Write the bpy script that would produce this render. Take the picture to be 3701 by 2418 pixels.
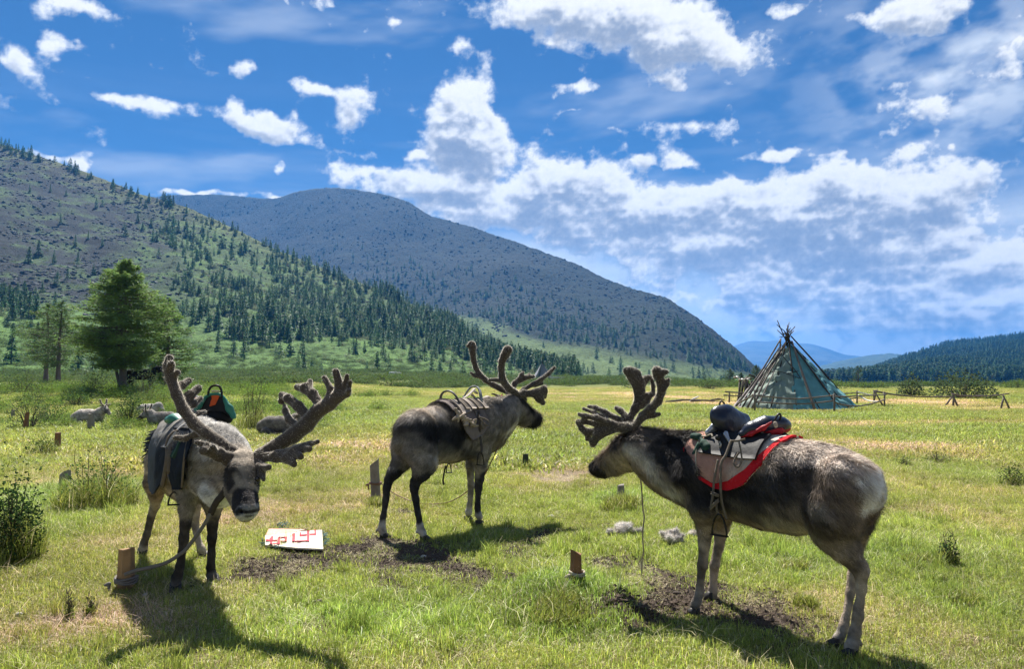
import bpy, math, random
import numpy as np
from mathutils import Vector, Matrix
R = math.radians
rng = np.random.default_rng(7)
random.seed(7)
for o in list(bpy.data.objects):
    bpy.data.objects.remove(o)
scene = bpy.context.scene
COL = scene.collection
# ------------------------------------------------------------------ camera
F, CX, CY, CAMZ = 2743.0, 1850.5, 1209.0, 1.45      # focal length and centre in photograph pixels, eye height in metres
PITCH = math.atan((1353 - CY) / F)
cam_data = bpy.data.cameras.new('camera')
cam = bpy.data.objects.new('camera', cam_data)
COL.objects.link(cam)
cam.location = (0, 0, CAMZ)
cam.rotation_euler = (math.pi / 2 + PITCH, 0, 0)
cam_data.sensor_width = 36
cam_data.lens = F / 3701 * 36
cam_data.clip_start, cam_data.clip_end = 0.1, 60000
scene.camera = cam
# ------------------------------------------------------------------ light and exposure
SUN_EL, SUN_AZ = R(52), R(-12)          # azimuth measured from the view direction (+Y) towards +X
SUN_STRENGTH, SKY_STRENGTH, EXPOSURE = 5.0, 0.05, 1.22
SKY_TINT = (.245, .46, .64)
sun_data = bpy.data.lights.new('sun', 'SUN')
sun_data.energy, sun_data.angle, sun_data.color = SUN_STRENGTH, R(0.6), (1.0, 0.95, 0.86)
sun = bpy.data.objects.new('sun', sun_data)
COL.objects.link(sun)
SUN_DIR = Vector((math.cos(SUN_EL) * math.sin(SUN_AZ), math.cos(SUN_EL) * math.cos(SUN_AZ), math.sin(SUN_EL)))
sun.rotation_euler = (-SUN_DIR).to_track_quat('-Z', 'Y').to_euler()
sun.location = (0, 0, 60)
vs = scene.view_settings
vs.view_transform, vs.look, vs.gamma, vs.use_curve_mapping, vs.exposure = 'Standard', 'None', 1.0, False, EXPOSURE
scene.render.engine = 'CYCLES'
cy = scene.cycles
cy.use_denoising = True
cy.max_bounces, cy.diffuse_bounces, cy.glossy_bounces, cy.transmission_bounces = 6, 3, 2, 4
cy.volume_bounces, cy.transparent_max_bounces = 0, 8
cy.sample_clamp_indirect = 6
cy.use_adaptive_sampling = True
cy.adaptive_threshold = 0.012


class S:
    """a shader socket with arithmetic"""
    tree = None

    def __init__(self, s):
        self.s = s

    @staticmethod
    def m(op, *a, clamp=False):
        n = S.tree.nodes.new('ShaderNodeMath')
        n.operation, n.use_clamp = op, clamp
        for i, v in enumerate(a):
            if isinstance(v, S):
                S.tree.links.new(v.s, n.inputs[i])
            else:
                n.inputs[i].default_value = v
        return S(n.outputs[0])

    def __add__(a, b): return S.m('ADD', a, b)
    __radd__ = __add__
    def __sub__(a, b): return S.m('SUBTRACT', a, b)
    def __rsub__(a, b): return S.m('SUBTRACT', b, a)
    def __mul__(a, b): return S.m('MULTIPLY', a, b)
    __rmul__ = __mul__
    def __truediv__(a, b): return S.m('DIVIDE', a, b)
    def __pow__(a, b): return S.m('POWER', a, b)
    def exp(a): return S.m('EXPONENT', a)
    def clamp(a): return S.m('ADD', a, 0.0, clamp=True)

    def smooth(a, lo, hi):
        n = S.tree.nodes.new('ShaderNodeMapRange')
        n.interpolation_type = 'SMOOTHSTEP'
        S.tree.links.new(a.s, n.inputs[0])
        n.inputs[1].default_value, n.inputs[2].default_value = lo, hi
        return S(n.outputs[0])


def vec(x, y, z=0.0):
    n = S.tree.nodes.new('ShaderNodeCombineXYZ')
    for i, v in enumerate((x, y, z)):
        if isinstance(v, S):
            S.tree.links.new(v.s, n.inputs[i])
        else:
            n.inputs[i].default_value = v
    return S(n.outputs[0])


def noise(v, scale, detail=4, rough=0.5, dist=0.0, dim='3D', out=0, lac=2.0):
    n = S.tree.nodes.new('ShaderNodeTexNoise')
    n.noise_dimensions = dim
    if v is not None:
        S.tree.links.new(v.s, n.inputs['Vector'])
    n.inputs['Scale'].default_value, n.inputs['Detail'].default_value = scale, detail
    n.inputs['Roughness'].default_value, n.inputs['Distortion'].default_value = rough, dist
    n.inputs['Lacunarity'].default_value = lac
    return S(n.outputs[out])


def mixc(f, a, b, mode='MIX'):
    n = S.tree.nodes.new('ShaderNodeMix')
    n.data_type, n.blend_type = 'RGBA', mode
    for i, v in ((0, f), (6, a), (7, b)):
        if isinstance(v, S):
            S.tree.links.new(v.s, n.inputs[i])
        else:
            n.inputs[i].default_value = v if i == 0 else (*v, 1) if len(v) == 3 else v
    return S(n.outputs[2])


# ------------------------------------------------------------------ sky
world = bpy.data.worlds.new('World')
scene.world = world
world.use_nodes = True
wt = world.node_tree
wt.nodes.clear()


def azel(px, py):
    """direction (azimuth, elevation) of a point of the sky given on the 2380-wide picture"""
    xr, yr = (px - 1190) / 1764.0, (777.5 - py) / 1764.0
    y = math.cos(PITCH) - yr * math.sin(PITCH)
    z = math.sin(PITCH) + yr * math.cos(PITCH)
    return math.atan2(xr, y), math.atan2(z, math.hypot(xr, y))


# cloud masses: centre and half size on the 2380-wide picture, weight
CLOUDS = [
    (1088, 300, 68, 92, 1.25), (1145, 340, 42, 50, .6), (1062, 250, 46, 46, .6),
    (800, 405, 60, 24, .42), (920, 430, 80, 32, .5), (1060, 440, 110, 34, .55), (1270, 430, 95, 55, .72), (1180, 490, 160, 50, .62), (1400, 445, 90, 50, .62),
    (1500, 490, 110, 45, .62), (1640, 480, 130, 40, .6), (1760, 500, 130, 50, .62), (1980, 425, 85, 45, .78),
    (1900, 500, 180, 60, .72), (2090, 450, 150, 55, .66), (2230, 405, 75, 22, .52), (2090, 362, 55, 16, .4),
    (1700, 570, 150, 50, .5), (1960, 590, 240, 50, .48), (2150, 560, 120, 30, .35), (1330, 530, 110, 35, .45), (1780, 655, 160, 34, .42), (2020, 680, 200, 32, .45),
    (2330, 600, 110, 34, .5), (2350, 680, 80, 24, .5), (2230, 715, 90, 16, .4), (1680, 700, 120, 22, .35), (1950, 765, 300, 20, .42), (2250, 790, 160, 16, .35),
    (2220, 540, 130, 16, .38),
    (1300, 20, 190, 32, .66), (1460, 40, 130, 48, .72), (1580, 90, 100, 50, .75), (1700, 105, 90, 30, .62), (1560, 175, 60, 20, .42), (1640, 20, 60, 30, .3),
    (1820, 10, 70, 16, .45), (2150, 40, 90, 32, .62), (2140, 8, 120, 18, .5), (2320, 110, 80, 70, .33), (2180, 250, 170, 50, .33), (1600, 292, 90, 24, .42),
    (620, 300, 85, 26, .62), (560, 262, 38, 28, .45), (730, 212, 90, 18, .5), (800, 250, 40, 46, .52), (565, 175, 36, 16, .42), (300, 242, 115, 15, .55),
    (125, 100, 42, 36, .56), (150, 14, 90, 16, .58), (90, 40, 30, 40, .3), (25, 140, 45, 22, .5), (740, 10, 45, 12, .45), (755, 62, 26, 18, .42), (900, 45, 26, 10, .38), (645, 10, 15, 8, .4),
    (820, 350, 42, 12, .36), (640, 400, 20, 12, .36), (1480, 375, 32, 10, .4), (1560, 375, 40, 18, .38), (1700, 430, 30, 8, .38), (1805, 362, 65, 13, .52),
    (1320, 205, 80, 14, .46), (1290, 95, 20, 8, .34), (1080, 105, 20, 14, .36), (980, 362, 40, 8, .36), (1330, 262, 40, 6, .3), (2340, 180, 60, 12, .3), (2200, 352, 20, 8, .35),
    (2020, 640, 440, 120, .40), (1650, 620, 200, 60, .34), (2250, 740, 280, 60, .40), (1500, 560, 180, 60, .36), (1850, 720, 240, 40, .36), (2100, 480, 120, 60, .3), (2200, 560, 160, 60, .3),
    (195, 372, 40, 20, .55), (110, 345, 60, 10, .45), (450, 440, 90, 9, .5), (620, 455, 50, 6, .4), (1700, 330, 40, 14, .25), (1440, 300, 60, 8, .2),
]
S.tree = wt
tc = wt.nodes.new('ShaderNodeTexCoord')
sep = wt.nodes.new('ShaderNodeSeparateXYZ')
wt.links.new(tc.outputs['Generated'], sep.inputs[0])
el = S.m('ARCSINE', S(sep.outputs[2]))
sky = wt.nodes.new('ShaderNodeTexSky')
sky.sky_type, sky.sun_disc = 'NISHITA', False
sky.sun_elevation, sky.sun_rotation = SUN_EL, SUN_AZ
sky.altitude, sky.air_density, sky.dust_density, sky.ozone_density = 1500, 1.0, 0.2, 3.0
blue = mixc(1.0, S(sky.outputs[0]), SKY_TINT, 'MULTIPLY')
bg = wt.nodes.new('ShaderNodeBackground')
wt.links.new(blue.s, bg.inputs[0])
bg.inputs[1].default_value = SKY_STRENGTH
wo = wt.nodes.new('ShaderNodeOutputWorld')
wt.links.new(bg.outputs[0], wo.inputs[0])
world.cycles.sampling_method = 'MANUAL'
world.cycles.sample_map_resolution = 512

# ------------------------------------------------------------------ helpers


def ray(px, py):
    """unit-y direction through a photograph pixel (3701 x 2418)"""
    xr, yr = (px - CX) / F, (CY - py) / F
    y = math.cos(PITCH) - yr * math.sin(PITCH)
    z = math.sin(PITCH) + yr * math.cos(PITCH)
    return np.array([xr / y, 1.0, z / y])


def at(px, py, depth):
    return np.array([0, 0, CAMZ]) + ray(px, py) * depth


def d2s(px, py):
    return px * 3701 / 2380, py * 3701 / 2380


def hash2(ix, iy, seed):
    h = (ix.astype(np.int64) * 374761393 + iy.astype(np.int64) * 668265263 + seed * 1274126177) & 0xffffffff
    h = ((h ^ (h >> 13)) * 1274126177) & 0xffffffff
    return ((h ^ (h >> 16)) & 0xffffff) / float(0xffffff)


def vnoise(x, y, seed=0):
    x, y = np.asarray(x, float), np.asarray(y, float)
    ix, iy = np.floor(x), np.floor(y)
    fx, fy = x - ix, y - iy
    fx, fy = fx * fx * (3 - 2 * fx), fy * fy * (3 - 2 * fy)
    a, b = hash2(ix, iy, seed), hash2(ix + 1, iy, seed)
    c, d = hash2(ix, iy + 1, seed), hash2(ix + 1, iy + 1, seed)
    return (a * (1 - fx) + b * fx) * (1 - fy) + (c * (1 - fx) + d * fx) * fy


def fbm(x, y, oct=4, seed=0, gain=.5):
    s, amp, tot = 0, 1, 0
    for i in range(oct):
        s = s + amp * vnoise(np.asarray(x) * 2 ** i, np.asarray(y) * 2 ** i, seed + i * 17)
        tot += amp
        amp *= gain
    return s / tot


def sstep(lo, hi, x):
    t = np.clip((np.asarray(x, float) - lo) / (hi - lo), 0, 1)
    return t * t * (3 - 2 * t)


LOC = {}


def tag(o, label=None, cat=None, group=None, kind=None):
    for k, v in (('label', label), ('category', cat), ('group', group), ('kind', kind)):
        if v:
            o[k] = v
    return o


def empty(name, loc, label=None, cat=None, group=None):
    o = bpy.data.objects.new(name, None)
    COL.objects.link(o)
    o.location = tuple(float(v) for v in loc)
    o.empty_display_size = .1
    LOC[o.name] = np.array(loc, float)
    return tag(o, label, cat, group)


def mesh_data(name, V, Fc, mat=None, C=None, smooth=True, UV=None):
    V = np.asarray(V, np.float32)
    me = bpy.data.meshes.new(name)
    me.vertices.add(len(V))
    me.vertices.foreach_set('co', V.ravel())
    if isinstance(Fc, np.ndarray):
        tot = np.full(len(Fc), Fc.shape[1], np.int32)
        idx = Fc.ravel().astype(np.int32)
    else:
        tot = np.array([len(f) for f in Fc], np.int32)
        idx = np.array([i for f in Fc for i in f], np.int32)
    me.loops.add(len(idx))
    me.loops.foreach_set('vertex_index', idx)
    me.polygons.add(len(tot))
    me.polygons.foreach_set('loop_start', np.concatenate([[0], np.cumsum(tot)[:-1]]).astype(np.int32))
    me.polygons.foreach_set('loop_total', tot)
    me.polygons.foreach_set('use_smooth', np.full(len(tot), smooth))
    if C is not None:
        ca = me.color_attributes.new('col', 'FLOAT_COLOR', 'POINT')
        C = np.asarray(C, np.float32)
        if C.shape[1] == 3:
            C = np.concatenate([C, np.ones((len(C), 1), np.float32)], 1)
        ca.data.foreach_set('color', C.ravel())
    me.update(calc_edges=True)
    if mat:
        for mm in (mat if isinstance(mat, (list, tuple)) else [mat]):
            me.materials.append(mm)
    return me


def mk(name, V, Fc, mat=None, parent=None, C=None, smooth=True):
    """one mesh object from world coordinates"""
    V = np.asarray(V, float)
    if parent is not None:
        p, off = parent, 0
        while p is not None:
            off = off + LOC.get(p.name, np.zeros(3))
            p = p.parent
        loc = np.zeros(3)
    else:
        lo, hi = V.min(0), V.max(0)
        loc = np.array([(lo[0] + hi[0]) / 2, (lo[1] + hi[1]) / 2, lo[2]])
        off = loc
    o = bpy.data.objects.new(name, mesh_data(name, V - off, Fc, mat, C, smooth))
    COL.objects.link(o)
    o.location = tuple(loc)
    LOC[o.name] = loc
    if parent is not None:
        o.parent = parent
    return o


def join(parts):
    """parts: list of (V, F) -> one (V, F list)"""
    V, Fs, n = [], [], 0
    for v, f in parts:
        V.append(np.asarray(v, float))
        Fs += [tuple(int(i) + n for i in q) for q in f]
        n += len(v)
    return np.concatenate(V), Fs


def frame(d, up=(0, 0, 1)):
    d = np.asarray(d, float)
    d = d / (np.linalg.norm(d) + 1e-12)
    u = np.array(up, float)
    if abs(d @ u) > .95:
        u = np.array([1.0, 0, 0])
    a = np.cross(d, u)
    a /= np.linalg.norm(a)
    return a, np.cross(a, d)


def tube(pts, rad, n=8, flat=1.0, jit=0.0, up=(0, 0, 1), cap=True, rs=None):
    """tapered tube through points; flat scales the second axis"""
    pts = np.asarray(pts, float)
    m = len(pts)
    rad = np.full(m, rad, float) if np.isscalar(rad) else np.asarray(rad, float)
    V, Fs = [], []
    for i in range(m):
        d = pts[min(i + 1, m - 1)] - pts[max(i - 1, 0)]
        a, b = frame(d, up)
        for k in range(n):
            t = 2 * math.pi * k / n
            r = rad[i] * (1 + (jit * (hash2(np.array(i), np.array(k), int(pts[0][0] * 977) & 1023) - .5) if jit else 0))
            V.append(pts[i] + a * math.cos(t) * r + b * math.sin(t) * r * flat)
    for i in range(m - 1):
        for k in range(n):
            k2 = (k + 1) % n
            Fs.append((i * n + k, i * n + k2, (i + 1) * n + k2, (i + 1) * n + k))
    if cap:
        Fs.append(tuple(range(n - 1, -1, -1)))
        Fs.append(tuple((m - 1) * n + k for k in range(n)))
    return np.array(V), Fs


def spline(pts, n):
    """Catmull-Rom through points (any number of columns)"""
    P = np.asarray(pts, float)
    P = np.concatenate([[2 * P[0] - P[1]], P, [2 * P[-1] - P[-2]]])
    out = []
    segs = len(P) - 3
    for t in np.linspace(0, segs - 1e-9, n):
        i = int(t)
        f = t - i
        p0, p1, p2, p3 = P[i:i + 4]
        out.append(.5 * (2 * p1 + (p2 - p0) * f + (2 * p0 - 5 * p1 + 4 * p2 - p3) * f * f + (3 * p1 - p0 - 3 * p2 + p3) * f ** 3))
    return np.array(out)


def box(c, sx, sy, sz, ax=None, bev=0.0):
    """box centred at c with axes ax (3 unit vectors)"""
    ax = np.eye(3) if ax is None else np.asarray(ax, float)
    V = np.array([c + ax[0] * sx * i + ax[1] * sy * j + ax[2] * sz * k for i in (-.5, .5) for j in (-.5, .5) for k in (-.5, .5)])
    return V, [(0, 1, 3, 2), (4, 6, 7, 5), (0, 4, 5, 1), (2, 3, 7, 6), (0, 2, 6, 4), (1, 5, 7, 3)]


MATS = {}


def material(name, color=None, rough=.8, attr=None, trans=0.0, var=0.0, vscale=8.0, bump=0.0, bscale=60.0, spec=.3, metal=0.0, inst=None, var_col=None, sheen=0.0):
    """procedural material: colour (or colour attribute) varied by noise, optional translucency and bump"""
    if name in MATS:
        return MATS[name]
    m = bpy.data.materials.new(name)
    m.use_nodes = True
    t = m.node_tree
    t.nodes.clear()
    S.tree = t
    tc = t.nodes.new('ShaderNodeTexCoord')
    P = S(tc.outputs['Object'])
    if attr:
        an = t.nodes.new('ShaderNodeAttribute')
        an.attribute_name = attr
        c = S(an.outputs['Color'])
    else:
        rgb = t.nodes.new('ShaderNodeRGB')
        rgb.outputs[0].default_value = (*color, 1)
        c = S(rgb.outputs[0])
    if inst:
        an = t.nodes.new('ShaderNodeAttribute')
        an.attribute_name, an.attribute_type = inst, 'INSTANCER'
        c = mixc(1.0, c, S(an.outputs['Color']), 'MULTIPLY')
    if var:
        nz = noise(P, vscale, 5, .65)
        if var_col:
            c = mixc(nz.smooth(.35, .7) * var, c, var_col)
        else:
            k = (nz - .5) * (2.4 * var) + 1.0
            c = mixc(1.0, c, vec(k, k, k), 'MULTIPLY')
    b = t.nodes.new('ShaderNodeBsdfPrincipled')
    t.links.new(c.s, b.inputs['Base Color'])
    b.inputs['Roughness'].default_value = rough
    b.inputs['Specular IOR Level'].default_value = spec
    b.inputs['Metallic'].default_value = metal
    if sheen:
        b.inputs['Sheen Weight'].default_value = sheen
        b.inputs['Sheen Roughness'].default_value = .35
        b.inputs['Sheen Tint'].default_value = (1.0, .93, .82, 1)
    if bump:
        bn = t.nodes.new('ShaderNodeBump')
        bn.inputs['Strength'].default_value = 1.0
        bn.inputs['Distance'].default_value = bump
        t.links.new(noise(P, bscale, 5, .6).s, bn.inputs['Height'])
        t.links.new(bn.outputs[0], b.inputs['Normal'])
    out = t.nodes.new('ShaderNodeOutputMaterial')
    if trans:
        tr = t.nodes.new('ShaderNodeBsdfTranslucent')
        t.links.new(c.s, tr.inputs[0])
        mx = t.nodes.new('ShaderNodeMixShader')
        mx.inputs[0].default_value = trans
        t.links.new(b.outputs[0], mx.inputs[1])
        t.links.new(tr.outputs[0], mx.inputs[2])
        t.links.new(mx.outputs[0], out.inputs[0])
    else:
        t.links.new(b.outputs[0], out.inputs[0])
    MATS[name] = m
    return m


# ------------------------------------------------------------------ clouds: a dome far outside the air, each vertex holding cloud density and its painted sun and shade


def billow(x, y, oct, seed):
    s, amp, tot = 0, 1, 0
    for i in range(oct):
        n = vnoise(x * 2.03 ** i + 3.7 * i, y * 2.03 ** i + 1.3 * i, seed + 13 * i)
        s = s + amp * (1 - np.abs(2 * n - 1))
        tot += amp
        amp *= .56
    return s / tot


def cloud_density(az, el, mass_only=False):
    w1, w2 = fbm(az * 9, el * 13, 4, 101) - .5, fbm(az * 9 + 40, el * 13, 4, 103) - .5
    w3, w4 = fbm(az * 40, el * 52, 3, 107) - .5, fbm(az * 40 + 9, el * 52, 3, 109) - .5
    wa, we = az + w1 * .045 + w3 * .022, el + w2 * .030 + w4 * .016
    acc = np.zeros(az.shape)
    for (px, py, hw, hh, wgt) in CLOUDS:
        a, e = azel(px, py)
        bank = (340 < py < 730 and px > 690) or (px > 1200 and py < 200 and hw > 60) or (px == 1085)
        wgt = wgt * (1.12 if bank else 1.0)
        sa, se = hw / 1764 * math.cos(a) ** 1.5 * (1.12 if bank else 1.0), hh / 1764 * (1.12 if bank else 1.05)
        g = wgt * np.exp(-.85 * (((wa - a) / sa) ** 2 + ((we - e) / se) ** 2))
        acc = np.maximum(acc, g) + np.minimum(acc, g) * .3
    outside = np.maximum(sstep(.66, .85, np.abs(az)), sstep(.50, .62, el))
    acc = acc + outside * sstep(.48, .75, fbm(az * 3.1, el * 5.5, 3, 111)) * .62
    if mass_only:
        return acc
    near_sun = np.exp(-(((az - SUN_AZ) / .2) ** 2 + ((el - SUN_EL) / .2) ** 2))
    return acc + (billow(az * 16, el * 21, 7, 121) - .56) * .62 + (fbm(az * 60, el * 75, 5, 131, .6) - .5) * .42 - .30 - near_sun * .6


def build_clouds():
    A = np.concatenate([np.linspace(-math.pi, -.68, 70, endpoint=False), np.linspace(-.68, .68, 760), np.linspace(.68, math.pi, 71)[1:]])
    E = np.concatenate([np.linspace(-.03, .50, 380), np.linspace(.5, 1.54, 50)[1:]])
    az, el = np.meshgrid(A, E)
    d = cloud_density(az, el)
    tau = np.zeros(d.shape)
    for s in (.004, .010, .018, .028, .042):
        tau += np.clip(cloud_density(az + s * .25, el + s), 0, .55) * (s * 60) ** .35
    body = np.clip(d, 0, 1)
    g = d - cloud_density(az + .0015, el + .006)
    g2 = d - cloud_density(az + .005, el + .020)
    puff = billow(az * 34 + 5, el * 44, 5, 171) - .56
    a0 = cloud_density(az, el, True)
    form = np.clip((a0 - cloud_density(az + .004, el + .022, True)) * .8, -.16, .16)
    lit = .66 + form - .56 * sstep(.06, .75, d) + np.exp(-tau * .9) * .20 + np.clip(g * 2.6, -.38, .42) + np.clip(g2 * 1.2, -.32, .40) + puff * 1.5
    lit = lit + .30 * np.exp(-body * 9.0)
    lit = .50 + .48 * np.tanh((lit - .64) * 1.75)
    # thin high veil, drawn out sideways
    v = sstep(.50, .82, fbm(az * 5 + el * 4, el * 19 - az * 3, 5, 141)) * .34 + sstep(.45, .8, fbm(az * 4, el * 34, 5, 151)) * .40 * sstep(.40, .05, el)
    v = v + .62 * np.exp(-(((az - azel(2250, 190)[0]) / .15) ** 2 + ((el - azel(2250, 170)[1]) / .10) ** 2)) * sstep(.35, .7, fbm(az * 22 + el * 14, el * 40 - az * 10, 5, 161))
    v = v + 1.0 * sstep(.28, .02, el) * (.30 + .70 * sstep(-.3, .30, az))  # pale haze towards the horizon, put into the dome colour
    rad = 26000.0
    V = np.stack([np.sin(az) * np.cos(el), np.cos(az) * np.cos(el), np.sin(el)], -1).reshape(-1, 3) * rad
    r, c = az.shape
    idx = np.arange(r * c).reshape(r, c)
    q = np.stack([idx[:-1, :-1], idx[1:, :-1], idx[1:, 1:], idx[:-1, 1:]], -1).reshape(-1, 4)
    C = np.stack([d, lit, np.clip(v, 0, 1), np.ones(d.shape)], -1).reshape(-1, 4)
    m = bpy.data.materials.new('clouds')
    m.use_nodes = True
    t = m.node_tree
    t.nodes.clear()
    S.tree = t
    an = t.nodes.new('ShaderNodeAttribute')
    an.attribute_name = 'col'
    sp = t.nodes.new('ShaderNodeSeparateColor')
    t.links.new(an.outputs['Color'], sp.inputs[0])
    D, L, W = (S(sp.outputs[i]) for i in range(3))
    tc = t.nodes.new('ShaderNodeTexCoord')
    fine = noise(S(tc.outputs['Object']), 1 / 160.0, 5, .65)
    D = D + (fine - .5) * .22
    cov = D.smooth(-.10, .24)
    colr = mixc((L + (fine - .5) * .25).clamp(), CLOUD_DARK, CLOUD_LIT)
    colr = mixc(cov, VEIL_HAZE, colr)
    alpha = S.m('MAXIMUM', cov * .97, W)
    em = t.nodes.new('ShaderNodeEmission')
    t.links.new(colr.s, em.inputs[0])
    tr = t.nodes.new('ShaderNodeBsdfTransparent')
    mx = t.nodes.new('ShaderNodeMixShader')
    t.links.new(alpha.s, mx.inputs[0])
    t.links.new(tr.outputs[0], mx.inputs[1])
    t.links.new(em.outputs[0], mx.inputs[2])
    o = t.nodes.new('ShaderNodeOutputMaterial')
    t.links.new(mx.outputs[0], o.inputs[0])
    m.cycles.emission_sampling = 'NONE'
    ob = mk('sky', V, q, m, C=C)
    tag(ob, 'blue summer sky with heaped white and grey cumulus clouds', kind='structure')


CLOUD_LIT, CLOUD_DARK, VEIL_HAZE = (.47, .47, .465), (.125, .150, .195), (.36, .39, .42)
build_clouds()
# ================================================================== terrain
def G_base(x, y):
    x, y = np.asarray(x, float), np.asarray(y, float)
    r = x / np.maximum(y, 1)
    z = .18 * sstep(45, 75, y) * sstep(-24, -40, x) + .42 * sstep(28, 41, y) * sstep(-8, -18, x)
    z = z - 7.0 * sstep(75, 330, y) * sstep(.12, .5, r)
    z = z + 2.2 * sstep(90, 260, y) * sstep(.15, -.35, r)
    return z


MOUNDS = []


def G(x, y):
    x, y = np.asarray(x, float), np.asarray(y, float)
    near = 1 - sstep(30, 90, np.abs(y))
    z = G_base(x, y) + near * ((fbm(x * .55 + 31, y * .55 + 7, 3, 5) - .5) * .11 + (fbm(x * 3.1, y * 3.1, 3, 9) - .5) * .045)
    z = z + (1 - near) * (fbm(x * .05, y * .05, 4, 5) - .5) * .8
    for mx, my, mr, mh in MOUNDS:
        z = z + mh * np.exp(-((x - mx) ** 2 + (y - my) ** 2) / (mr * mr))
    return z


def gpt(px, py):
    """ground point under a photograph pixel"""
    d = ray(px, py)
    t = CAMZ / max(-d[2], 1e-3)
    for _ in range(12):
        z = float(G(d[0] * t, t))
        t = min(max((CAMZ - z) / max(-d[2], 1e-3), .5), 400)
    return np.array([d[0] * t, t, float(G(d[0] * t, t))])


def gd(px, py):
    return gpt(*d2s(px, py))


def flat(px, py):
    px, py = d2s(px, py)
    d = ray(px, py)
    t = CAMZ / max(-d[2], 1e-3)
    return d[0] * t, t


def blob(px, py, rx, ry, w=1.0):
    x, y = flat(px, py)
    y0, y1 = flat(px, py + ry)[1], flat(px, max(py - ry, 876))[1]
    return x, y, rx * y / 1764, (y1 - y0) / 2, w


for px, py, rad, h in ((1310, 1400, .34, .13), (1445, 1165, .2, .07), (1335, 1352, .14, .06), (230, 1160, .5, .08), (875, 1158, .15, .03)):
    x, y = flat(px, py)
    MOUNDS.append((x, y, rad, h))

DIRT = [blob(*b) for b in ((960, 1300, 150, 55), (1080, 1330, 110, 45, .8), (720, 1305, 150, 40, .9), (640, 1300, 70, 30, .6), (1200, 1275, 90, 35, .8), (1430, 1315, 100, 28, .85), (1560, 1375, 110, 45, .8),
                           (1680, 1400, 90, 55, .85), (1790, 1440, 70, 60, .7), (1480, 1420, 120, 40, .55), (1290, 1108, 90, 16, .8), (1000, 1380, 70, 14, .5), (1380, 1235, 60, 16, .4), (860, 1270, 60, 18, .7),
                           (930, 1190, 60, 10, .3), (640, 1240, 60, 14, .5), (1250, 1240, 80, 16, .6), (560, 1330, 40, 14, .5))]
DRY = [blob(*b) for b in ((1500, 918, 330, 14, .6), (2150, 935, 300, 16, .6), (2000, 985, 240, 14, .7), (1700, 940, 200, 12, .6), (2150, 1040, 260, 20, .6), (60, 1135, 130, 26, .8), (1250, 1085, 200, 26, .6),
                          (880, 1040, 160, 16, .6), (250, 1460, 300, 60, .75), (2000, 1420, 300, 90, .45), (2150, 1200, 140, 30, .45), (600, 1200, 150, 30, .3), (900, 1520, 400, 40, .4), (780, 1065, 120, 20, .5),
                          (1720, 1180, 90, 30, .3))]
LUSH = [blob(*b) for b in ((200, 1150, 170, 40, 1.0), (100, 1240, 120, 60, .6), (1180, 1070, 130, 26, .8), (850, 1440, 330, 60, .8), (1320, 1410, 130, 60, 1.0), (1440, 1165, 60, 24, 1.0), (2000, 1300, 300, 40, .7), (2300, 1110, 120, 40, .7),
                           (1850, 1320, 70, 30, .7), (2230, 1390, 120, 40, .6), (500, 1150, 140, 30, .4), (800, 940, 300, 20, .5), (2020, 1000, 120, 16, .5), (1050, 1120, 120, 24, .5), (1800, 970, 200, 10, .6))]


def mask(L, x, y):
    s = np.zeros(np.shape(x))
    for bx, by, rx, ry, w in L:
        s = np.maximum(s, w * np.exp(-(((x - bx) / rx) ** 2 + ((y - by) / ry) ** 2) * .9))
    return s


def zones(x, y):
    """dirt, dry, lush weights 0..1 on the meadow"""
    n1 = fbm(x * 1.7 + 3, y * 1.7, 4, 21)
    n2 = fbm(x * .35 + 9, y * .35, 4, 33)
    n3 = fbm(x * 5.0, y * 5.0, 3, 41)
    dirt = sstep(.20, .46, mask(DIRT, x, y) * .85 + (n1 - .5) * .9 + (n3 - .5) * .55 + .05) * sstep(.04, .18, mask(DIRT, x, y))
    dry = np.clip(mask(DRY, x, y) * 1.0 + (n2 - .5) * 1.3 + (n1 - .5) * .7 + .06, 0, 1)
    lush = np.clip(mask(LUSH, x, y) * .8 + (.52 - n2) * 1.2 + (n3 - .5) * .3, 0, 1)
    dry = np.clip(dry - mask(LUSH, x, y) * .7, 0, 1)
    return dirt, dry, lush


xs = np.concatenate([-np.geomspace(11000, 61, 36), -np.geomspace(60, 11.3, 54), np.linspace(-11, 11, 300), np.geomspace(11.3, 60, 54), np.geomspace(61, 11000, 36)])
ys = np.concatenate([np.linspace(-60, 1.2, 16), np.linspace(1.4, 15, 210), np.geomspace(15.2, 70, 110), np.geomspace(72, 10500, 80)])
GX, GY = np.meshgrid(xs, ys)
GZ = G(GX, GY)
dirt, dry, lush = zones(GX, GY)
far = sstep(14, 40, GY)
c_thatch = np.array([.15, .125, .060])
c_dirt = np.array([.072, .052, .038])
c_far_green, c_far_dry = np.array([.26, .24, .068]), np.array([.34, .27, .11])
col = c_thatch * (1 - far[..., None]) + far[..., None] * (c_far_green * (1 - dry[..., None]) + c_far_dry * dry[..., None])
dd = (dirt * (1 - far))[..., None]
pale = (mask([blob(1290, 1108, 100, 18, 1)], GX, GY))[..., None]
col = col * (1 - dd) + (c_dirt * (1 - pale) + np.array([.25, .2, .13]) * pale) * dd
bushy = (sstep(60, 110, GY))[..., None]
col = col * (1 - bushy) + np.array([.10, .125, .036]) * bushy
farther = sstep(140, 260, GY)[..., None]
col = col * (1 - farther) + np.array([.07, .13, .04]) * farther
ny, nx = GX.shape
idx = np.arange(nx * ny).reshape(ny, nx)
quads = np.stack([idx[:-1, :-1], idx[:-1, 1:], idx[1:, 1:], idx[1:, :-1]], -1).reshape(-1, 4)

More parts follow.
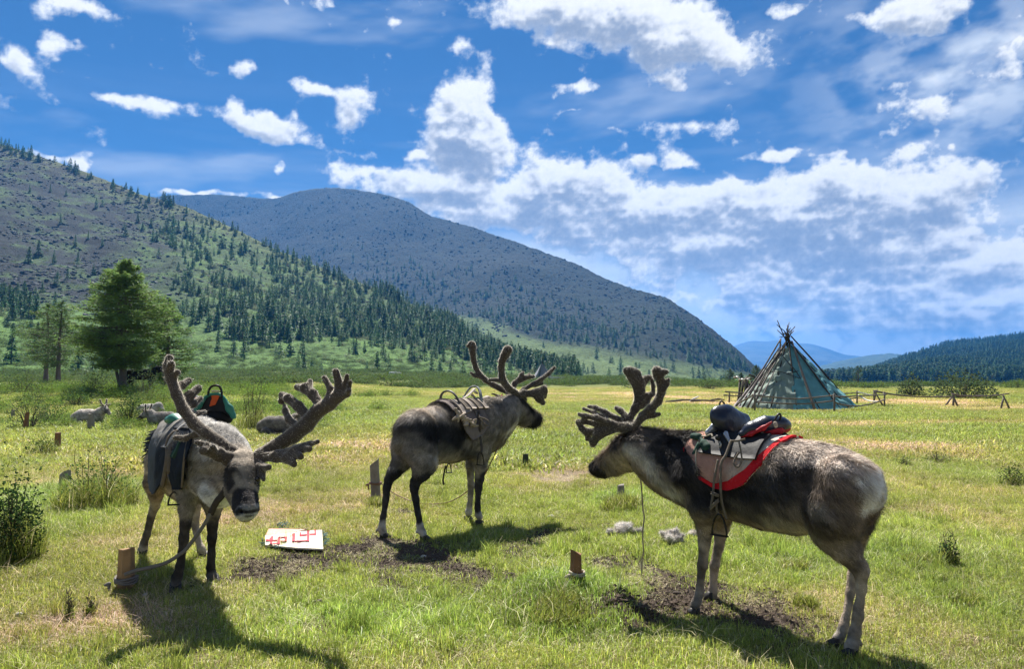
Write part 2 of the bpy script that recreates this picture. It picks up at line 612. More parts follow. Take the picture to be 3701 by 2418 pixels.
mg = bpy.data.materials.new('meadow soil')
mg.use_nodes = True
t = mg.node_tree
t.nodes.clear()
S.tree = t
tc = t.nodes.new('ShaderNodeTexCoord')
P = S(tc.outputs['Object'])
an = t.nodes.new('ShaderNodeAttribute')
an.attribute_name = 'col'
n_a, n_b = noise(P, 9.0, 8, .68), noise(P, 1.1, 6, .65)
k = (n_a - .5) * 1.5 + (n_b - .5) * .7 + 1.0
c = mixc(1.0, S(an.outputs['Color']), vec(k, k, k), 'MULTIPLY')
b = t.nodes.new('ShaderNodeBsdfPrincipled')
b.inputs['Roughness'].default_value = .95
b.inputs['Specular IOR Level'].default_value = .1
t.links.new(c.s, b.inputs['Base Color'])
bn = t.nodes.new('ShaderNodeBump')
bn.inputs['Distance'].default_value = .03
t.links.new(noise(P, 22.0, 8, .7).s, bn.inputs['Height'])
t.links.new(bn.outputs[0], b.inputs['Normal'])
out = t.nodes.new('ShaderNodeOutputMaterial')
t.links.new(b.outputs[0], out.inputs[0])
ground = mk('ground', np.stack([GX, GY, GZ], -1).reshape(-1, 3), quads, mg, C=col.reshape(-1, 3))
tag(ground, 'grassy summer meadow with bare trodden soil patches', kind='structure')


# ------------------------------------------------------------------ hills: ridge line seen on the 2380-wide picture, with its own distance
class Hill:
    def __init__(self, name, ridge, foot, power, rough, rows=120, cols=260, back=.35, seed=1, footz=None, lumps=0.0):
        ridge, foot = np.array(ridge, float), np.array(foot, float)
        px = np.linspace(ridge[0, 0], ridge[-1, 0], cols)
        py = np.interp(px, ridge[:, 0], ridge[:, 1])
        ker = np.hanning(9)
        ker /= ker.sum()
        py = np.convolve(np.pad(py, 4, mode='edge'), ker, 'valid')
        Dr = np.interp(px, ridge[:, 0], ridge[:, 2])
        Df = np.interp(px, foot[:, 0], foot[:, 1])
        self.px, self.Dr, self.Df = px, Dr, Df
        rr = np.array([ray(*d2s(a, b)) for a, b in zip(px, py)])
        self.tx, self.zr = rr[:, 0], CAMZ + rr[:, 2] * Dr
        self.zf = G_base(self.tx * Df, Df) - 1.0 if footz is None else np.full(cols, footz)
        self.power, self.rough, self.seed, self.cols, self.lumps = power, rough, seed, cols, lumps
        T = np.concatenate([np.linspace(0, 1, rows), 1 + np.linspace(.04, back, 10)])
        U, TT = np.meshgrid(np.arange(cols), T)
        self.X, self.Y, self.Z = self.surf(U, TT)
        self.T, self.U = TT, U
        self.name = name

    def surf(self, u, t):
        u, t = np.asarray(u, float), np.asarray(t, float)
        ar = np.arange(self.cols)
        Df, Dr = np.interp(u, ar, self.Df), np.interp(u, ar, self.Dr)
        zf, zr, tx = np.interp(u, ar, self.zf), np.interp(u, ar, self.zr), np.interp(u, ar, self.tx)
        D = Df + (Dr - Df) * t
        tt = np.clip(t, 0, 1)
        prof = tt ** self.power
        over = np.clip(t - 1, 0, 1)
        z = zf + (zr - zf) * (prof - over * 1.1 - over * over * 2)
        x = tx * D
        amp = self.rough * np.sin(np.clip(tt, 0, 1) * math.pi * .93) ** .7
        z = z + amp * ((fbm(x / (self.rough * 9), D / (self.rough * 9), 5, self.seed) - .5) * 2)
        if self.lumps:
            z = z + self.lumps * (fbm(x / 6, D / 6, 3, self.seed + 5) - .5) * np.clip(tt * 4, 0, 1)
        return x, D, z

    def pix(self, x, y, z):
        c, s = math.cos(PITCH), math.sin(PITCH)
        f = y * c + (z - CAMZ) * s
        u = -y * s + (z - CAMZ) * c
        return 1190 + 1764 * x / f, 777.5 - 1764 * u / f

    def build(self, mat, colfun, label):
        r, c = self.X.shape
        idx = np.arange(r * c).reshape(r, c)
        q = np.stack([idx[:-1, :-1], idx[:-1, 1:], idx[1:, 1:], idx[1:, :-1]], -1).reshape(-1, 4)
        PX, PY = self.pix(self.X, self.Y, self.Z)
        C = colfun(PX, PY, self.X, self.Y, self.Z, self.T)
        o = mk(self.name, np.stack([self.X, self.Y, self.Z], -1).reshape(-1, 3), q, mat, C=C.reshape(-1, 3))
        return tag(o, label, kind='structure')


def slope_mat(name, s1, s2, bump, bs, contrast=1.6):
    m = bpy.data.materials.new(name)
    m.use_nodes = True
    t = m.node_tree
    t.nodes.clear()
    S.tree = t
    tc = t.nodes.new('ShaderNodeTexCoord')
    P = S(tc.outputs['Object'])
    an = t.nodes.new('ShaderNodeAttribute')
    an.attribute_name = 'col'
    k = (noise(P, s1, 8, .7) - .5) * contrast + (noise(P, s2, 4, .6) - .5) * .9 + 1.0
    c = mixc(1.0, S(an.outputs['Color']), vec(k, k, k), 'MULTIPLY')
    b = t.nodes.new('ShaderNodeBsdfPrincipled')
    b.inputs['Roughness'].default_value = .95
    b.inputs['Specular IOR Level'].default_value = .15
    t.links.new(c.s, b.inputs['Base Color'])
    bn = t.nodes.new('ShaderNodeBump')
    bn.inputs['Distance'].default_value = bump
    t.links.new(noise(P, bs, 6, .7).s, bn.inputs['Height'])
    t.links.new(bn.outputs[0], b.inputs['Normal'])
    out = t.nodes.new('ShaderNodeOutputMaterial')
    t.links.new(b.outputs[0], out.inputs[0])
    return m


def lerp(a, b, w):
    return a * (1 - w[..., None]) + np.asarray(b) * w[..., None]


hill_a = Hill('near_hill', [(-700, 180, 800), (-300, 240, 780), (0, 332, 740), (100, 368, 730), (230, 412, 710), (330, 450, 690), (400, 468, 680), (480, 502, 660), (560, 540, 640), (640, 580, 620), (750, 622, 590), (900, 680, 550),
                            (1000, 722, 520), (1100, 775, 480), (1200, 828, 430), (1270, 862, 390), (1340, 884, 360), (1420, 892, 340)],
              [(-700, 120), (0, 150), (300, 170), (600, 190), (900, 210), (1200, 240), (1420, 280)], 1.55, 7.0, rows=170, cols=420, seed=3, lumps=1.6)


def col_a(PX, PY, X, Y, Z, T):
    n = fbm(X / 40, Y / 40, 4, 51)
    n2 = fbm(X / 9, Y / 9, 4, 57)
    talus = np.array([.022, .029, .032])
    green = np.array([.078, .140, .038])
    meadow = np.array([.105, .190, .046])
    w_forest = sstep(250, 520, PX + (PY - 560) * .35 + (n - .5) * 260)
    c = lerp(np.broadcast_to(talus, X.shape + (3,)), green, np.clip(w_forest * .72 + sstep(.45, .72, n2) * .55, 0, 1))
    edge = np.interp(PX, [-700, 0, 300, 430, 560, 700, 830, 960, 1100, 1300, 1420], [700, 742, 755, 775, 800, 800, 800, 812, 835, 868, 880])
    w_m = sstep(-75, 12, PY - edge + (n - .5) * 50)
    c = lerp(c, meadow, w_m)
    crest = sstep(.88, 1.0, T) * sstep(.3, .6, n2)
    return lerp(c, [.12, .125, .05], crest * .6) * (.8 + .4 * n2[..., None])


mat_slope = slope_mat('slope scree and turf', .55, .05, 1.6, .7, 3.2)
hill_a.build(mat_slope, col_a, 'scree and larch covered hillside above the meadow')

hill_b = Hill('dark_mountain', [(250, 470, 2300), (400, 455, 2300), (500, 452, 2250), (580, 458, 2200), (640, 459, 2150), (700, 441, 2100), (760, 433, 2060), (830, 438, 2000), (900, 450, 1950), (950, 470, 1900), (1000, 503, 1850), (1100, 526, 1760),
                                (1200, 556, 1660), (1300, 598, 1560), (1400, 643, 1450), (1480, 669, 1370), (1550, 690, 1290), (1620, 737, 1200), (1700, 806, 1090), (1750, 850, 1010), (1800, 884, 940), (1900, 902, 860)],
              [(250, 800), (900, 600), (1200, 420), (1500, 400), (1750, 520), (1900, 600)], 1.9, 26, rows=170, cols=420, seed=13, lumps=4.0)


def col_b(PX, PY, X, Y, Z, T):
    n = fbm(X / 90, Y / 90, 5, 61)
    n2 = fbm(X / 22, Y / 22, 4, 67)
    c = np.broadcast_to(np.array([.011, .018, .015]), X.shape + (3,))
    c = lerp(c, [.018, .030, .016], np.clip(sstep(.45, .8, n2) * .4 + sstep(520, 800, PY + (n - .5) * 200) * .55, 0, 1))
    edge = np.interp(PX, [250, 900, 1150, 1250, 1350, 1500, 1650, 1800], [700, 700, 755, 790, 812, 835, 858, 880])
    return lerp(c, [.10, .145, .048], sstep(-14, 10, PY - edge + (n - .5) * 26))


hill_b.build(slope_mat('mountain rock', .13, .02, 4.0, .15, 2.0), col_b, 'broad dark rocky mountain behind the larch hillside')


def col_forest(a, b, s):
    def f(PX, PY, X, Y, Z, T):
        return lerp(np.broadcast_to(np.array(a), X.shape + (3,)), b, fbm(X / s, Y / s, 4, 71))
    return f


hill_d = Hill('wooded_hill', [(1780, 915, 1500), (1880, 905, 1500), (1950, 893, 1550), (2010, 872, 1600), (2060, 852, 1650), (2130, 829, 1700), (2200, 808, 1750), (2300, 793, 1800), (2380, 784, 1800), (2600, 760, 1800), (3200, 690, 1800)],
              [(1780, 700), (2380, 600), (3200, 560)], 1.3, 14, rows=110, cols=300, seed=23, footz=-9, lumps=5.0)
hill_d.build(slope_mat('dense far larch forest', .055, .012, 6, .07, 1.8), col_forest((.028, .052, .030), (.040, .070, .034), 70), 'dark wooded hill rising to the right behind the tent')
hill_e = Hill('blue_ridge', [(1720, 905, 4600), (1840, 872, 4600), (1900, 852, 4600), (1960, 836, 4600), (2020, 826, 4600), (2075, 821, 4600), (2150, 835, 4600), (2250, 850, 4600), (2500, 870, 4600), (3000, 860, 4600)],
              [(1720, 2600), (3000, 2600)], 1.4, 40, rows=60, cols=200, seed=29, footz=-12, lumps=8)
hill_e.build(slope_mat('far ridge forest', .02, .005, 12, .03, 1.4), col_forest((.045, .070, .042), (.06, .085, .045), 200), 'low blue forested ridge in the middle distance')
hill_f = Hill('far_blue_mountain', [(1500, 880, 9000), (1640, 850, 9000), (1690, 812, 9000), (1722, 799, 9000), (1746, 793, 9000), (1790, 795, 9000), (1825, 790, 9000), (1850, 800, 9000), (1880, 797, 9000), (1915, 805, 9000), (1960, 822, 9000), (2000, 829, 9000), (2060, 838, 9000), (2100, 834, 9000),
                                    (2130, 832, 9000), (2190, 836, 9000), (2300, 850, 9000), (2600, 860, 9000), (3000, 850, 9000)],
              [(1500, 6400), (3000, 6400)], 1.3, 70, rows=50, cols=220, seed=37, footz=-14)
hill_f.build(slope_mat('far mountain rock', .006, .002, 25, .01, 1.2), col_forest((.09, .10, .09), (.11, .12, .10), 400), 'pale blue mountain range on the horizon')

# ------------------------------------------------------------------ air
hv, hf = box(np.array([0, 5415, 400]), 23000, 11000, 840)
hv[:, 2] = np.where(hv[:, 2] < 300, -22, 560)
hm = bpy.data.materials.new('summer haze')
hm.use_nodes = True
hm.node_tree.nodes.clear()
pv = hm.node_tree.nodes.new('ShaderNodeVolumePrincipled')
pv.inputs['Color'].default_value = (.07, .37, 1.0, 1)
pv.inputs['Density'].default_value = 1.2e-4
pv.inputs['Anisotropy'].default_value = .25
ho = hm.node_tree.nodes.new('ShaderNodeOutputMaterial')
hm.node_tree.links.new(pv.outputs[0], ho.inputs['Volume'])
haze = mk('haze', hv, hf, hm, smooth=False)
tag(haze, 'pale blue summer haze over the valley', kind='stuff')
# ================================================================== vegetation
def scatter(name, pts, meshes, rot, scl, tint, idx, label, kind='stuff', parent=None):
    """one object of uncountable small growth: points carrying rotation, size and tint, instanced by geometry nodes"""
    pts = np.asarray(pts, np.float32)
    me = bpy.data.meshes.new(name)
    me.vertices.add(len(pts))
    me.vertices.foreach_set('co', pts.ravel())
    for nm, ty, dat, key in (('rot', 'FLOAT_VECTOR', rot, 'vector'), ('scl', 'FLOAT_VECTOR', scl, 'vector'), ('idx', 'INT', idx, 'value'), ('tint', 'FLOAT_COLOR', tint, 'color')):
        at_ = me.attributes.new(nm, ty, 'POINT')
        at_.data.foreach_set(key, np.ascontiguousarray(dat, np.int32 if ty == 'INT' else np.float32).ravel())
    o = bpy.data.objects.new(name, me)
    COL.objects.link(o)
    col_ = bpy.data.collections.new(name + ' pieces')
    for i, m in enumerate(meshes):
        col_.objects.link(bpy.data.objects.new('%s_%02d' % (name, i), m))
    ng = bpy.data.node_groups.new(name + ' scatter', 'GeometryNodeTree')
    ng.interface.new_socket('Geometry', in_out='INPUT', socket_type='NodeSocketGeometry')
    ng.interface.new_socket('Geometry', in_out='OUTPUT', socket_type='NodeSocketGeometry')
    gi, go = ng.nodes.new('NodeGroupInput'), ng.nodes.new('NodeGroupOutput')
    ip = ng.nodes.new('GeometryNodeInstanceOnPoints')
    ci = ng.nodes.new('GeometryNodeCollectionInfo')
    ci.inputs[0].default_value = col_
    ci.inputs[1].default_value = True
    ci.inputs[2].default_value = True
    ng.links.new(gi.outputs[0], ip.inputs['Points'])
    ng.links.new(ci.outputs[0], ip.inputs['Instance'])
    ip.inputs['Pick Instance'].default_value = True
    for nm, ty, sock in (('rot', 'FLOAT_VECTOR', 'Rotation'), ('scl', 'FLOAT_VECTOR', 'Scale'), ('idx', 'INT', 'Instance Index')):
        na = ng.nodes.new('GeometryNodeInputNamedAttribute')
        na.data_type = ty
        na.inputs[0].default_value = nm
        ng.links.new(na.outputs[0], ip.inputs[sock])
    ng.links.new(ip.outputs[0], go.inputs[0])
    md = o.modifiers.new('scatter', 'NODES')
    md.node_group = ng
    return tag(o, label, kind=kind)


def blades(n, radius, h0, h1, w, lean, seed, dry=.2, green=(.285, .325, .064), straw=(.66, .56, .33), flat=0.0):
    """tuft of curved grass blades, three triangles each"""
    r = np.random.default_rng(seed)
    a, d = r.uniform(0, 2 * np.pi, n), radius * np.sqrt(r.uniform(0, 1, n))
    bx, by = d * np.cos(a), d * np.sin(a)
    h = r.uniform(h0, h1, n) * (1 - .35 * (d / (radius + 1e-6)) ** 2)
    th = r.uniform(0, 2 * np.pi, n)
    ln = np.abs(r.normal(lean, lean * .5, n)) * h
    isdry = r.uniform(0, 1, n) < dry
    ln = np.where(isdry, ln * 1.6 + flat * h, ln)
    hz = np.where(isdry, h * (1 - .55 * flat), h)
    dx, dy = np.cos(th), np.sin(th)
    fa = th + np.pi / 2 + r.normal(0, .5, n)
    ww = w * r.uniform(.7, 1.3, n)
    sx_, sy_ = np.cos(fa) * ww, np.sin(fa) * ww
    V = np.zeros((n, 5, 3))
    V[:, 0] = np.stack([bx - sx_, by - sy_, np.full(n, -.012)], -1)
    V[:, 1] = np.stack([bx + sx_, by + sy_, np.full(n, -.012)], -1)
    V[:, 2] = np.stack([bx + dx * ln * .3 - sx_ * .8, by + dy * ln * .3 - sy_ * .8, hz * .58], -1)
    V[:, 3] = np.stack([bx + dx * ln * .3 + sx_ * .8, by + dy * ln * .3 + sy_ * .8, hz * .58], -1)
    V[:, 4] = np.stack([bx + dx * ln, by + dy * ln, hz], -1)
    k = np.arange(n)[:, None] * 5
    Fc = np.concatenate([k + np.array([[0, 1, 3]]), k + np.array([[0, 3, 2]]), k + np.array([[2, 3, 4]])])
    g = np.array(green) * np.exp(r.normal(0, .34, (n, 1))) * (1 + r.normal(0, .06, (n, 3)))
    s = np.array(straw) * np.exp(r.normal(-.05, .3, (n, 1)))
    c = np.where(isdry[:, None], s, g).clip(.01, .8)
    return V.reshape(-1, 3), Fc, np.repeat(c, 5, 0)


m_grass = material('grass blades', attr='col', rough=.5, trans=.48, inst='tint', spec=.25)
m_leaf = material('shrub leaves', attr='col', rough=.8, trans=.35, inst='tint', spec=.06)


def grass_mesh(nm, *a, **k):
    V, Fc, C = blades(*a, **k)
    return mesh_data(nm, V, Fc, m_grass, C, smooth=False)


short = [grass_mesh('short_grass', 95, .15, .018, .058, .0019, .6, 100 + i, dry=[.14, .25, .4, .6][i], flat=.6) for i in range(4)]
strawy = [grass_mesh('straw_grass', 70, .15, .015, .055, .0018, 1.1, 120 + i, dry=.85, flat=1.0) for i in range(2)]
tuft = [grass_mesh('grass_tuft', 70, .07, .08, .19, .0022, .45, 140 + i, dry=.10, flat=.2) for i in range(3)]
stalks = [grass_mesh('dry_stalks', 12, .16, .06, .15, .0016, .6, 150 + i, dry=1.0, flat=.25) for i in range(2)]
coarse = [grass_mesh('coarse_grass', 120, .5, .04, .11, .006, .6, 160 + i, dry=[.12, .4, .75][i], flat=.5) for i in range(3)]


def visible(x, y, side=1.5):
    return np.abs(x) < .675 * y * 1.12 + side


def tints(x, y, lushv, dryv, r):
    n = len(x)
    b = (.60 + .55 * fbm(x * .8, y * .8, 3, 201) + .42 * fbm(x * 3.3, y * 3.3, 3, 203))
    t_ = np.ones((n, 4))
    t_[:, 0] = b * (.95 + .42 * dryv - .14 * lushv)
    t_[:, 1] = b * (.95 + .12 * dryv + .04 * lushv)
    t_[:, 2] = b * (.95 + .45 * dryv)
    t_[:, :3] *= (1 + r.normal(0, .12, (n, 1)))
    return t_


def near_grass():
    r = np.random.default_rng(11)
    pts, meshes = [], short + strawy + tuft + stalks
    n = 56000
    y = 2.0 + (r.uniform(0, 1, n) ** .62) * 12.5
    x = r.uniform(-1, 1, n) * (.675 * y * 1.12 + 1.2)
    di, dr, lu = zones(x, y)
    keep = r.uniform(0, 1, n) > di * .93
    x, y, di, dr, lu = (q[keep] for q in (x, y, di, dr, lu))
    n = len(x)
    u = r.uniform(0, 1, n)
    kind_dry = u < np.maximum(dr * .8 - lu * .15, .10)
    idx = np.where(kind_dry, r.integers(4, 6, n), np.clip(np.floor(dr * 3.2 + r.uniform(-.6, .9, n)), 0, 3)).astype(int)
    tf = r.uniform(0, 1, n) < .015 + .07 * lu * (fbm(x * 1.4, y * 1.4, 3, 77) > .5)
    idx = np.where(tf, r.integers(6, 9, n), idx)
    idx = np.where(r.uniform(0, 1, n) < .07, r.integers(9, 11, n), idx)
    s = r.uniform(.75, 1.25, n) * (.8 + .35 * lu) * (1 + .5 * (fbm(x * 1.1, y * 1.1, 3, 88) - .5))
    s = np.where(tf, s * .85, s)
    sc = np.stack([s, s, s * r.uniform(.75, 1.2, n)], -1)
    rot = np.stack([r.normal(0, .06, n), r.normal(0, .06, n), r.uniform(0, 6.28, n)], -1)
    scatter('meadow_grass', np.stack([x, y, G(x, y)], -1), meshes, rot, sc, tints(x, y, lu, dr, r), idx, 'short grazed green and straw coloured meadow grass')


def mid_grass():
    r = np.random.default_rng(12)
    n = 40000
    y = 12.0 + (r.uniform(0, 1, n) ** 1.0) * 68
    x = r.uniform(-1, 1, n) * (.675 * y * 1.45 + 2)
    di, dr, lu = zones(x, y)
    idx = np.clip(np.floor(dr * 2.6 + r.uniform(-.5, .7, n)), 0, 2).astype(int)
    s = r.uniform(.7, 1.4, n) * (.8 + .4 * lu) * (1 + .9 * (fbm(x * .4, y * .4, 3, 88) - .5))
    sc = np.stack([s * 1.3, s * 1.3, s * r.uniform(.7, 1.3, n)], -1)
    rot = np.stack([np.zeros(n), np.zeros(n), r.uniform(0, 6.28, n)], -1)
    scatter('distant_grass', np.stack([x, y, G(x, y)], -1), coarse, rot, sc, tints(x, y, lu, dr, r), idx, 'coarse grass of the meadow further off')


near_grass()
mid_grass()


def soil_litter():
    """crumbs of earth and bits of straw strewn over the trodden soil"""
    r = np.random.default_rng(14)
    mc = material('soil crumbs', (.085, .062, .046), .95, var=.5, vscale=40)
    crumbs = []
    for i in range(3):
        V, Fs = [], []
        for j in range(26):
            c, s = np.array([*r.normal(0, .07, 2), 0]), r.uniform(.004, .017)
            o = len(V)
            for d in ((1, 0, 0), (-1, 0, 0), (0, 1, 0), (0, -1, 0), (0, 0, .8), (0, 0, -.6)):
                V.append(c + np.array(d) * s * r.uniform(.6, 1.4))
            Fs += [(o + a, o + b, o + k) for a, b, k in ((0, 2, 4), (2, 1, 4), (1, 3, 4), (3, 0, 4))]
        crumbs.append(mesh_data('soil_crumb', np.array(V), Fs, mc, smooth=False))
    n = 14000
    y = 3.0 + r.uniform(0, 1, n) * 6
    x = r.uniform(-1, 1, n) * 3.4
    di = zones(x, y)[0]
    keep = r.uniform(0, 1, n) < di
    x, y = x[keep], y[keep]
    n = len(x)
    idx = np.where(r.uniform(0, 1, n) < .72, r.integers(0, 3, n), r.integers(3, 5, n))
    s = np.where(idx < 3, r.uniform(.6, 1.5, n), r.uniform(.35, .8, n))
    scatter('soil_litter', np.stack([x, y, G(x, y)], -1), crumbs + strawy, np.stack([np.zeros(n), np.zeros(n), r.uniform(0, 6.28, n)], -1), np.stack([s, s, s * .8], -1), np.ones((n, 4)), idx, 'crumbs of dark earth and straw strewn over the trodden soil')


soil_litter()


def leafy(n, rx, rz, leaf, seed, stems=10, col=(.075, .125, .030), z0=.15, dark=.5, top=1.0, stem_col=(.09, .07, .055), up=0.0, spike=0.0):
    """leafy bush as many small leaf faces on thin stems; returns V, F, C for leaves and (V, F) for stems"""
    r = np.random.default_rng(seed)
    a = r.uniform(0, 2 * np.pi, n)
    rr = np.cbrt(r.uniform(0.05, 1, n))
    ct = r.uniform(-.25, 1, n)
    st_ = np.sqrt(np.clip(1 - ct * ct, 0, 1))
    lump = .75 + .5 * fbm(a * 1.6 + seed, ct * 2.2, 3, seed)
    p = np.stack([np.cos(a) * st_ * rx * rr * lump, np.sin(a) * st_ * rx * rr * lump, rz * (z0 + (1 - z0) * np.clip(ct * rr * lump, -.2, 1.2))], -1)
    p[:, 2] = np.maximum(p[:, 2], .02)
    if spike:
        p[:, 2] += r.exponential(spike, n) * rz * .3
    u = r.normal(0, 1, (n, 3))
    u[:, 2] = u[:, 2] * .5 + up
    u /= np.linalg.norm(u, axis=1, keepdims=True)
    v = np.cross(u, r.normal(0, 1, (n, 3)))
    v /= np.linalg.norm(v, axis=1, keepdims=True)
    L = leaf * r.uniform(.6, 1.4, (n, 1))
    V = np.stack([p - v * L * .42, p + u * L, p + v * L * .42, p - u * L * .5], 1).reshape(-1, 3)
    k = np.arange(n)[:, None] * 4
    Fc = k + np.array([[0, 1, 2, 3]])
    C = np.array(col) * (1 + r.normal(0, .22, (n, 1))) * (1 + r.normal(0, .07, (n, 3)))
    C = np.repeat(C.clip(.008, .7), 4, 0)
    parts = []
    for i in range(stems):
        j = r.integers(0, n)
        q = p[j]
        b0 = np.array([q[0] * .12, q[1] * .12, -.02])
        parts.append(tube([b0, b0 * .5 + q * .4 + np.array([0, 0, rz * .12]), q], [leaf * .22 + .004, leaf * .15 + .003, .002], 4, cap=False))
    return V, Fc, C, parts


def shrub_mesh(nm, n, rx, rz, leaf, seed, col, **k):
    V, Fc, C, parts = leafy(n, rx, rz, leaf, seed, stems=8, col=col, **k)
    sv, sf = join(parts)
    sf = np.array([f if len(f) == 4 else f[:4] for f in sf])
    return mesh_data(nm, np.concatenate([V, sv]), np.concatenate([Fc, sf + len(V)]), m_leaf, np.concatenate([C, np.tile([[.10, .08, .065]], (len(sv), 1))]), smooth=False)


birch = [shrub_mesh('dwarf_birch', 210, .55, .55, .055, 300 + i, [(.075, .125, .032), (.105, .155, .038), (.09, .13, .05)][i]) for i in range(3)]
willow = [shrub_mesh('grey_willow', 240, 1.5, 2.0, .20, 310 + i, [(.20, .24, .13), (.26, .29, .18)][i], z0=.2) for i in range(2)]


def shrub_belt():
    r = np.random.default_rng(21)
    n = 11500
    y = 52 + (r.uniform(0, 1, n) ** 1.3) * 230
    x = r.uniform(-1, 1, n) * (.675 * y * 1.45)
    ratio = x / y
    keep = fbm(x * .07, y * .05, 3, 91) + .25 * sstep(70, 110, y) > .52
    keep &= ~((y < 74) & (ratio > -.25))
    x, y = x[keep], y[keep]
    n = len(x)
    s = r.uniform(.7, 1.9, n) * (1 + .5 * sstep(80, 200, y))
    sc = np.stack([s * 1.3, s * 1.3, s * r.uniform(.6, 1.1, n)], -1)
    rot = np.stack([np.zeros(n), np.zeros(n), r.uniform(0, 6.28, n)], -1)
    b = (.8 + .5 * fbm(x * .05, y * .05, 3, 95))[:, None] * np.ones((1, 4))
    zz = G(x, y)
    # where the hillside has risen above the valley floor the shrubs climb with it
    u = np.interp(x / y, hill_a.tx, np.arange(hill_a.cols))
    Dfu, Dru = np.interp(u, np.arange(hill_a.cols), hill_a.Df), np.interp(u, np.arange(hill_a.cols), hill_a.Dr)
    tt = (y - Dfu) / (Dru - Dfu)
    hz = hill_a.surf(u, np.clip(tt, 0, 1))[2]
    zz = np.where((tt > 0) & (x / y < hill_a.tx[-1]), np.maximum(zz, hz), zz)
    scatter('dwarf_birch_scrub', np.stack([x, y, zz - .05], -1), birch, rot, sc, b, r.integers(0, 3, n), 'low dwarf birch scrub spreading over the valley floor')


def left_scrub():
    """tall herbs and young willow over the rough ground in front of the larches"""
    r = np.random.default_rng(23)
    n = 2200
    y = 19 + r.uniform(0, 1, n) * 44
    x = -(.12 + .56 * r.uniform(0, 1, n)) * y
    keep = fbm(x * .22, y * .16, 3, 191) + .10 * sstep(30, 50, y) - .30 * sstep(-.30, -.16, x / y) > .49
    x, y = x[keep], y[keep]
    n = len(x)
    s = r.uniform(.25, .9, n) * (.6 + .4 * sstep(20, 45, y))
    b = (.9 + .9 * fbm(x * .2, y * .2, 3, 195))[:, None] * np.array([[1.35, 1.35, 1.0, 1]])
    scatter('willow_herb_scrub', np.stack([x, y, G(x, y) - .03], -1), herbs, np.stack([np.zeros(n), np.zeros(n), r.uniform(0, 6.28, n)], -1), np.stack([s * 1.2, s * 1.2, s * r.uniform(.7, 1.3, n)], -1), b, r.integers(0, 3, n), 'rough green herbs and young willow in front of the larches')


herbs = [shrub_mesh('young_willow', 320, .6, .7, .045, 330 + i, [(.075, .125, .030), (.10, .15, .036), (.085, .12, .05)][i]) for i in range(3)]
left_scrub()
shrub_belt()


# ------------------------------------------------------------------ larches on the slopes
def larch_mesh(seed, n=420, h=1.0, w=.2, tri=.05):
    """unit-height slender conifer crown of drooping sprays, and its trunk"""
    r = np.random.default_rng(seed)
    z = .10 + .90 * r.uniform(0, 1, n) ** 1.15
    prof = w * (1.02 - z) ** .85 * (.55 + .75 * vnoise(z * 14, np.full(n, seed), seed))
    a = r.uniform(0, 2 * np.pi, n)
    rr = prof * r.uniform(.15, 1, n) ** .6 * (.7 + .6 * vnoise(a * 1.3 + seed, z * 6, seed + 3))
    p = np.stack([np.cos(a) * rr, np.sin(a) * rr, z - rr * .25], -1)
    out_ = np.stack([np.cos(a), np.sin(a), r.normal(-.25, .3, n)], -1)
    side = np.stack([-np.sin(a), np.cos(a), r.normal(0, .5, n)], -1)
    L = tri * r.uniform(.6, 1.5, (n, 1)) * (1.2 - .6 * z[:, None])
    V = np.stack([p - out_ * L * .6, p + out_ * L - side * L * .35, p + out_ * L * .7 + side * L * .5], 1).reshape(-1, 3)
    Fc = np.arange(n * 3).reshape(-1, 3)
    C = np.array([.062, .145, .048]) * (1 + r.normal(0, .22, (n, 1))) * (1 + r.normal(0, .05, (n, 3)))
    tv, tf = tube([[0, 0, -.03], [.004, 0, .4], [0, 0, .97]], [.018, .012, .002], 5)
    return V, Fc, np.repeat(C.clip(.01, .5), 3, 0), tv, tf


m_needle = material('larch needles', attr='col', rough=.6, trans=.30, spec=.2)
m_needle_i = material('far larch needles', attr='col', rough=.6, trans=.30, spec=.2, inst='tint')
m_bark = material('larch bark', (.085, .072, .06), .9, var=.4, vscale=6, bump=.02, bscale=12)
LARCH = [larch_mesh(400 + i, 420, 1, [.16, .19, .22, .25, .13][i]) for i in range(5)]
L_CROWN = [mesh_data('crown', v, f, m_needle, c, smooth=False) for v, f, c, tv, tf in LARCH]
L_TRUNK = [mesh_data('trunk', tv, tf, m_bark) for v, f, c, tv, tf in LARCH]


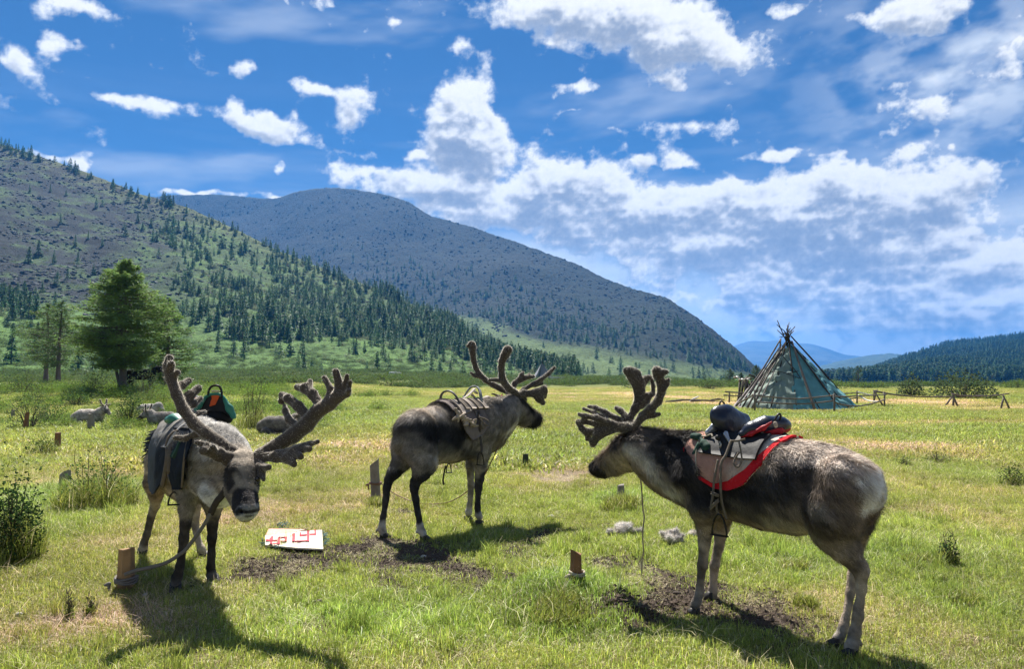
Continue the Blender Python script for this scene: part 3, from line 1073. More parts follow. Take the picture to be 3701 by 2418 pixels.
def tree_sites(n, seed):
    r = np.random.default_rng(seed)
    u, t_ = r.uniform(0, hill_a.cols - 1, n), r.uniform(.02, 1.0, n)
    x, y, z = hill_a.surf(u, t_)
    px, py = hill_a.pix(x, y, z)
    n1 = fbm(x / 26, y / 26, 3, 251)
    ridge = np.interp(px, hill_a.pix(*hill_a.surf(np.arange(hill_a.cols), np.ones(hill_a.cols)))[0], hill_a.pix(*hill_a.surf(np.arange(hill_a.cols), np.ones(hill_a.cols)))[1])
    low = np.interp(px, [0, 300, 430, 560, 700, 830, 960, 1100, 1300], [738, 748, 765, 795, 798, 800, 812, 838, 872])
    left = np.interp(py, [440, 520, 600, 700, 790], [360, 345, 370, 400, 430])
    inside = sstep(-30, 60, px - left) * (1 - sstep(-12, 14, py - low))
    dens = inside * (.42 + 1.4 * sstep(.42, .62, n1)) * (.35 + .65 * sstep(420, 620, py)) * (.55 + .6 * sstep(600, 1000, px))
    dens = np.maximum(dens, (py - ridge < 12) * sstep(380, 700, px) * .9)
    dens = np.maximum(dens, (py - ridge < 16) * .75 * (n1 > .42))
    dens = np.maximum(dens, .025 + .05 * (px < 330) * (n1 > .6))
    dens = np.maximum(dens, .8 * (px < 90) * (np.abs(py - 715) < 28))
    dens = np.maximum(dens, .10 * (py > low) * (py < low + 40) * (px > 420))
    keep = (r.uniform(0, 1, n) < dens) & (px > -520) & (px < 1345)
    return x[keep], y[keep], z[keep], px[keep], py[keep]


_R = hill_a.pix(*hill_a.surf(np.arange(hill_a.cols), np.ones(hill_a.cols)))
RIDGE_PX, RIDGE_PY = _R[0], _R[1]


def hill_trees():
    r = np.random.default_rng(31)
    x, y, z, px, py = tree_sites(8600, 33)
    h = r.uniform(4.0, 9.5, len(x)) * (.8 + .35 * sstep(.4, .7, fbm(x / 60, y / 60, 2, 261)))
    inview = (px > -5)
    size = np.where(inview, h / y, 0)
    order = np.argsort(-size)
    big, rest = order[:296], order[296:]
    for i in big:
        k = int(r.integers(0, 5))
        s = h[i]
        big_ = 'tall' if s > 8.2 else 'small' if s < 6.0 else 'middling'
        rowr, lowr = np.interp(px[i], RIDGE_PX, RIDGE_PY), np.interp(px[i], [0, 300, 430, 560, 700, 830, 960, 1100, 1300], [738, 748, 765, 795, 798, 800, 812, 838, 872])
        where = 'standing against the sky or mountain on the crest of the hillside' if py[i] - rowr < 16 else 'alone on the bare grey scree of the hillside' if px[i] < 330 and py[i] < 690 else 'at the foot of the scree beside the meadow' if px[i] < 330 else 'out on the green slope below the larch wood' if py[i] > lowr - 14 else 'within the larch wood on the hillside'
        e = empty('larch_tree', (x[i], y[i], z[i] - .1), big_ + ' slender larch ' + where, 'tree', 'larches on the hillside')
        e.rotation_euler = (float(r.normal(0, .03)), float(r.normal(0, .03)), float(r.uniform(0, 6.28)))
        w = s * float(r.uniform(.85, 1.5))
        e.scale = (w, w, s)
        for nm, md in (('crown', L_CROWN[k]), ('trunk', L_TRUNK[k])):
            o = bpy.data.objects.new(nm, md)
            COL.objects.link(o)
            o.parent = e
    n = len(rest)
    meshes = [mesh_data('far_larch', np.concatenate([v, tv]), [tuple(q) for q in f] + [tuple(int(a) + len(v) for a in q) for q in tf], m_needle_i, np.concatenate([c, np.tile([[.08, .07, .055]], (len(tv), 1))]), smooth=False) for v, f, c, tv, tf in LARCH[:4]]
    s = h[rest]
    w = s * r.uniform(.85, 1.5, n)
    tint = np.repeat(r.uniform(.8, 1.25, (n, 1)), 4, 1)
    scatter('larch_wood', np.stack([x[rest], y[rest], z[rest] - .1], -1), meshes, np.stack([np.zeros(n), np.zeros(n), r.uniform(0, 6.28, n)], -1), np.stack([w, w, s], -1), tint, r.integers(0, 4, n), 'remaining larch wood thickening along the hillside')
    # pale willow bushes between the larches, and bushes on the scree
    x, y, z, px, py = (q for q in tree_sites(6500, 43))
    n = len(x)
    s = r.uniform(.5, 1.35, n)
    scatter('willow_scrub', np.stack([x, y, z - .1], -1), willow, np.stack([np.zeros(n), np.zeros(n), r.uniform(0, 6.28, n)], -1), np.stack([s, s, s * .8], -1), np.repeat(r.uniform(.7, 1.3, (n, 1)), 4, 1), r.integers(0, 2, n), 'pale grey green willow scrub between the larches')
    u, t_ = r.uniform(0, hill_a.cols - 1, 3600), r.uniform(0, .55, 3600)
    x, y, z = hill_a.surf(u, t_)
    n = len(x)
    s = r.uniform(.8, 2.6, n)
    scatter('slope_scrub', np.stack([x, y, z - .1], -1), birch, np.stack([np.zeros(n), np.zeros(n), r.uniform(0, 6.28, n)], -1), np.stack([s * 1.3, s * 1.3, s * .6], -1), np.repeat(r.uniform(.7, 1.25, (n, 1)), 4, 1), r.integers(0, 3, n), 'low green scrub on the foot of the slope')
    # the dark mountain: bushes and trees on its lower flank, forest on the right hill
    u, t_ = r.uniform(0, hill_b.cols - 1, 12000), r.uniform(0, .75, 12000)
    x, y, z = hill_b.surf(u, t_)
    px, py = hill_b.pix(x, y, z)
    n1 = fbm(x / 80, y / 80, 3, 271)
    edge = np.interp(px, [250, 900, 1150, 1250, 1350, 1500, 1650, 1800], [690, 690, 750, 785, 806, 828, 850, 870])
    keep = r.uniform(0, 1, len(x)) < sstep(.3, .62, n1) * .7 * np.exp(-np.clip(edge - py, 0, 400) / 70) + .05
    keep &= (py < edge + 4) | (r.uniform(0, 1, len(x)) < .05)
    x, y, z = x[keep], y[keep], z[keep]
    n = len(x)
    s = r.uniform(4, 11, n)
    scatter('mountain_wood', np.stack([x, y, z - .1], -1), meshes, np.stack([np.zeros(n), np.zeros(n), r.uniform(0, 6.28, n)], -1), np.stack([s * 1.3, s * 1.3, s], -1), np.repeat(r.uniform(.7, 1.3, (n, 1)), 4, 1), r.integers(0, 4, n), 'scattered wood on the lower flank of the dark mountain')
    u, t_ = r.uniform(0, hill_d.cols * .86, 23000), r.uniform(0, 1.01, 23000)
    x, y, z = hill_d.surf(u, t_)
    n = len(x)
    s = r.uniform(9, 17, n)
    scatter('hill_forest', np.stack([x, y, z - .5], -1), meshes, np.stack([np.zeros(n), np.zeros(n), r.uniform(0, 6.28, n)], -1), np.stack([s * 1.6, s * 1.6, s], -1), np.repeat(r.uniform(.6, 1.0, (n, 1)), 4, 1), r.integers(0, 4, n), 'dense larch forest covering the right hand hill')



def scree():
    """loose boulders covering the bare slopes"""
    r = np.random.default_rng(51)
    ms = [material('scree boulder', (.075, .08, .085), .9, var=.5, vscale=.8, inst='tint')]
    rocks = []
    for i in range(4):
        V, Fs = [], []
        for a in range(4):
            for b in range(6):
                th, ph = math.pi * (a + .5) / 4, 2 * math.pi * b / 6
                V.append(np.array([math.sin(th) * math.cos(ph), math.sin(th) * math.sin(ph), math.cos(th) * .65]) * r.uniform(.65, 1.25))
        for a in range(3):
            for b in range(6):
                Fs.append((a * 6 + b, a * 6 + 6 + b, a * 6 + 6 + (b + 1) % 6, a * 6 + (b + 1) % 6))
        Fs += [tuple(range(6)), tuple(range(23, 17, -1))]
        rocks.append(mesh_data('boulder', np.array(V), Fs, ms[0], smooth=False))
    for name, hill, n, lo, hi, s0, s1, lab in (('hillside_scree', hill_a, 26000, .25, 1.0, .35, 1.5, 'grey boulders of the scree on the near hillside'), ('mountain_scree', hill_b, 13000, .35, 1.0, .8, 3.0, 'dark boulders strewn over the broad mountain')):
        u, t_ = r.uniform(0, hill.cols - 1, n), r.uniform(lo, hi, n)
        x, y, z = hill.surf(u, t_)
        px, py = hill.pix(x, y, z)
        nz = fbm(x / 30, y / 30, 4, 281)
        if hill is hill_a:
            keep = r.uniform(0, 1, n) < (1 - .8 * sstep(250, 560, px + (py - 560) * .35)) * sstep(.30, .55, nz) * sstep(745, 690, py)
        else:
            keep = r.uniform(0, 1, n) < sstep(.3, .6, nz) * sstep(840, 700, py)
        keep &= (px > -520) & (px < 1900)
        x, y, z = x[keep], y[keep], z[keep]
        k = len(x)
        s = s0 + (s1 - s0) * r.uniform(0, 1, k) ** 2.5
        b = r.uniform(.45, 1.5, (k, 1)) * np.array([[.95, 1.0, 1.02, 1]]) * (.34 if hill is hill_b else .85)
        scatter(name, np.stack([x, y, z], -1), rocks, r.uniform(-.4, .4, (k, 3)) * np.array([1, 1, 8]), np.stack([s * 1.3, s, s * .8], -1), b, r.integers(0, 4, k), lab)


hill_trees()
scree()
# ================================================================== animals: smooth-union distance fields turned into one continuous surface
class Field:
    def __init__(self, lat=(0, 1, 0)):
        self.prims = []
        self.lat = np.asarray(lat, float) / np.linalg.norm(lat)

    def cone(self, a, b, ra, rb, k=.03, ls=1.0, sub=False, axis=None):
        """tapered capsule; ls < 1 narrows it along the field's lateral axis (or the given axis)"""
        self.prims.append((np.asarray(a, float), np.asarray(b, float), float(ra), float(rb), k, ls, sub, self.lat if axis is None else np.asarray(axis, float) / np.linalg.norm(axis)))

    def chain(self, pts, rad, k=.03, ls=1.0, axis=None):
        for i in range(len(pts) - 1):
            self.cone(pts[i], pts[i + 1], rad[i], rad[i + 1], k, ls, axis=axis)

    def mesh(self, h):
        lo = np.min([np.minimum(p[0] - p[2], p[1] - p[3]) for p in self.prims if not p[6]], 0) - 4 * h
        hi = np.max([np.maximum(p[0] + p[2], p[1] + p[3]) for p in self.prims if not p[6]], 0) + 4 * h
        n = np.ceil((hi - lo) / h).astype(int) + 1
        f = np.full(n, .2, np.float32)
        ax = [lo[i] + np.arange(n[i]) * h for i in range(3)]
        for a, b, ra, rb, k, ls, sub, lat in self.prims:
            m = max(ra, rb) + max(.06, k * 1.2)
            i0 = np.clip(np.floor((np.minimum(a, b) - m - lo) / h).astype(int), 0, n - 1)
            i1 = np.clip(np.ceil((np.maximum(a, b) + m - lo) / h).astype(int) + 1, 1, n)
            sl = tuple(slice(i0[i], i1[i]) for i in range(3))
            X = ax[0][sl[0]][:, None, None].astype(np.float32)
            Y = ax[1][sl[1]][None, :, None].astype(np.float32)
            Z = ax[2][sl[2]][None, None, :].astype(np.float32)
            dx, dy, dz = X - a[0], Y - a[1], Z - a[2]
            d = b - a
            dd = float(d @ d) + 1e-12
            t_ = np.clip((dx * d[0] + dy * d[1] + dz * d[2]) / dd, 0, 1)
            qx, qy, qz = dx - t_ * d[0], dy - t_ * d[1], dz - t_ * d[2]
            q2 = qx * qx + qy * qy + qz * qz
            if ls != 1.0:
                lq = qx * lat[0] + qy * lat[1] + qz * lat[2]
                q2 = q2 + lq * lq * (1 / ls ** 2 - 1)
            g = np.sqrt(q2) - (ra + (rb - ra) * t_)
            if ls < 1:
                g = g * (ls * .5 + .5)
            F0 = f[sl]
            if sub:
                g = -g
                hh = np.clip(k - np.abs(F0 - g), 0, None) / k
                f[sl] = np.maximum(F0, g) + hh * hh * k * .25
            else:
                hh = np.clip(k - np.abs(F0 - g), 0, None) / k
                f[sl] = np.minimum(F0, g) - hh * hh * k * .25
        return surface_nets(f, lo, h)


def surface_nets(f, lo, h):
    s = f < 0
    n = np.array(f.shape)
    corners = [(i, j, k) for i in (0, 1) for j in (0, 1) for k in (0, 1)]
    cnt = np.zeros(n - 1, np.int8)
    for c in corners:
        cnt += s[c[0]:n[0] - 1 + c[0], c[1]:n[1] - 1 + c[1], c[2]:n[2] - 1 + c[2]]
    cells = np.argwhere((cnt > 0) & (cnt < 8))
    vid = np.full(n - 1, -1, np.int64)
    vid[tuple(cells.T)] = np.arange(len(cells))
    fv = np.stack([f[cells[:, 0] + c[0], cells[:, 1] + c[1], cells[:, 2] + c[2]] for c in corners], 1)
    acc, num = np.zeros((len(cells), 3)), np.zeros(len(cells))
    for a in range(8):
        for ax_ in range(3):
            ca = np.array(corners[a])
            if ca[ax_] == 0:
                cb = ca.copy()
                cb[ax_] = 1
                b = corners.index(tuple(cb))
                fa, fb = fv[:, a], fv[:, b]
                cr = (fa < 0) != (fb < 0)
                t_ = np.where(cr, fa / np.where(cr, fa - fb, 1), 0)
                p = ca[None, :] + t_[:, None] * (cb - ca)[None, :]
                acc += p * cr[:, None]
                num += cr
    V = lo + (cells + acc / num[:, None]) * h
    quads = []
    for ax_ in range(3):
        sa = [slice(1, n[i] - 1) for i in range(3)]
        sb = list(sa)
        sa[ax_], sb[ax_] = slice(0, n[ax_] - 1), slice(1, n[ax_])
        A, B = s[tuple(sa)], s[tuple(sb)]
        e = np.argwhere(A != B)
        off = [1, 1, 1]
        off[ax_] = 0
        e0 = e + np.array(off)
        flip = A[tuple(e.T)]
        u, v = (ax_ + 1) % 3, (ax_ + 2) % 3
        du, dv = np.eye(3, dtype=int)[u], np.eye(3, dtype=int)[v]
        q = np.stack([vid[tuple((e0 - du - dv).T)], vid[tuple((e0 - dv).T)], vid[tuple(e0.T)], vid[tuple((e0 - du).T)]], 1)
        q[~flip] = q[~flip][:, ::-1]
        quads.append(q)
    Q = np.concatenate(quads)
    Q = Q[(Q >= 0).all(1)]
    return V, Q


def normals(V, Q):
    fn = np.cross(V[Q[:, 2]] - V[Q[:, 0]], V[Q[:, 3]] - V[Q[:, 1]])
    N = np.zeros_like(V)
    for i in range(4):
        np.add.at(N, Q[:, i], fn)
    return N / (np.linalg.norm(N, axis=1, keepdims=True) + 1e-12)


def relax(V, Q, it=2):
    for _ in range(it):
        A, c = np.zeros_like(V), np.zeros(len(V))
        for i in range(4):
            for j in ((i + 1) % 4, (i + 3) % 4):
                np.add.at(A, Q[:, i], V[Q[:, j]])
                np.add.at(c, Q[:, i], 1)
        V = V * .5 + .5 * A / c[:, None]
    return V


def n3(P, s, seed=0):
    return (fbm(P[:, 0] * s + P[:, 2] * s * .7, P[:, 1] * s - P[:, 2] * s * .6, 3, seed) + fbm(P[:, 2] * s + 7, P[:, 0] * s * .6 + P[:, 1] * s * .8, 3, seed + 5)) * .5


class Beast:
    """a posed animal built from picture coordinates of one enlarged crop plus distances"""

    def __init__(self, x0, y0, k, fore, hind):
        self.x0, self.y0, self.k = x0, y0, k
        self.fore, self.hind = np.array(fore, float), np.array(hind, float)
        ax = self.fore - self.hind
        self.ax = np.array([*(ax / np.linalg.norm(ax)), 0])
        self.lat = np.array([-self.ax[1], self.ax[0], 0])       # the animal's left
        self.far = self.lat if self.lat[1] > 0 else -self.lat    # sideways, away from the camera

    def PY(self, zx, zy, Y):
        return at(self.x0 + zx * self.k, self.y0 + zy * self.k, Y)

    def P(self, zx, zy, off=0.0):
        """point of the crop on the body's vertical middle plane, shifted off metres to the far side"""
        d = ray(self.x0 + zx * self.k, self.y0 + zy * self.k)
        o = np.array([*self.fore, 0]) + self.far * off
        nrm = self.far
        t_ = (o @ nrm - np.array([0, 0, CAMZ]) @ nrm) / (d @ nrm)
        return np.array([0, 0, CAMZ]) + d * t_

    def px(self, r, Y):
        return r * self.k * Y / F


m_fur = material('reindeer coat', attr='col', rough=.85, var=.22, vscale=38, bump=.006, bscale=70, spec=.15)
m_hair = material('reindeer hair', attr='col', rough=.6, trans=.22, spec=.25)
m_velvet = material('antler velvet', attr='col', rough=.9, var=.25, vscale=30, bump=.002, bscale=90, spec=.1, sheen=1.0)
m_fuzz = material('antler fuzz', attr='col', rough=.7, trans=.7, spec=.1)
m_hoof = material('hoof horn', (.035, .032, .03), .5, var=.3, vscale=20)
m_eye = material('dark eye', (.012, .009, .007), .12, spec=.6)


def paint(V, base, strokes, lat, warp=.03, seed=0):
    """coat colours: soft-edged strokes (points, radius, softness, colour, strength) measured in the animal's side view"""
    C = np.tile(np.array(base, float), (len(V), 1))
    W = V + np.stack([n3(V, 9, seed) - .5, n3(V, 9, seed + 2) - .5, n3(V, 9, seed + 4) - .5], 1) * 2 * warp
    for pts, rad, soft, colr, st_ in strokes:
        pts = [np.asarray(p, float) for p in pts]
        if len(pts) == 1:
            pts = pts * 2
        best = np.full(len(V), 9.0)
        for a, b in zip(pts[:-1], pts[1:]):
            d = b - a
            d = d - lat * (d @ lat)
            q = W - a
            q = q - np.outer(q @ lat, lat)
            t_ = np.clip((q @ d) / (d @ d + 1e-9), 0, 1)
            best = np.minimum(best, np.linalg.norm(q - t_[:, None] * d, axis=1))
        w = 1 - sstep(rad - soft * .5, rad + soft * .5, best)
        w = (w * st_)[:, None]
        C = C * (1 - w) + np.array(colr) * w
    n = np.clip((n3(V, 20, seed + 9) - .5) * 2.6 + .5, 0, 1)
    n2 = np.clip((n3(V, 55, seed + 19) - .5) * 2.4 + .5, 0, 1)
    return (C * (.42 + .80 * n[:, None] + .36 * n2[:, None])).clip(.006, .85)


def hair(V, Q, N, C, count, length, flow, lift, width, seed, lenfun=None, light=1.25, jitter=.35):
    """coat hairs as slim single triangles lying along the flow"""
    r = np.random.default_rng(seed)
    ar = np.linalg.norm(np.cross(V[Q[:, 2]] - V[Q[:, 0]], V[Q[:, 3]] - V[Q[:, 1]]), axis=1)
    f = r.choice(len(Q), count, p=ar / ar.sum())
    a, b = r.uniform(0, 1, (count, 1)), r.uniform(0, 1, (count, 1))
    q = Q[f]
    bl = lambda A: (A[q[:, 0]] * (1 - a) + A[q[:, 1]] * a) * (1 - b) + (A[q[:, 3]] * (1 - a) + A[q[:, 2]] * a) * b
    p, nn, cc = bl(V), bl(N), bl(C)
    nn /= np.linalg.norm(nn, axis=1, keepdims=True) + 1e-9
    fl = flow(p) + r.normal(0, jitter, (count, 3))
    fl = fl - nn * (fl * nn).sum(1, keepdims=True)
    fl /= np.linalg.norm(fl, axis=1, keepdims=True) + 1e-9
    lf = lift * r.uniform(.5, 1.6, (count, 1))
    d = fl * np.sqrt(np.clip(1 - lf * lf, .05, 1)) + nn * lf
    L = length * r.uniform(.6, 1.3, (count, 1))
    if lenfun is not None:
        L = L * lenfun(p)[:, None]
    side = np.cross(d, nn)
    side /= np.linalg.norm(side, axis=1, keepdims=True) + 1e-9
    w = width * r.uniform(.7, 1.4, (count, 1))
    HV = np.stack([p - side * w - nn * .002, p + side * w - nn * .002, p + d * L], 1).reshape(-1, 3)
    hc = cc * (1 + r.normal(0, .24, (count, 1))) * light * (.55 + .9 * np.clip((n3(p, 40, seed) - .5) * 2.2 + .5, 0, 1))[:, None]
    return HV, np.arange(count * 3).reshape(-1, 3), np.repeat(hc.clip(.006, .9), 3, 0)


def hoof(p, d, size, parent):
    """cloven hoof: two pointed toes side by side pointing along d, flat on the ground"""
    d = np.array([d[0], d[1], 0])
    d /= np.linalg.norm(d)
    s = np.array([-d[1], d[0], 0])
    g = float(G(p[0], p[1]))
    parts = []
    for sg in (-1, 1):
        c = np.array([p[0], p[1], g]) + s * sg * size * .36
        V, Fs = [], []
        for (u, hgt, w) in ((-.55, .9, .30), (-.1, 1.0, .36), (.5, .62, .34), (.95, .26, .22), (1.2, .10, .06)):
            for (e, z) in ((-1, -.15), (1, -.15), (.8, hgt), (-.8, hgt)):
                V.append(c + d * u * size + s * e * w * size + np.array([0, 0, z * size]))
        for i in range(4):
            for k in range(4):
                k2 = (k + 1) % 4
                Fs.append((i * 4 + k, i * 4 + k2, i * 4 + 4 + k2, i * 4 + 4 + k))
        Fs += [(3, 2, 1, 0), (16, 17, 18, 19)]
        parts.append((np.array(V), Fs))
    return mk('hoof', *join(parts), m_hoof, parent)


def ear(base, tip, width, face, parent, colr):
    """leaf-shaped cupped ear"""
    base, tip = np.asarray(base, float), np.asarray(tip, float)
    d = tip - base
    s = np.cross(d / np.linalg.norm(d), face)
    s /= np.linalg.norm(s)
    nrm = np.cross(s, d / np.linalg.norm(d))
    V, Fs = [], []
    T = np.linspace(0, 1, 9)
    for th in (0, 1):
        for t_ in T:
            w = width * (math.sin(math.pi * min(t_ * .85 + .12, 1)) ** .8)
            for e in (-1, -.5, 0, .5, 1):
                V.append(base + d * t_ + s * e * w + nrm * (abs(e) ** 1.6 * w * .55 - th * .008 * (1 - t_ * .6)))
    for th in (0, 1):
        for i in range(8):
            for k in range(4):
                q = [th * 45 + i * 5 + k, th * 45 + i * 5 + k + 1, th * 45 + i * 5 + 6 + k, th * 45 + i * 5 + 5 + k]
                Fs.append(tuple(q if th else q[::-1]))
    for i in range(8):
        for k in (0, 4):
            Fs.append((i * 5 + k, i * 5 + 5 + k, 45 + i * 5 + 5 + k, 45 + i * 5 + k))
    return mk('ear', np.array(V), Fs, m_fur, parent, C=np.tile([colr], (len(V), 1)))


def ball(c, r, n=10, sq=(1, 1, 1)):
    V, Fs = [], []
    for i in range(n + 1):
        for j in range(2 * n):
            a, b = math.pi * i / n, math.pi * j / n
            V.append(np.asarray(c) + r * np.array([math.sin(a) * math.cos(b) * sq[0], math.sin(a) * math.sin(b) * sq[1], math.cos(a) * sq[2]]))
    for i in range(n):
        for j in range(2 * n):
            j2 = (j + 1) % (2 * n)
            Fs.append((i * 2 * n + j, (i + 1) * 2 * n + j, (i + 1) * 2 * n + j2, i * 2 * n + j2))
    return np.array(V), Fs


def antler(fld, h, parent, seed, tone=(.066, .055, .047), fuzz=(.70, .64, .55), count=5000):
    V, Q = fld.mesh(h)
    V = relax(V, Q, 1)
    N = normals(V, Q)
    V = V + N * ((n3(V, 30, seed) - .5) * .004)[:, None]
    C = np.array(tone) * (.75 + .6 * n3(V, 18, seed + 3)[:, None])
    o = mk('antler', V, Q, m_velvet, parent, C=C)
    hv, hf, hc = hair(V, Q, N, np.tile([fuzz], (len(V), 1)), count, .0125, lambda p: np.zeros_like(p), .92, .00048, seed, light=1.0, jitter=1.0)
    mk('velvet_fuzz', hv, hf, m_fuzz, o, C=hc, smooth=False)
    return o


def finish(B, fld, root, base, strokes, h, hairs, length, seed, lenfun=None, warp=.03, lift=.3):
    V, Q = fld.mesh(h)
    V = relax(V, Q, 1)
    N = normals(V, Q)
    V = V + N * ((n3(V, 22, seed) - .5) * .016 + (n3(V, 48, seed + 31) - .5) * .010 * sstep(.5, .65, V[:, 2]))[:, None]
    C = paint(V, base, strokes, B.lat, warp, seed)
    body = mk('body', V, Q, m_fur, root, C=C)
    ax = B.ax

    def flow(p):
        return np.tile(-ax * .8 + np.array([0, 0, -.7]), (len(p), 1))
    hv, hf, hc = hair(V, Q, N, C, hairs, length, flow, lift, .0016, seed + 1, lenfun)
    mk('hair', hv, hf, m_hair, body, C=hc, smooth=False)
    return V, Q, N, body


# ------------------------------------------------------------------ reindeer with the red-edged blanket (right)
def deer_right():
    B = Beast(2000, 1250, .751, (1.20, 4.78), (1.75, 4.03))
    root = empty('reindeer', (1.48, 4.4, 0), 'brown grey reindeer with dark velvet antlers wearing the pink felt blanket with red edge', 'reindeer', 'saddled reindeer')
    P, PY = B.P, B.PY
    f = Field(B.lat)
    st_ = [(690, 612, 172), (790, 618, 178), (900, 640, 190), (1020, 665, 205), (1150, 676, 214), (1290, 678, 198), (1395, 680, 168), (1468, 685, 112)]
    tp = [P(x, y) for x, y, r in st_]
    tr = [B.px(r, P(x, y)[1]) for x, y, r in st_]
    f.chain(tp, tr, .05, .80)
    B.torso = (np.array(tp), np.array(tr), .80)
    far = B.far

    def limb(pts, k=.03):
        f.chain([p for p, r in pts], [r * (.86 if k <= .02 and i else 1.0) for i, (p, r) in enumerate(pts)], k)
    S_ = lambda zx, zy, off, rp: (P(zx, zy, off), B.px(rp, P(zx, zy, off)[1]))
    Q_ = lambda zx, zy, Y, rp: (PY(zx, zy, Y), B.px(rp, Y))
    # hind legs
    limb([S_(1410, 660, -.09, 135), S_(1350, 800, -.11, 122), Q_(1355, 900, 4.02, 98), Q_(1405, 985, 3.98, 66)], .05)
    limb([Q_(1405, 985, 3.98, 66), Q_(1452, 1050, 3.96, 44), Q_(1482, 1100, 3.95, 37), Q_(1482, 1170, 3.95, 29), Q_(1466, 1300, 3.95, 27), Q_(1452, 1380, 3.95, 30), Q_(1438, 1440, 3.95, 33), Q_(1425, 1462, 3.95, 30)], .02)
    limb([Q_(1482, 1060, 3.95, 34), Q_(1505, 1082, 3.955, 19)], .02)
    limb([Q_(1480, 1440, 3.97, 12), Q_(1470, 1425, 3.97, 16)], .01)
    limb([S_(1440, 690, .09, 115), S_(1425, 830, .10, 98), Q_(1438, 920, 4.22, 62)], .04)
    limb([Q_(1438, 920, 4.22, 62), Q_(1446, 1040, 4.20, 36), Q_(1440, 1110, 4.18, 29), Q_(1420, 1250, 4.14, 24), Q_(1396, 1360, 4.11, 28), Q_(1374, 1408, 4.10, 31), Q_(1362, 1425, 4.1, 28)], .015)
    # buttock and tail
    limb([S_(1490, 640, 0, 56), S_(1508, 720, 0, 52), S_(1495, 800, 0, 32)], .05)
    limb([S_(1538, 610, 0, 30), S_(1552, 690, 0, 24), S_(1546, 750, 0, 12)], .03)
    # forelegs
    limb([S_(700, 640, -.10, 120), S_(728, 760, -.13, 78), Q_(730, 860, 4.66, 44)], .045)
    limb([Q_(730, 860, 4.66, 44), Q_(727, 960, 4.66, 31), Q_(719, 1050, 4.66, 29), Q_(709, 1120, 4.66, 20), Q_(704, 1195, 4.66, 24), Q_(688, 1238, 4.66, 28), Q_(678, 1255, 4.66, 26)], .015)
    limb([S_(760, 660, .10, 110), S_(805, 790, .11, 60), Q_(808, 880, 4.88, 36)], .04)
    limb([Q_(808, 880, 4.88, 36), Q_(796, 970, 4.88, 28), Q_(777, 1055, 4.88, 26), Q_(770, 1120, 4.89, 19), Q_(768, 1175, 4.89, 24), Q_(764, 1205, 4.89, 28), Q_(760, 1218, 4.89, 26)], .015)
    # neck and head
    hd = -.10
    limb([S_(700, 600, 0, 165), S_(620, 580, -.01, 150), S_(550, 560, -.03, 132), S_(480, 525, -.07, 108), S_(425, 495, hd, 92)], .06)
    f.chain([P(560, 660, -.03), P(500, 610, -.05), P(460, 570, -.07)], [.085, .075, .07], .06)
    limb([S_(405, 495, hd, 88), S_(345, 515, hd, 70), S_(290, 548, hd, 52), S_(235, 580, hd, 42), S_(215, 592, hd, 40)], .03)
    limb([S_(385, 555, hd, 45), S_(300, 590, hd, 30), S_(238, 612, hd, 24)], .03)
    limb([S_(196, 588, hd - .02, 24), S_(204, 575, hd + .03, 24)], .02)
    limb([S_(385, 440, hd, 42), S_(330, 478, hd, 40)], .03)
    br, dk, gy, pl = (.30, .242, .19), (.020, .019, .020), (.15, .135, .12), (.46, .41, .35)
    W = lambda *z: [P(q[0], q[1], (q[2] if len(q) > 2 else (-.17 if q[1] > 520 else -.06))) for q in z]
    strokes = [
        (W((1150, 560), (1250, 600), (1360, 640)), .10, .09, (.030, .026, .027), .95),
        (W((1220, 690), (1330, 700)), .09, .10, (.045, .034, .028), .8),
        (W((1150, 495), (1290, 505), (1400, 535), (1500, 600)), .070, .06, (.46, .385, .325), .95),
        (W((640, 500), (680, 600), (730, 690), (900, 700), (1100, 680)), .095, .08, dk, .93),
        (W((720, 740), (860, 745), (960, 740)), .06, .06, dk, .8),
        (W((850, 770), (980, 800), (1100, 830)), .06, .07, (.115, .10, .082), .8),
        (W((1000, 850), (1150, 895), (1240, 905)), .05, .06, (.42, .37, .28), .9),
        (W((1250, 790), (1300, 860), (1390, 870)), .09, .09, (.05, .042, .04), .75),
        (W((1340, 690), (1430, 720), (1450, 800)), .10, .09, (.20, .155, .12), .85),
        (W((1290, 780), (1330, 790)), .035, .05, (.24, .21, .175), .8),
        (W((1490, 640), (1505, 740), (1490, 840)), .03, .05, (.30, .26, .22), .7),
        (W((1618, 630, 0), (1632, 710, 0), (1608, 790, 0)), .062, .03, (.70, .66, .60), .95),
        (W((560, 430), (640, 440), (680, 470)), .06, .06, dk, .9),
        (W((540, 500), (590, 560), (620, 620)), .05, .05, dk, .9),
        (W((440, 480), (480, 560), (530, 640), (575, 690)), .045, .06, (.46, .42, .36), .85),
        (W((560, 700), (600, 705)), .05, .05, (.66, .62, .55), .95),
        (W((420, 440), (500, 430)), .035, .04, (.10, .085, .075), .8),
        (W((700, 780), (730, 800)), .05, .05, (.05, .045, .04), .7),
        ([PY(727, 1000, 4.66), PY(712, 1100, 4.66)], .03, .03, (.07, .055, .045), .7),
        ([PY(1450, 1060, 3.96), PY(1430, 1090, 3.96)], .045, .03, (.06, .045, .035), .7),
        ([PY(1440, 1420, 3.95), PY(1430, 1460, 3.95)], .035, .03, (.30, .27, .23), .8),
        ([PY(1378, 1405, 4.1)], .045, .03, (.33, .30, .26), .8),
        ([PY(690, 1230, 4.66)], .05, .03, (.24, .21, .18), .8),
        (W((380, 430, hd), (330, 480, hd)), .055, .05, (.028, .023, .022), .9),
        (W((290, 545, hd), (390, 560, hd)), .055, .04, (.36, .30, .22), .85),
        (W((215, 590, hd), (235, 600, hd)), .07, .035, (.016, .015, .016), .97),
        (W((190, 600, hd)), .018, .016, (.55, .53, .5), .8),
    ]
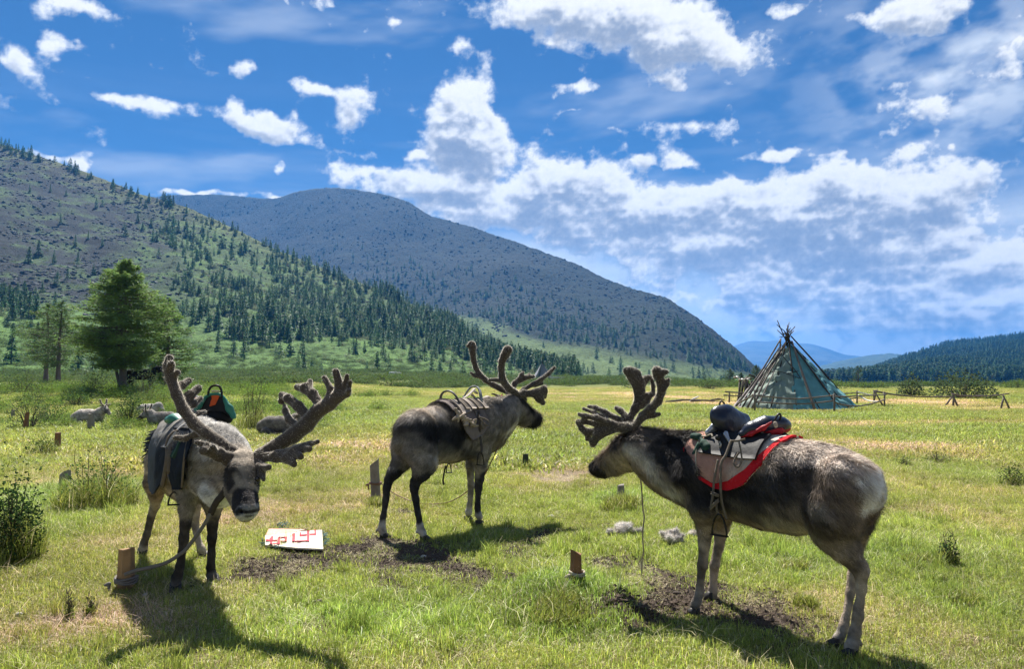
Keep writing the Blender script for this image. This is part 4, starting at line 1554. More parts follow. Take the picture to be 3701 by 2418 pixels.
    lf = lambda p: .8 + 1.1 * (n3(p, 5, 71) > .52) * sstep(.55, .8, p[:, 2]) - .62 * sstep(.55, .40, p[:, 2])
    V, Q, N, body = finish(B, f, root, br, strokes, .0115, 120000, .034, 501, lf)
    for p in (PY(1428, 1478, 3.95), PY(1360, 1436, 4.10), PY(672, 1268, 4.66), PY(756, 1226, 4.89)):
        hoof(p, B.ax, .052, root)
    e0 = P(405, 450, hd - .07)
    ear(e0, e0 + np.array([.02, -.05, .0]) - B.ax * .085, .03, B.ax, root, (.12, .10, .085))
    mk('eye', *ball(P(338, 482, hd - .062), .019), m_eye, root)
    # antlers, read on a closer crop
    A = Beast(2050, 1300, 900 / 2380, B.fore, B.hind)
    hy = P(400, 440, hd)[1]

    def rod(fl, pts, Y, k=.022, fl_=1.0):
        Ys = np.linspace(Y[0], Y[1], len(pts))
        fl.chain([A.PY(x, y, q) for (x, y, r), q in zip(pts, Ys)], [A.px(r * .80, q) for (x, y, r), q in zip(pts, Ys)], min(k, .014), fl_, axis=(0, 1, 0))
    n = Field(B.lat)
    y0 = hy - .06
    rod(n, [(640, 650, 44), (715, 545, 50), (800, 470, 52), (865, 400, 52), (900, 310, 50), (895, 220, 50), (870, 150, 62), (855, 105, 58)], (y0, y0 - .12))
    rod(n, [(870, 130, 60), (945, 118, 34)], (y0 - .12, y0 - .12))
    rod(n, [(915, 290, 36), (955, 235, 26), (966, 190, 24)], (y0 - .1, y0 - .1))
    rod(n, [(760, 540, 40), (830, 535, 28), (880, 522, 24)], (y0 - .02, y0 - .04))
    rod(n, [(640, 650, 48), (560, 655, 62), (430, 640, 60), (300, 620, 40), (150, 590, 30), (110, 600, 34)], (y0, y0 + .12), .03, .6)
    rod(n, [(430, 660, 60), (300, 720, 56), (250, 790, 46), (245, 815, 38)], (y0 + .04, y0 + .10), .03, .6)
    rod(n, [(300, 690, 46), (180, 690, 40), (140, 660, 34), (105, 600, 30)], (y0 + .08, y0 + .12), .03, .6)
    rod(n, [(200, 740, 36), (190, 760, 30)], (y0 + .10, y0 + .10), .02, .6)
    rod(n, [(420, 610, 40), (280, 560, 36), (170, 540, 30), (115, 525, 25)], (y0 + .03, y0 + .10), .02, .7)
    antler(n, .0068, root, 601)
    m = Field(B.lat)
    y1 = hy + .10
    rod(m, [(630, 640, 44), (600, 560, 40), (650, 470, 50), (690, 390, 60), (690, 300, 66), (675, 220, 78), (640, 160, 82), (600, 120, 66)], (y1, y1 - .04), .03, .6)
    rod(m, [(700, 260, 60), (745, 190, 42), (790, 165, 30)], (y1, y1 - .02), .03, .6)
    rod(m, [(660, 130, 52), (560, 105, 38)], (y1 - .04, y1 - .04), .03, .6)
    rod(m, [(700, 360, 40), (770, 340, 30), (820, 330, 28), (822, 250, 24), (805, 180, 22)], (y1, y1), .02)
    rod(m, [(715, 450, 34), (770, 400, 26), (800, 345, 22)], (y1, y1), .02)
    rod(m, [(620, 640, 44), (560, 600, 40), (460, 560, 36), (360, 500, 32), (270, 460, 28), (205, 448, 22)], (y1, y1 + .14), .02)
    rod(m, [(560, 600, 38), (560, 540, 36), (510, 490, 36), (470, 465, 30)], (y1, y1 + .06), .02)
    rod(m, [(380, 560, 26), (260, 510, 24), (155, 470, 22)], (y1 + .05, y1 + .12), .02)
    antler(m, .0068, root, 611)
    return B


# ------------------------------------------------------------------ reindeer facing away with the wooden saddle (middle)
def deer_middle():
    B = Beast(1280, 1180, 800 / 1481, (-.383, 7.65), (-.97, 6.78))
    root = empty('reindeer', (-.68, 7.2, 0), 'grey reindeer seen from behind with tall antlers, wooden frame saddle and red head rope', 'reindeer', 'saddled reindeer')
    P, PY = B.P, B.PY
    f = Field(B.lat)
    st_ = [(395, 712, 128), (460, 716, 168), (560, 722, 196), (660, 718, 194), (760, 706, 184), (850, 694, 176), (900, 680, 165)]
    tp = [P(x, y) for x, y, r in st_]
    tr = [B.px(r, P(x, y)[1]) * .97 for x, y, r in st_]
    f.chain(tp, tr, .018, .78)
    B.torso = (np.array(tp)[::-1], np.array(tr)[::-1], .78)

    def limb(pts, k=.03):
        f.chain([p for p, r in pts], [r * (.86 if k <= .02 and i else 1.0) for i, (p, r) in enumerate(pts)], k)
    S_ = lambda zx, zy, off, rp: (P(zx, zy, off), B.px(rp, P(zx, zy, off)[1]))
    Q_ = lambda zx, zy, Y, rp: (PY(zx, zy, Y), B.px(rp, Y))
    limb([S_(420, 690, -.08, 130), S_(440, 820, -.13, 112), Q_(470, 920, 6.72, 80), Q_(450, 985, 6.70, 56)], .05)
    limb([Q_(450, 985, 6.70, 56), Q_(412, 1045, 6.70, 38), Q_(400, 1090, 6.70, 33), Q_(412, 1160, 6.71, 27), Q_(428, 1260, 6.72, 24), Q_(440, 1335, 6.73, 27), Q_(455, 1380, 6.73, 28), Q_(468, 1400, 6.73, 26)], .015)
    limb([Q_(398, 1045, 6.71, 30), Q_(383, 1062, 6.71, 18)], .015)
    limb([Q_(425, 1370, 6.71, 14), Q_(412, 1385, 6.70, 9)], .01)
    limb([S_(380, 690, .08, 110), S_(335, 810, .12, 82), Q_(315, 910, 6.92, 58), Q_(270, 975, 6.88, 46)], .04)
    limb([Q_(270, 975, 6.88, 46), Q_(230, 1030, 6.86, 36), Q_(220, 1075, 6.85, 31), Q_(213, 1160, 6.84, 25), Q_(196, 1270, 6.83, 23), Q_(186, 1340, 6.82, 26), Q_(192, 1380, 6.82, 27), Q_(200, 1395, 6.82, 25)], .015)
    limb([Q_(160, 1360, 6.81, 14), Q_(145, 1378, 6.80, 9)], .01)
    limb([S_(300, 680, 0, 32), S_(290, 770, 0, 26), S_(300, 830, 0, 14)], .04)
    limb([S_(850, 720, -.09, 120), S_(850, 840, -.12, 62), Q_(845, 940, 7.55, 38), Q_(838, 1020, 7.55, 32)], .04)
    limb([Q_(838, 1020, 7.55, 32), Q_(832, 1085, 7.55, 29), Q_(828, 1150, 7.55, 22), Q_(826, 1220, 7.55, 23), Q_(832, 1262, 7.55, 27), Q_(838, 1278, 7.55, 26)], .015)
    limb([S_(800, 720, .09, 110), S_(785, 850, .10, 50), Q_(775, 940, 7.72, 30), Q_(778, 1000, 7.74, 27), Q_(782, 1065, 7.75, 27), Q_(778, 1130, 7.75, 21), Q_(773, 1200, 7.75, 21), Q_(766, 1240, 7.75, 26), Q_(764, 1255, 7.75, 25)], .02)
    nk = [(880, 640, 7.72, 160), (940, 612, 7.80, 128), (990, 590, 7.86, 108), (1040, 560, 7.92, 88)]
    limb([Q_(*q) for q in nk], .06)
    limb([Q_(930, 720, 7.76, 75), Q_(980, 680, 7.84, 60), Q_(1020, 640, 7.9, 55)], .06)
    limb([Q_(1050, 530, 7.94, 74), Q_(1090, 560, 7.97, 72), Q_(1140, 585, 8.02, 56), Q_(1190, 615, 8.07, 46), Q_(1212, 628, 8.09, 43)], .03)
    limb([Q_(1075, 610, 7.95, 46), Q_(1140, 632, 8.02, 32), Q_(1195, 652, 8.07, 24)], .03)
    limb([Q_(1080, 495, 7.96, 40), Q_(1120, 525, 8.0, 36)], .02)
    limb([Q_(1228, 612, 8.07, 26), Q_(1228, 618, 8.13, 26)], .02)
    W = lambda *z: [P(x, y, -.17 if y > 600 else -.08) for x, y in z]
    wh, dk = (.50, .46, .40), (.016, .017, .022)
    strokes = [
        (W((440, 690), (570, 720), (680, 740)), .115, .09, dk, .97),
        (W((380, 640), (480, 625)), .05, .05, (.05, .046, .046), .8),
        (W((320, 575), (420, 560), (560, 550)), .075, .07, (.46, .40, .34), .95),
        (W((290, 640), (300, 760)), .05, .06, (.20, .185, .17), .8),
        (W((380, 760), (400, 860)), .09, .09, (.22, .20, .175), .8),
        (W((300, 840), (350, 880)), .05, .06, (.40, .36, .31), .8),
        (W((520, 800), (640, 810)), .05, .07, (.13, .125, .115), .8),
        (W((480, 900), (600, 905), (720, 880)), .055, .05, (.38, .34, .29), .9),
        (W((740, 840), (830, 860)), .05, .06, (.06, .06, .065), .8),
        (W((420, 960), (460, 980)), .06, .06, (.11, .105, .10), .7),
        ([PY(430, 1010, 6.7), PY(400, 1070, 6.7), PY(435, 1320, 6.73)], .06, .03, (.020, .021, .026), .93),
        ([PY(240, 1010, 6.87), PY(220, 1070, 6.85), PY(190, 1310, 6.82)], .06, .03, (.022, .022, .026), .93),
        ([PY(845, 1000, 7.55), PY(828, 1220, 7.55)], .055, .03, (.024, .022, .024), .93),
        ([PY(440, 1345, 6.73), PY(465, 1390, 6.73)], .05, .03, (.42, .39, .35), .85),
        ([PY(186, 1345, 6.82), PY(205, 1390, 6.82)], .05, .03, (.42, .39, .35), .85),
        ([PY(766, 1235, 7.75), PY(835, 1262, 7.55)], .05, .03, (.38, .35, .32), .8),
        ([PY(930, 560, 7.8), PY(1020, 530, 7.9)], .10, .08, (.25, .225, .20), .8),
        ([PY(950, 720, 7.8), PY(1000, 670, 7.88), PY(1030, 640, 7.9)], .065, .05, (.58, .54, .48), .95),
        ([PY(1060, 590, 7.95), PY(1120, 600, 8.0)], .07, .05, (.13, .12, .11), .8),
        ([PY(1080, 500, 7.97), PY(1150, 555, 8.03)], .05, .04, (.022, .02, .022), .9),
        ([PY(1210, 625, 8.09), PY(1190, 640, 8.07)], .075, .04, (.015, .015, .018), .97),
    ]
    lf = lambda p: .8 + .9 * (n3(p, 5, 73) > .5) * sstep(.6, .85, p[:, 2]) - .62 * sstep(.6, .45, p[:, 2])
    finish(B, f, root, (.235, .21, .18), strokes, .0125, 85000, .036, 521, lf)
    for p in (PY(474, 1412, 6.73), PY(205, 1406, 6.82), PY(840, 1288, 7.55), PY(764, 1264, 7.75)):
        hoof(p, B.ax, .055, root)
    ear(PY(985, 478, 7.98), PY(920, 452, 8.10), .035, np.array([0, .3, 1.0]), root, (.10, .085, .08))
    ear(PY(1040, 505, 7.88), PY(1052, 540, 7.80), .034, np.array([.6, -1, 0]), root, (.24, .21, .19))
    mk('eye', *ball(PY(1100, 545, 7.905), .017), m_eye, root)
    A = Beast(1650, 1220, 400 / 1829, B.fore, B.hind)

    def rod(fl, pts, Y, k=.014, fl_=1.0):
        Ys = np.linspace(Y[0], Y[1], len(pts))
        fl.chain([A.PY(x, y, q) for (x, y, r), q in zip(pts, Ys)], [A.px(r * .9, q) for (x, y, r), q in zip(pts, Ys)], k, fl_, axis=(0, 1, 0))
    n = Field(B.lat)
    y0 = 7.93
    rod(n, [(1045, 965, 50), (960, 905, 62), (870, 850, 66), (790, 750, 64), (748, 640, 60), (738, 500, 60), (752, 390, 66), (800, 290, 76), (845, 205, 88)], (y0, y0 - .18))
    rod(n, [(740, 720, 46), (640, 700, 36), (545, 702, 32)], (y0 - .1, y0 - .16))
    rod(n, [(1050, 950, 44), (1110, 890, 40)], (y0, y0 + .02))
    rod(n, [(1060, 960, 40), (1190, 930, 56), (1320, 900, 62), (1440, 840, 48), (1475, 810, 34)], (y0, y0 + .12), .02, .55)
    rod(n, [(1280, 930, 60), (1370, 1010, 66), (1425, 1080, 52)], (y0 + .04, y0 + .1), .03, .55)
    rod(n, [(1330, 930, 60), (1450, 900, 50), (1460, 980, 40)], (y0 + .06, y0 + .12), .03, .55)
    rod(n, [(1110, 970, 34), (1145, 1030, 28)], (y0 + .02, y0 + .05))
    antler(n, .008, root, 621)
    m = Field(B.lat)
    y1 = 8.08
    rod(m, [(985, 960, 46), (860, 900, 60), (740, 850, 58), (600, 780, 54), (480, 705, 52), (380, 610, 50), (318, 500, 48), (285, 380, 50), (265, 250, 56), (262, 160, 66), (250, 115, 72)], (y1, y1 - .05))
    rod(m, [(250, 130, 50), (185, 140, 32)], (y1 - .05, y1 - .05))
    rod(m, [(390, 650, 40), (300, 630, 34), (240, 585, 26)], (y1 - .03, y1 - .05))
    rod(m, [(990, 950, 42), (930, 850, 52), (960, 760, 52), (1040, 690, 48), (1075, 620, 42), (1098, 580, 28)], (y1, y1 + .06))
    rod(m, [(1040, 720, 46), (1150, 660, 44), (1270, 645, 36)], (y1 + .04, y1 + .1))
    rod(m, [(1185, 650, 36), (1200, 605, 27)], (y1 + .08, y1 + .1))
    rod(m, [(1020, 940, 42), (1110, 860, 42), (1250, 780, 40), (1400, 690, 40), (1520, 600, 38), (1615, 500, 32)], (y1, y1 + .2))
    rod(m, [(1290, 800, 34), (1420, 760, 26)], (y1 + .1, y1 + .12))
    antler(m, .008, root, 631)
    return B


# ------------------------------------------------------------------ reindeer with lowered head facing the camera (left)
def deer_left():
    B = Beast(400, 1230, 950 / 1555, (-2.19, 5.21), (-2.71, 6.05))
    root = empty('reindeer', (-2.45, 5.6, 0), 'reindeer with lowered head and wide spread antlers, green hooded saddle on its back', 'reindeer', 'saddled reindeer')
    PY = B.PY
    f = Field(B.lat)
    A0, ax = np.array([-2.12, 5.21, 0]), B.ax
    w = lambda s, z, l=0.0: A0 - ax * s + B.lat * l + np.array([0, 0, z])
    st_ = [(-.10, .85, .19), (.06, .855, .25), (.25, .83, .29), (.48, .815, .295), (.72, .83, .285), (.92, .86, .25), (1.06, .88, .18)]
    tp, tr = [w(s, z) for s, z, r in st_], [r for s, z, r in st_]
    f.chain(tp[:3], tr[:3], .018, .62)
    f.chain(tp[2:], tr[2:], .018, .76)
    B.torso = (np.array(tp), np.array(tr), .72)

    def limb(pts, k=.03):
        f.chain([p for p, r in pts], [r * (.86 if k <= .02 and i else 1.0) for i, (p, r) in enumerate(pts)], k)
    Q_ = lambda zx, zy, Y, rp: (PY(zx, zy, Y), B.px(rp, Y))
    # withers hump
    limb([(w(.02, 1.0), .13), (w(.2, 1.02), .12)], .08)
    # forelegs
    limb([(w(.02, .78, -.085), .11), Q_(462, 900, 5.17, 58), Q_(448, 1000, 5.15, 42)], .05)
    limb([Q_(448, 1000, 5.15, 42), Q_(440, 1100, 5.14, 37), Q_(434, 1170, 5.14, 33), Q_(424, 1250, 5.13, 26), Q_(410, 1340, 5.13, 27), Q_(395, 1400, 5.13, 33), Q_(385, 1440, 5.13, 34)], .015)
    limb([(w(.02, .78, .085), .11), Q_(610, 960, 5.26, 52), Q_(608, 1030, 5.28, 38)], .05)
    limb([Q_(608, 1030, 5.28, 38), Q_(602, 1110, 5.29, 36), Q_(600, 1170, 5.29, 31), Q_(596, 1260, 5.30, 25), Q_(592, 1340, 5.30, 27), Q_(598, 1390, 5.30, 33), Q_(602, 1412, 5.3, 33)], .015)
    # hind legs
    limb([(w(.92, .78, -.12), .13), Q_(265, 840, 6.02, 58), Q_(268, 920, 6.06, 40)], .05)
    limb([Q_(268, 920, 6.06, 40), Q_(262, 980, 6.12, 32), Q_(240, 1050, 6.14, 25), Q_(215, 1150, 6.13, 22), Q_(195, 1215, 6.12, 27), Q_(190, 1245, 6.12, 29)], .015)
    limb([(w(.92, .78, .12), .13), Q_(500, 960, 6.0, 46), Q_(496, 1030, 6.02, 32), Q_(500, 1090, 6.03, 26), Q_(515, 1180, 6.0, 22), Q_(535, 1240, 5.98, 27), Q_(546, 1268, 5.98, 28)], .02)
    # neck, throat
    limb([(w(-.02, .92), .19), Q_(630, 650, 5.06, 140), Q_(690, 680, 4.96, 120), Q_(755, 715, 4.87, 84)], .07)
    limb([Q_(600, 830, 5.06, 105), Q_(650, 890, 4.97, 88), Q_(700, 850, 4.88, 78)], .06)
    # head
    limb([Q_(785, 735, 4.80, 86), Q_(778, 800, 4.74, 92), Q_(785, 880, 4.68, 80), Q_(797, 960, 4.60, 64), Q_(803, 1010, 4.55, 62)], .03)
    limb([Q_(740, 880, 4.77, 66), Q_(775, 980, 4.66, 50), Q_(795, 1035, 4.58, 40)], .03)
    limb([Q_(762, 1000, 4.56, 28), Q_(845, 1000, 4.56, 28)], .03)
    f.cone(PY(775, 1000, 4.52), PY(778, 1020, 4.50), .012, .010, .008, sub=True)
    f.cone(PY(858, 1008, 4.53), PY(856, 1024, 4.51), .010, .009, .008, sub=True)
    f.cone(PY(775, 1049, 4.50), PY(840, 1049, 4.51), .005, .005, .006, sub=True)
    dk = (.014, .014, .018)
    strokes = [
        ([PY(620, 640, 5.0), PY(560, 800, 5.1)], .20, .12, (.30, .28, .255), .9),
        ([PY(640, 470, 5.2), PY(720, 560, 5.1), PY(760, 640, 4.95)], .075, .06, (.46, .44, .41), .8),
        ([PY(645, 490, 5.15), PY(640, 560, 5.1)], .035, .04, (.16, .155, .15), .8),
        ([PY(650, 900, 4.95), PY(640, 960, 4.95), PY(690, 930, 4.9)], .065, .035, (.74, .72, .68), .97),
        ([PY(500, 900, 5.2), PY(450, 960, 5.15)], .09, .07, (.19, .165, .13), .8),
        ([PY(470, 1120, 5.13), PY(400, 1420, 5.13)], .075, .06, (.030, .025, .024), .9),
        ([PY(600, 1130, 5.3), PY(600, 1400, 5.3)], .07, .06, (.030, .025, .024), .9),
        ([PY(262, 820, 6.0), PY(268, 900, 6.0)], .08, .06, (.21, .155, .105), .9),
        ([PY(235, 1060, 6.14), PY(190, 1240, 6.12)], .05, .05, (.045, .036, .03), .8),
        ([PY(380, 1450, 5.13)], .05, .03, (.20, .18, .165), .7),
        ([PY(190, 1245, 6.12)], .05, .03, (.30, .27, .24), .8),
        ([PY(700, 830, 4.72), PY(715, 790, 4.72)], .045, .03, dk, .95),
        ([PY(860, 800, 4.72), PY(850, 850, 4.70)], .045, .03, dk, .95),
        ([PY(780, 770, 4.70), PY(775, 830, 4.66)], .05, .03, (.035, .03, .026), .9),
        ([PY(790, 790, 4.66), PY(825, 890, 4.60)], .010, .014, (.26, .22, .16), .85),
        ([PY(730, 910, 4.68), PY(745, 960, 4.64)], .04, .04, (.20, .165, .12), .8),
        ([PY(810, 940, 4.58), PY(800, 965, 4.56)], .065, .03, (.018, .017, .02), .95),
        ([PY(815, 1000, 4.52), PY(820, 1015, 4.52)], .028, .025, (.30, .30, .29), .9),
        ([PY(775, 1010, 4.51)], .020, .012, (.010, .010, .012), .95),
        ([PY(858, 1015, 4.52)], .015, .012, (.010, .010, .012), .95),
        ([PY(770, 1042, 4.53), PY(810, 1052, 4.52), PY(850, 1042, 4.53)], .018, .014, (.50, .49, .46), .9),
        ([PY(800, 1048, 4.5), PY(825, 1048, 4.5)], .007, .006, (.02, .02, .02), .9),
    ]
    lf = lambda p: .8 + .5 * (n3(p, 5, 75) > .5) * sstep(.6, .85, p[:, 2]) - .6 * sstep(.58, .42, p[:, 2]) - .45 * sstep(-2.02, -1.85, p[:, 0] + (p[:, 1] - 5) * .5)
    B.V = finish(B, f, root, (.31, .26, .205), strokes, .0115, 110000, .032, 541, lf)[0]
    for p, d in ((PY(383, 1470, 5.13), (.35, -1)), (PY(606, 1432, 5.30), (.7, -.8)), (PY(188, 1266, 6.12), (.3, -1)), (PY(552, 1292, 5.98), (.6, -1))):
        hoof(p, np.array([*d, 0]), .055, root)
    mk('eye', *ball(PY(704, 820, 4.665), .018), m_eye, root)
    mk('eye', *ball(PY(866, 822, 4.68), .016), m_eye, root)
    ear(PY(715, 745, 4.82), PY(640, 770, 4.86), .036, np.array([.3, -1, .2]), root, (.22, .20, .18))

    def rod(fl, pts, Y, k=.014, fl_=1.0):
        Ys = np.linspace(Y[0], Y[1], len(pts))
        fl.chain([PY(x, y, q) for (x, y, r), q in zip(pts, Ys)], [B.px(r * .85, q) for (x, y, r), q in zip(pts, Ys)], k, fl_, axis=(0, 1, 0))
    n = Field(B.lat)
    y0 = 4.82
    rod(n, [(775, 700, 36), (720, 655, 36), (640, 600, 38), (560, 545, 40), (490, 490, 40), (430, 410, 38), (390, 320, 36), (358, 230, 35), (338, 150, 32), (348, 105, 27)], (y0, y0 + .16))
    rod(n, [(345, 190, 30), (358, 140, 26)], (y0 + .13, y0 + .10))
    rod(n, [(352, 220, 30), (395, 190, 22)], (y0 + .15, y0 + .10))
    rod(n, [(375, 295, 28), (420, 268, 30), (462, 240, 24)], (y0 + .15, y0 + .25), .014, .6)
    rod(n, [(410, 370, 30), (470, 325, 34), (518, 285, 28)], (y0 + .14, y0 + .25), .014, .6)
    rod(n, [(430, 400, 22), (490, 380, 24), (530, 345, 20)], (y0 + .14, y0 + .27))
    rod(n, [(480, 450, 18), (520, 432, 17), (556, 424, 16)], (y0 + .13, y0 + .22))
    rod(n, [(490, 490, 16), (490, 468, 15)], (y0 + .12, y0 + .16))
    rod(n, [(570, 560, 26), (510, 555, 24), (450, 580, 22), (385, 578, 20)], (y0 + .08, y0 + .12))
    rod(n, [(765, 715, 40), (700, 705, 48), (640, 680, 44), (580, 655, 36), (548, 655, 32)], (y0 - .02, y0 - .20), .02, .7)
    rod(n, [(640, 660, 32), (560, 620, 22), (510, 605, 18)], (y0 - .12, y0 - .20))
    rod(n, [(620, 670, 26), (605, 632, 22)], (y0 - .14, y0 - .2))
    antler(n, .0068, root, 641, tone=(.082, .066, .054))
    m = Field(B.lat)
    rod(m, [(838, 705, 36), (890, 675, 42), (980, 625, 48), (1080, 565, 54), (1160, 500, 54), (1220, 425, 50), (1295, 375, 50), (1350, 320, 42), (1352, 260, 30), (1332, 185, 25)], (y0, y0 - .02))
    rod(m, [(1350, 330, 32), (1388, 270, 22), (1398, 210, 17)], (y0 - .02, y0 - .05))
    rod(m, [(1350, 340, 30), (1405, 300, 20), (1418, 245, 15)], (y0 - .02, y0 - .08))
    rod(m, [(1340, 350, 28), (1400, 320, 20), (1410, 298, 17)], (y0 - .02, y0 - .1))
    rod(m, [(1290, 370, 34), (1302, 290, 24), (1265, 222, 20)], (y0 - .02, y0 + .06))
    rod(m, [(1235, 380, 34), (1195, 320, 36), (1150, 285, 36), (1105, 278, 26)], (y0, y0 + .14), .014, .6)
    rod(m, [(1180, 290, 22), (1180, 242, 19)], (y0 + .08, y0 + .12))
    rod(m, [(1165, 450, 34), (1110, 390, 36), (1050, 345, 32), (1012, 322, 24)], (y0, y0 + .16), .014, .6)
    rod(m, [(1020, 340, 24), (1008, 362, 22)], (y0 + .16, y0 + .16))
    rod(m, [(1110, 520, 34), (1055, 470, 26), (1035, 420, 22), (1030, 388, 16)], (y0, y0 + .15))
    rod(m, [(900, 690, 34), (980, 690, 38), (1050, 700, 36), (1085, 735, 24)], (y0 - .04, y0 - .22), .02, .6)
    rod(m, [(1000, 680, 36), (1090, 665, 34), (1125, 690, 24)], (y0 - .08, y0 - .22), .02, .6)
    rod(m, [(1060, 660, 30), (1140, 640, 28), (1175, 645, 23)], (y0 - .1, y0 - .22), .02, .6)
    rod(m, [(1090, 640, 26), (1180, 615, 20), (1225, 600, 17)], (y0 - .1, y0 - .22), .02)
    rod(m, [(840, 720, 34), (832, 770, 30), (848, 820, 16), (856, 850, 10)], (y0 - .03, y0 - .17))
    rod(m, [(862, 720, 32), (900, 755, 30), (935, 752, 22)], (y0 - .03, y0 - .15))
    rod(m, [(880, 750, 30), (895, 800, 22), (905, 826, 15)], (y0 - .08, y0 - .15))
    antler(m, .0068, root, 651, tone=(.082, .066, .054))
    return B


DR = deer_right()
DM = deer_middle()
DL = deer_left()
# ================================================================== saddles, blankets, ropes
m_felt = material('felt blanket', attr='col', rough=.95, var=.28, vscale=28, bump=.004, bscale=120, spec=.05)
m_red = material('red felt edging', (.50, .014, .022), .9, var=.2, vscale=30, bump=.003, bscale=90, spec=.1)
m_navy = material('navy glossy leather', (.010, .014, .030), .30, var=.4, vscale=14, bump=.006, bscale=16, spec=.6)
m_redl = material('red saddle lining', (.36, .012, .02), .6, var=.25, vscale=20)
m_black = material('black painted leather', (.012, .012, .014), .7, var=.3, vscale=20, bump=.003, bscale=40, spec=.4)
m_strap = material('worn webbing strap', (.15, .125, .10), .9, var=.35, vscale=40, bump=.002, bscale=200, spec=.1)
m_pale = material('pale cotton rope', (.42, .37, .29), .9, var=.3, vscale=60, bump=.002, bscale=200, spec=.1)
m_iron = material('dark iron', (.03, .028, .027), .45, var=.3, vscale=30, metal=.7)
m_green = material('teal green enamel', (.03, .19, .135), .45, var=.3, vscale=14, spec=.4)
m_gcloth = material('dark green webbing', (.018, .05, .035), .85, var=.3, vscale=30)
m_orange = material('orange saddle cloth', (.62, .10, .025), .8, var=.2, vscale=30)
m_wood_s = material('scuffed saddle wood', (.27, .225, .185), .7, var=.5, vscale=18, bump=.003, bscale=40)
m_grey = material('grey canvas', attr='col', rough=.9, var=.35, vscale=16, bump=.006, bscale=22, spec=.1)
m_halter = material('dark red cord', (.20, .015, .022), .8, var=.2, vscale=50)
m_maroon = material('maroon webbing', (.10, .012, .035), .85)
m_dstrap = material('dark strap', (.045, .036, .032), .85, var=.3, vscale=40)


def solid_sheet(P, thick, out, wob=0.0, seed=0):
    """closed cloth from a grid of points (nu, nv, 3) and outward directions"""
    nu, nv = P.shape[:2]
    if wob:
        w = (fbm(np.arange(nu)[:, None] * .37 + np.zeros((1, nv)), np.arange(nv)[None, :] * .31 + np.zeros((nu, 1)), 3, seed) - .5) * 2 * wob
        P = P + out * w[..., None]
    V = np.concatenate([P.reshape(-1, 3), (P + out * thick).reshape(-1, 3)])
    idx = np.arange(nu * nv).reshape(nu, nv)
    q = np.stack([idx[:-1, :-1], idx[1:, :-1], idx[1:, 1:], idx[:-1, 1:]], -1).reshape(-1, 4)
    o = nu * nv
    Fs = np.concatenate([q, q[:, ::-1] + o])
    rim = []
    for a in (idx[0, ::-1], idx[-1, :], idx[:, 0], idx[::-1, -1]):
        rim.append(np.stack([a[:-1], a[1:], a[1:] + o, a[:-1] + o], 1))
    return V, np.concatenate([Fs] + rim)


class Drape:
    """cloth laid over an animal's trunk: u runs from front to back, angle 0 on the spine, positive to the far side"""

    def __init__(self, B, hang=92):
        self.B = B
        T, Rr, self.ls = B.torso
        seg = np.concatenate([[0], np.cumsum(np.linalg.norm(np.diff(T, axis=0), axis=1))])
        self.s = seg / seg[-1]
        self.T, self.R = T, Rr
        self.hang = math.radians(hang)

    def at(self, u, phi, off):
        """u, phi arrays (phi in degrees) -> points and outward directions"""
        phi = np.radians(phi)
        c = np.stack([np.interp(u, self.s, self.T[:, i]) for i in range(3)], -1)
        r = np.interp(u, self.s, self.R)
        ph = np.clip(phi, -self.hang, self.hang)
        over = np.abs(phi) - np.abs(ph)
        out = self.B.far * np.sin(ph)[..., None] + np.array([0, 0, 1]) * np.cos(ph)[..., None]
        p = c + self.B.far * (np.sin(ph) * (r * self.ls + off))[..., None] + np.array([0, 0, 1]) * (np.cos(ph) * (r + off) - over * r)[..., None]
        return p, out

    def sheet(self, u0, u1, lo, hi, off, thick, nu=28, nv=30, wob=0.0, seed=0, v0=0.0, v1=1.0):
        u = np.linspace(u0, u1, nu)
        lo_, hi_ = lo(u), hi(u)
        v = np.linspace(v0, v1, nv)
        U = np.repeat(u[:, None], nv, 1)
        PH = lo_[:, None] + (hi_ - lo_)[:, None] * v[None, :]
        p, o = self.at(U, PH, off)
        return (*solid_sheet(p, thick, o, wob, seed), U, PH)


def interp(*kv):
    x, y = zip(*kv)
    return lambda u: np.interp(u, x, y)


def ribbon(pts, w, parent, name, mat, n=None, flat=.22, up=(0, 0, 1), k=6):
    pts = np.asarray(pts, float)
    pts = spline(pts, n or max(8, len(pts) * 5))
    return mk(name, *tube(pts, w, k, flat, up=up), mat, parent)


def cord(pts, r, parent, name, mat, n=None):
    pts = spline(np.asarray(pts, float), n or max(10, len(pts) * 6))
    return mk(name, *tube(pts, r, 6), mat, parent)


def lump(name, chains, mat, parent, h=.008, k=.02, rough=0.0, seed=0):
    f = Field((0, 1, 0))
    for pts, rad, ls, axis in chains:
        f.chain(pts, rad, k, ls, axis=axis)
    V, Q = f.mesh(h)
    if rough:
        N = normals(V, Q)
        V = V + N * ((n3(V, 30, seed) - .5) * 2 * rough)[:, None]
    return mk(name, V, Q, mat, parent)


def stirrup(c, s, size, parent, mat=None):
    """iron arch with a flat tread; c = top, s = sideways direction"""
    s = np.asarray(s, float) / np.linalg.norm(s)
    dn = np.array([0, 0, -1.0])
    arch = [c + s * x * size + dn * z * size for x, z in ((-.62, 1.45), (-.60, 1.1), (-.45, .5), (-.2, .1), (0, 0), (.2, .1), (.45, .5), (.60, 1.1), (.62, 1.45))]
    parts = [tube(spline(arch, 26), .0058, 6)]
    parts.append(tube([arch[0] - s * .004, arch[-1] + s * .004], .016, 8, .35, up=(0, 0, 1)))
    return mk('stirrup', *join(parts), mat or m_iron, parent)


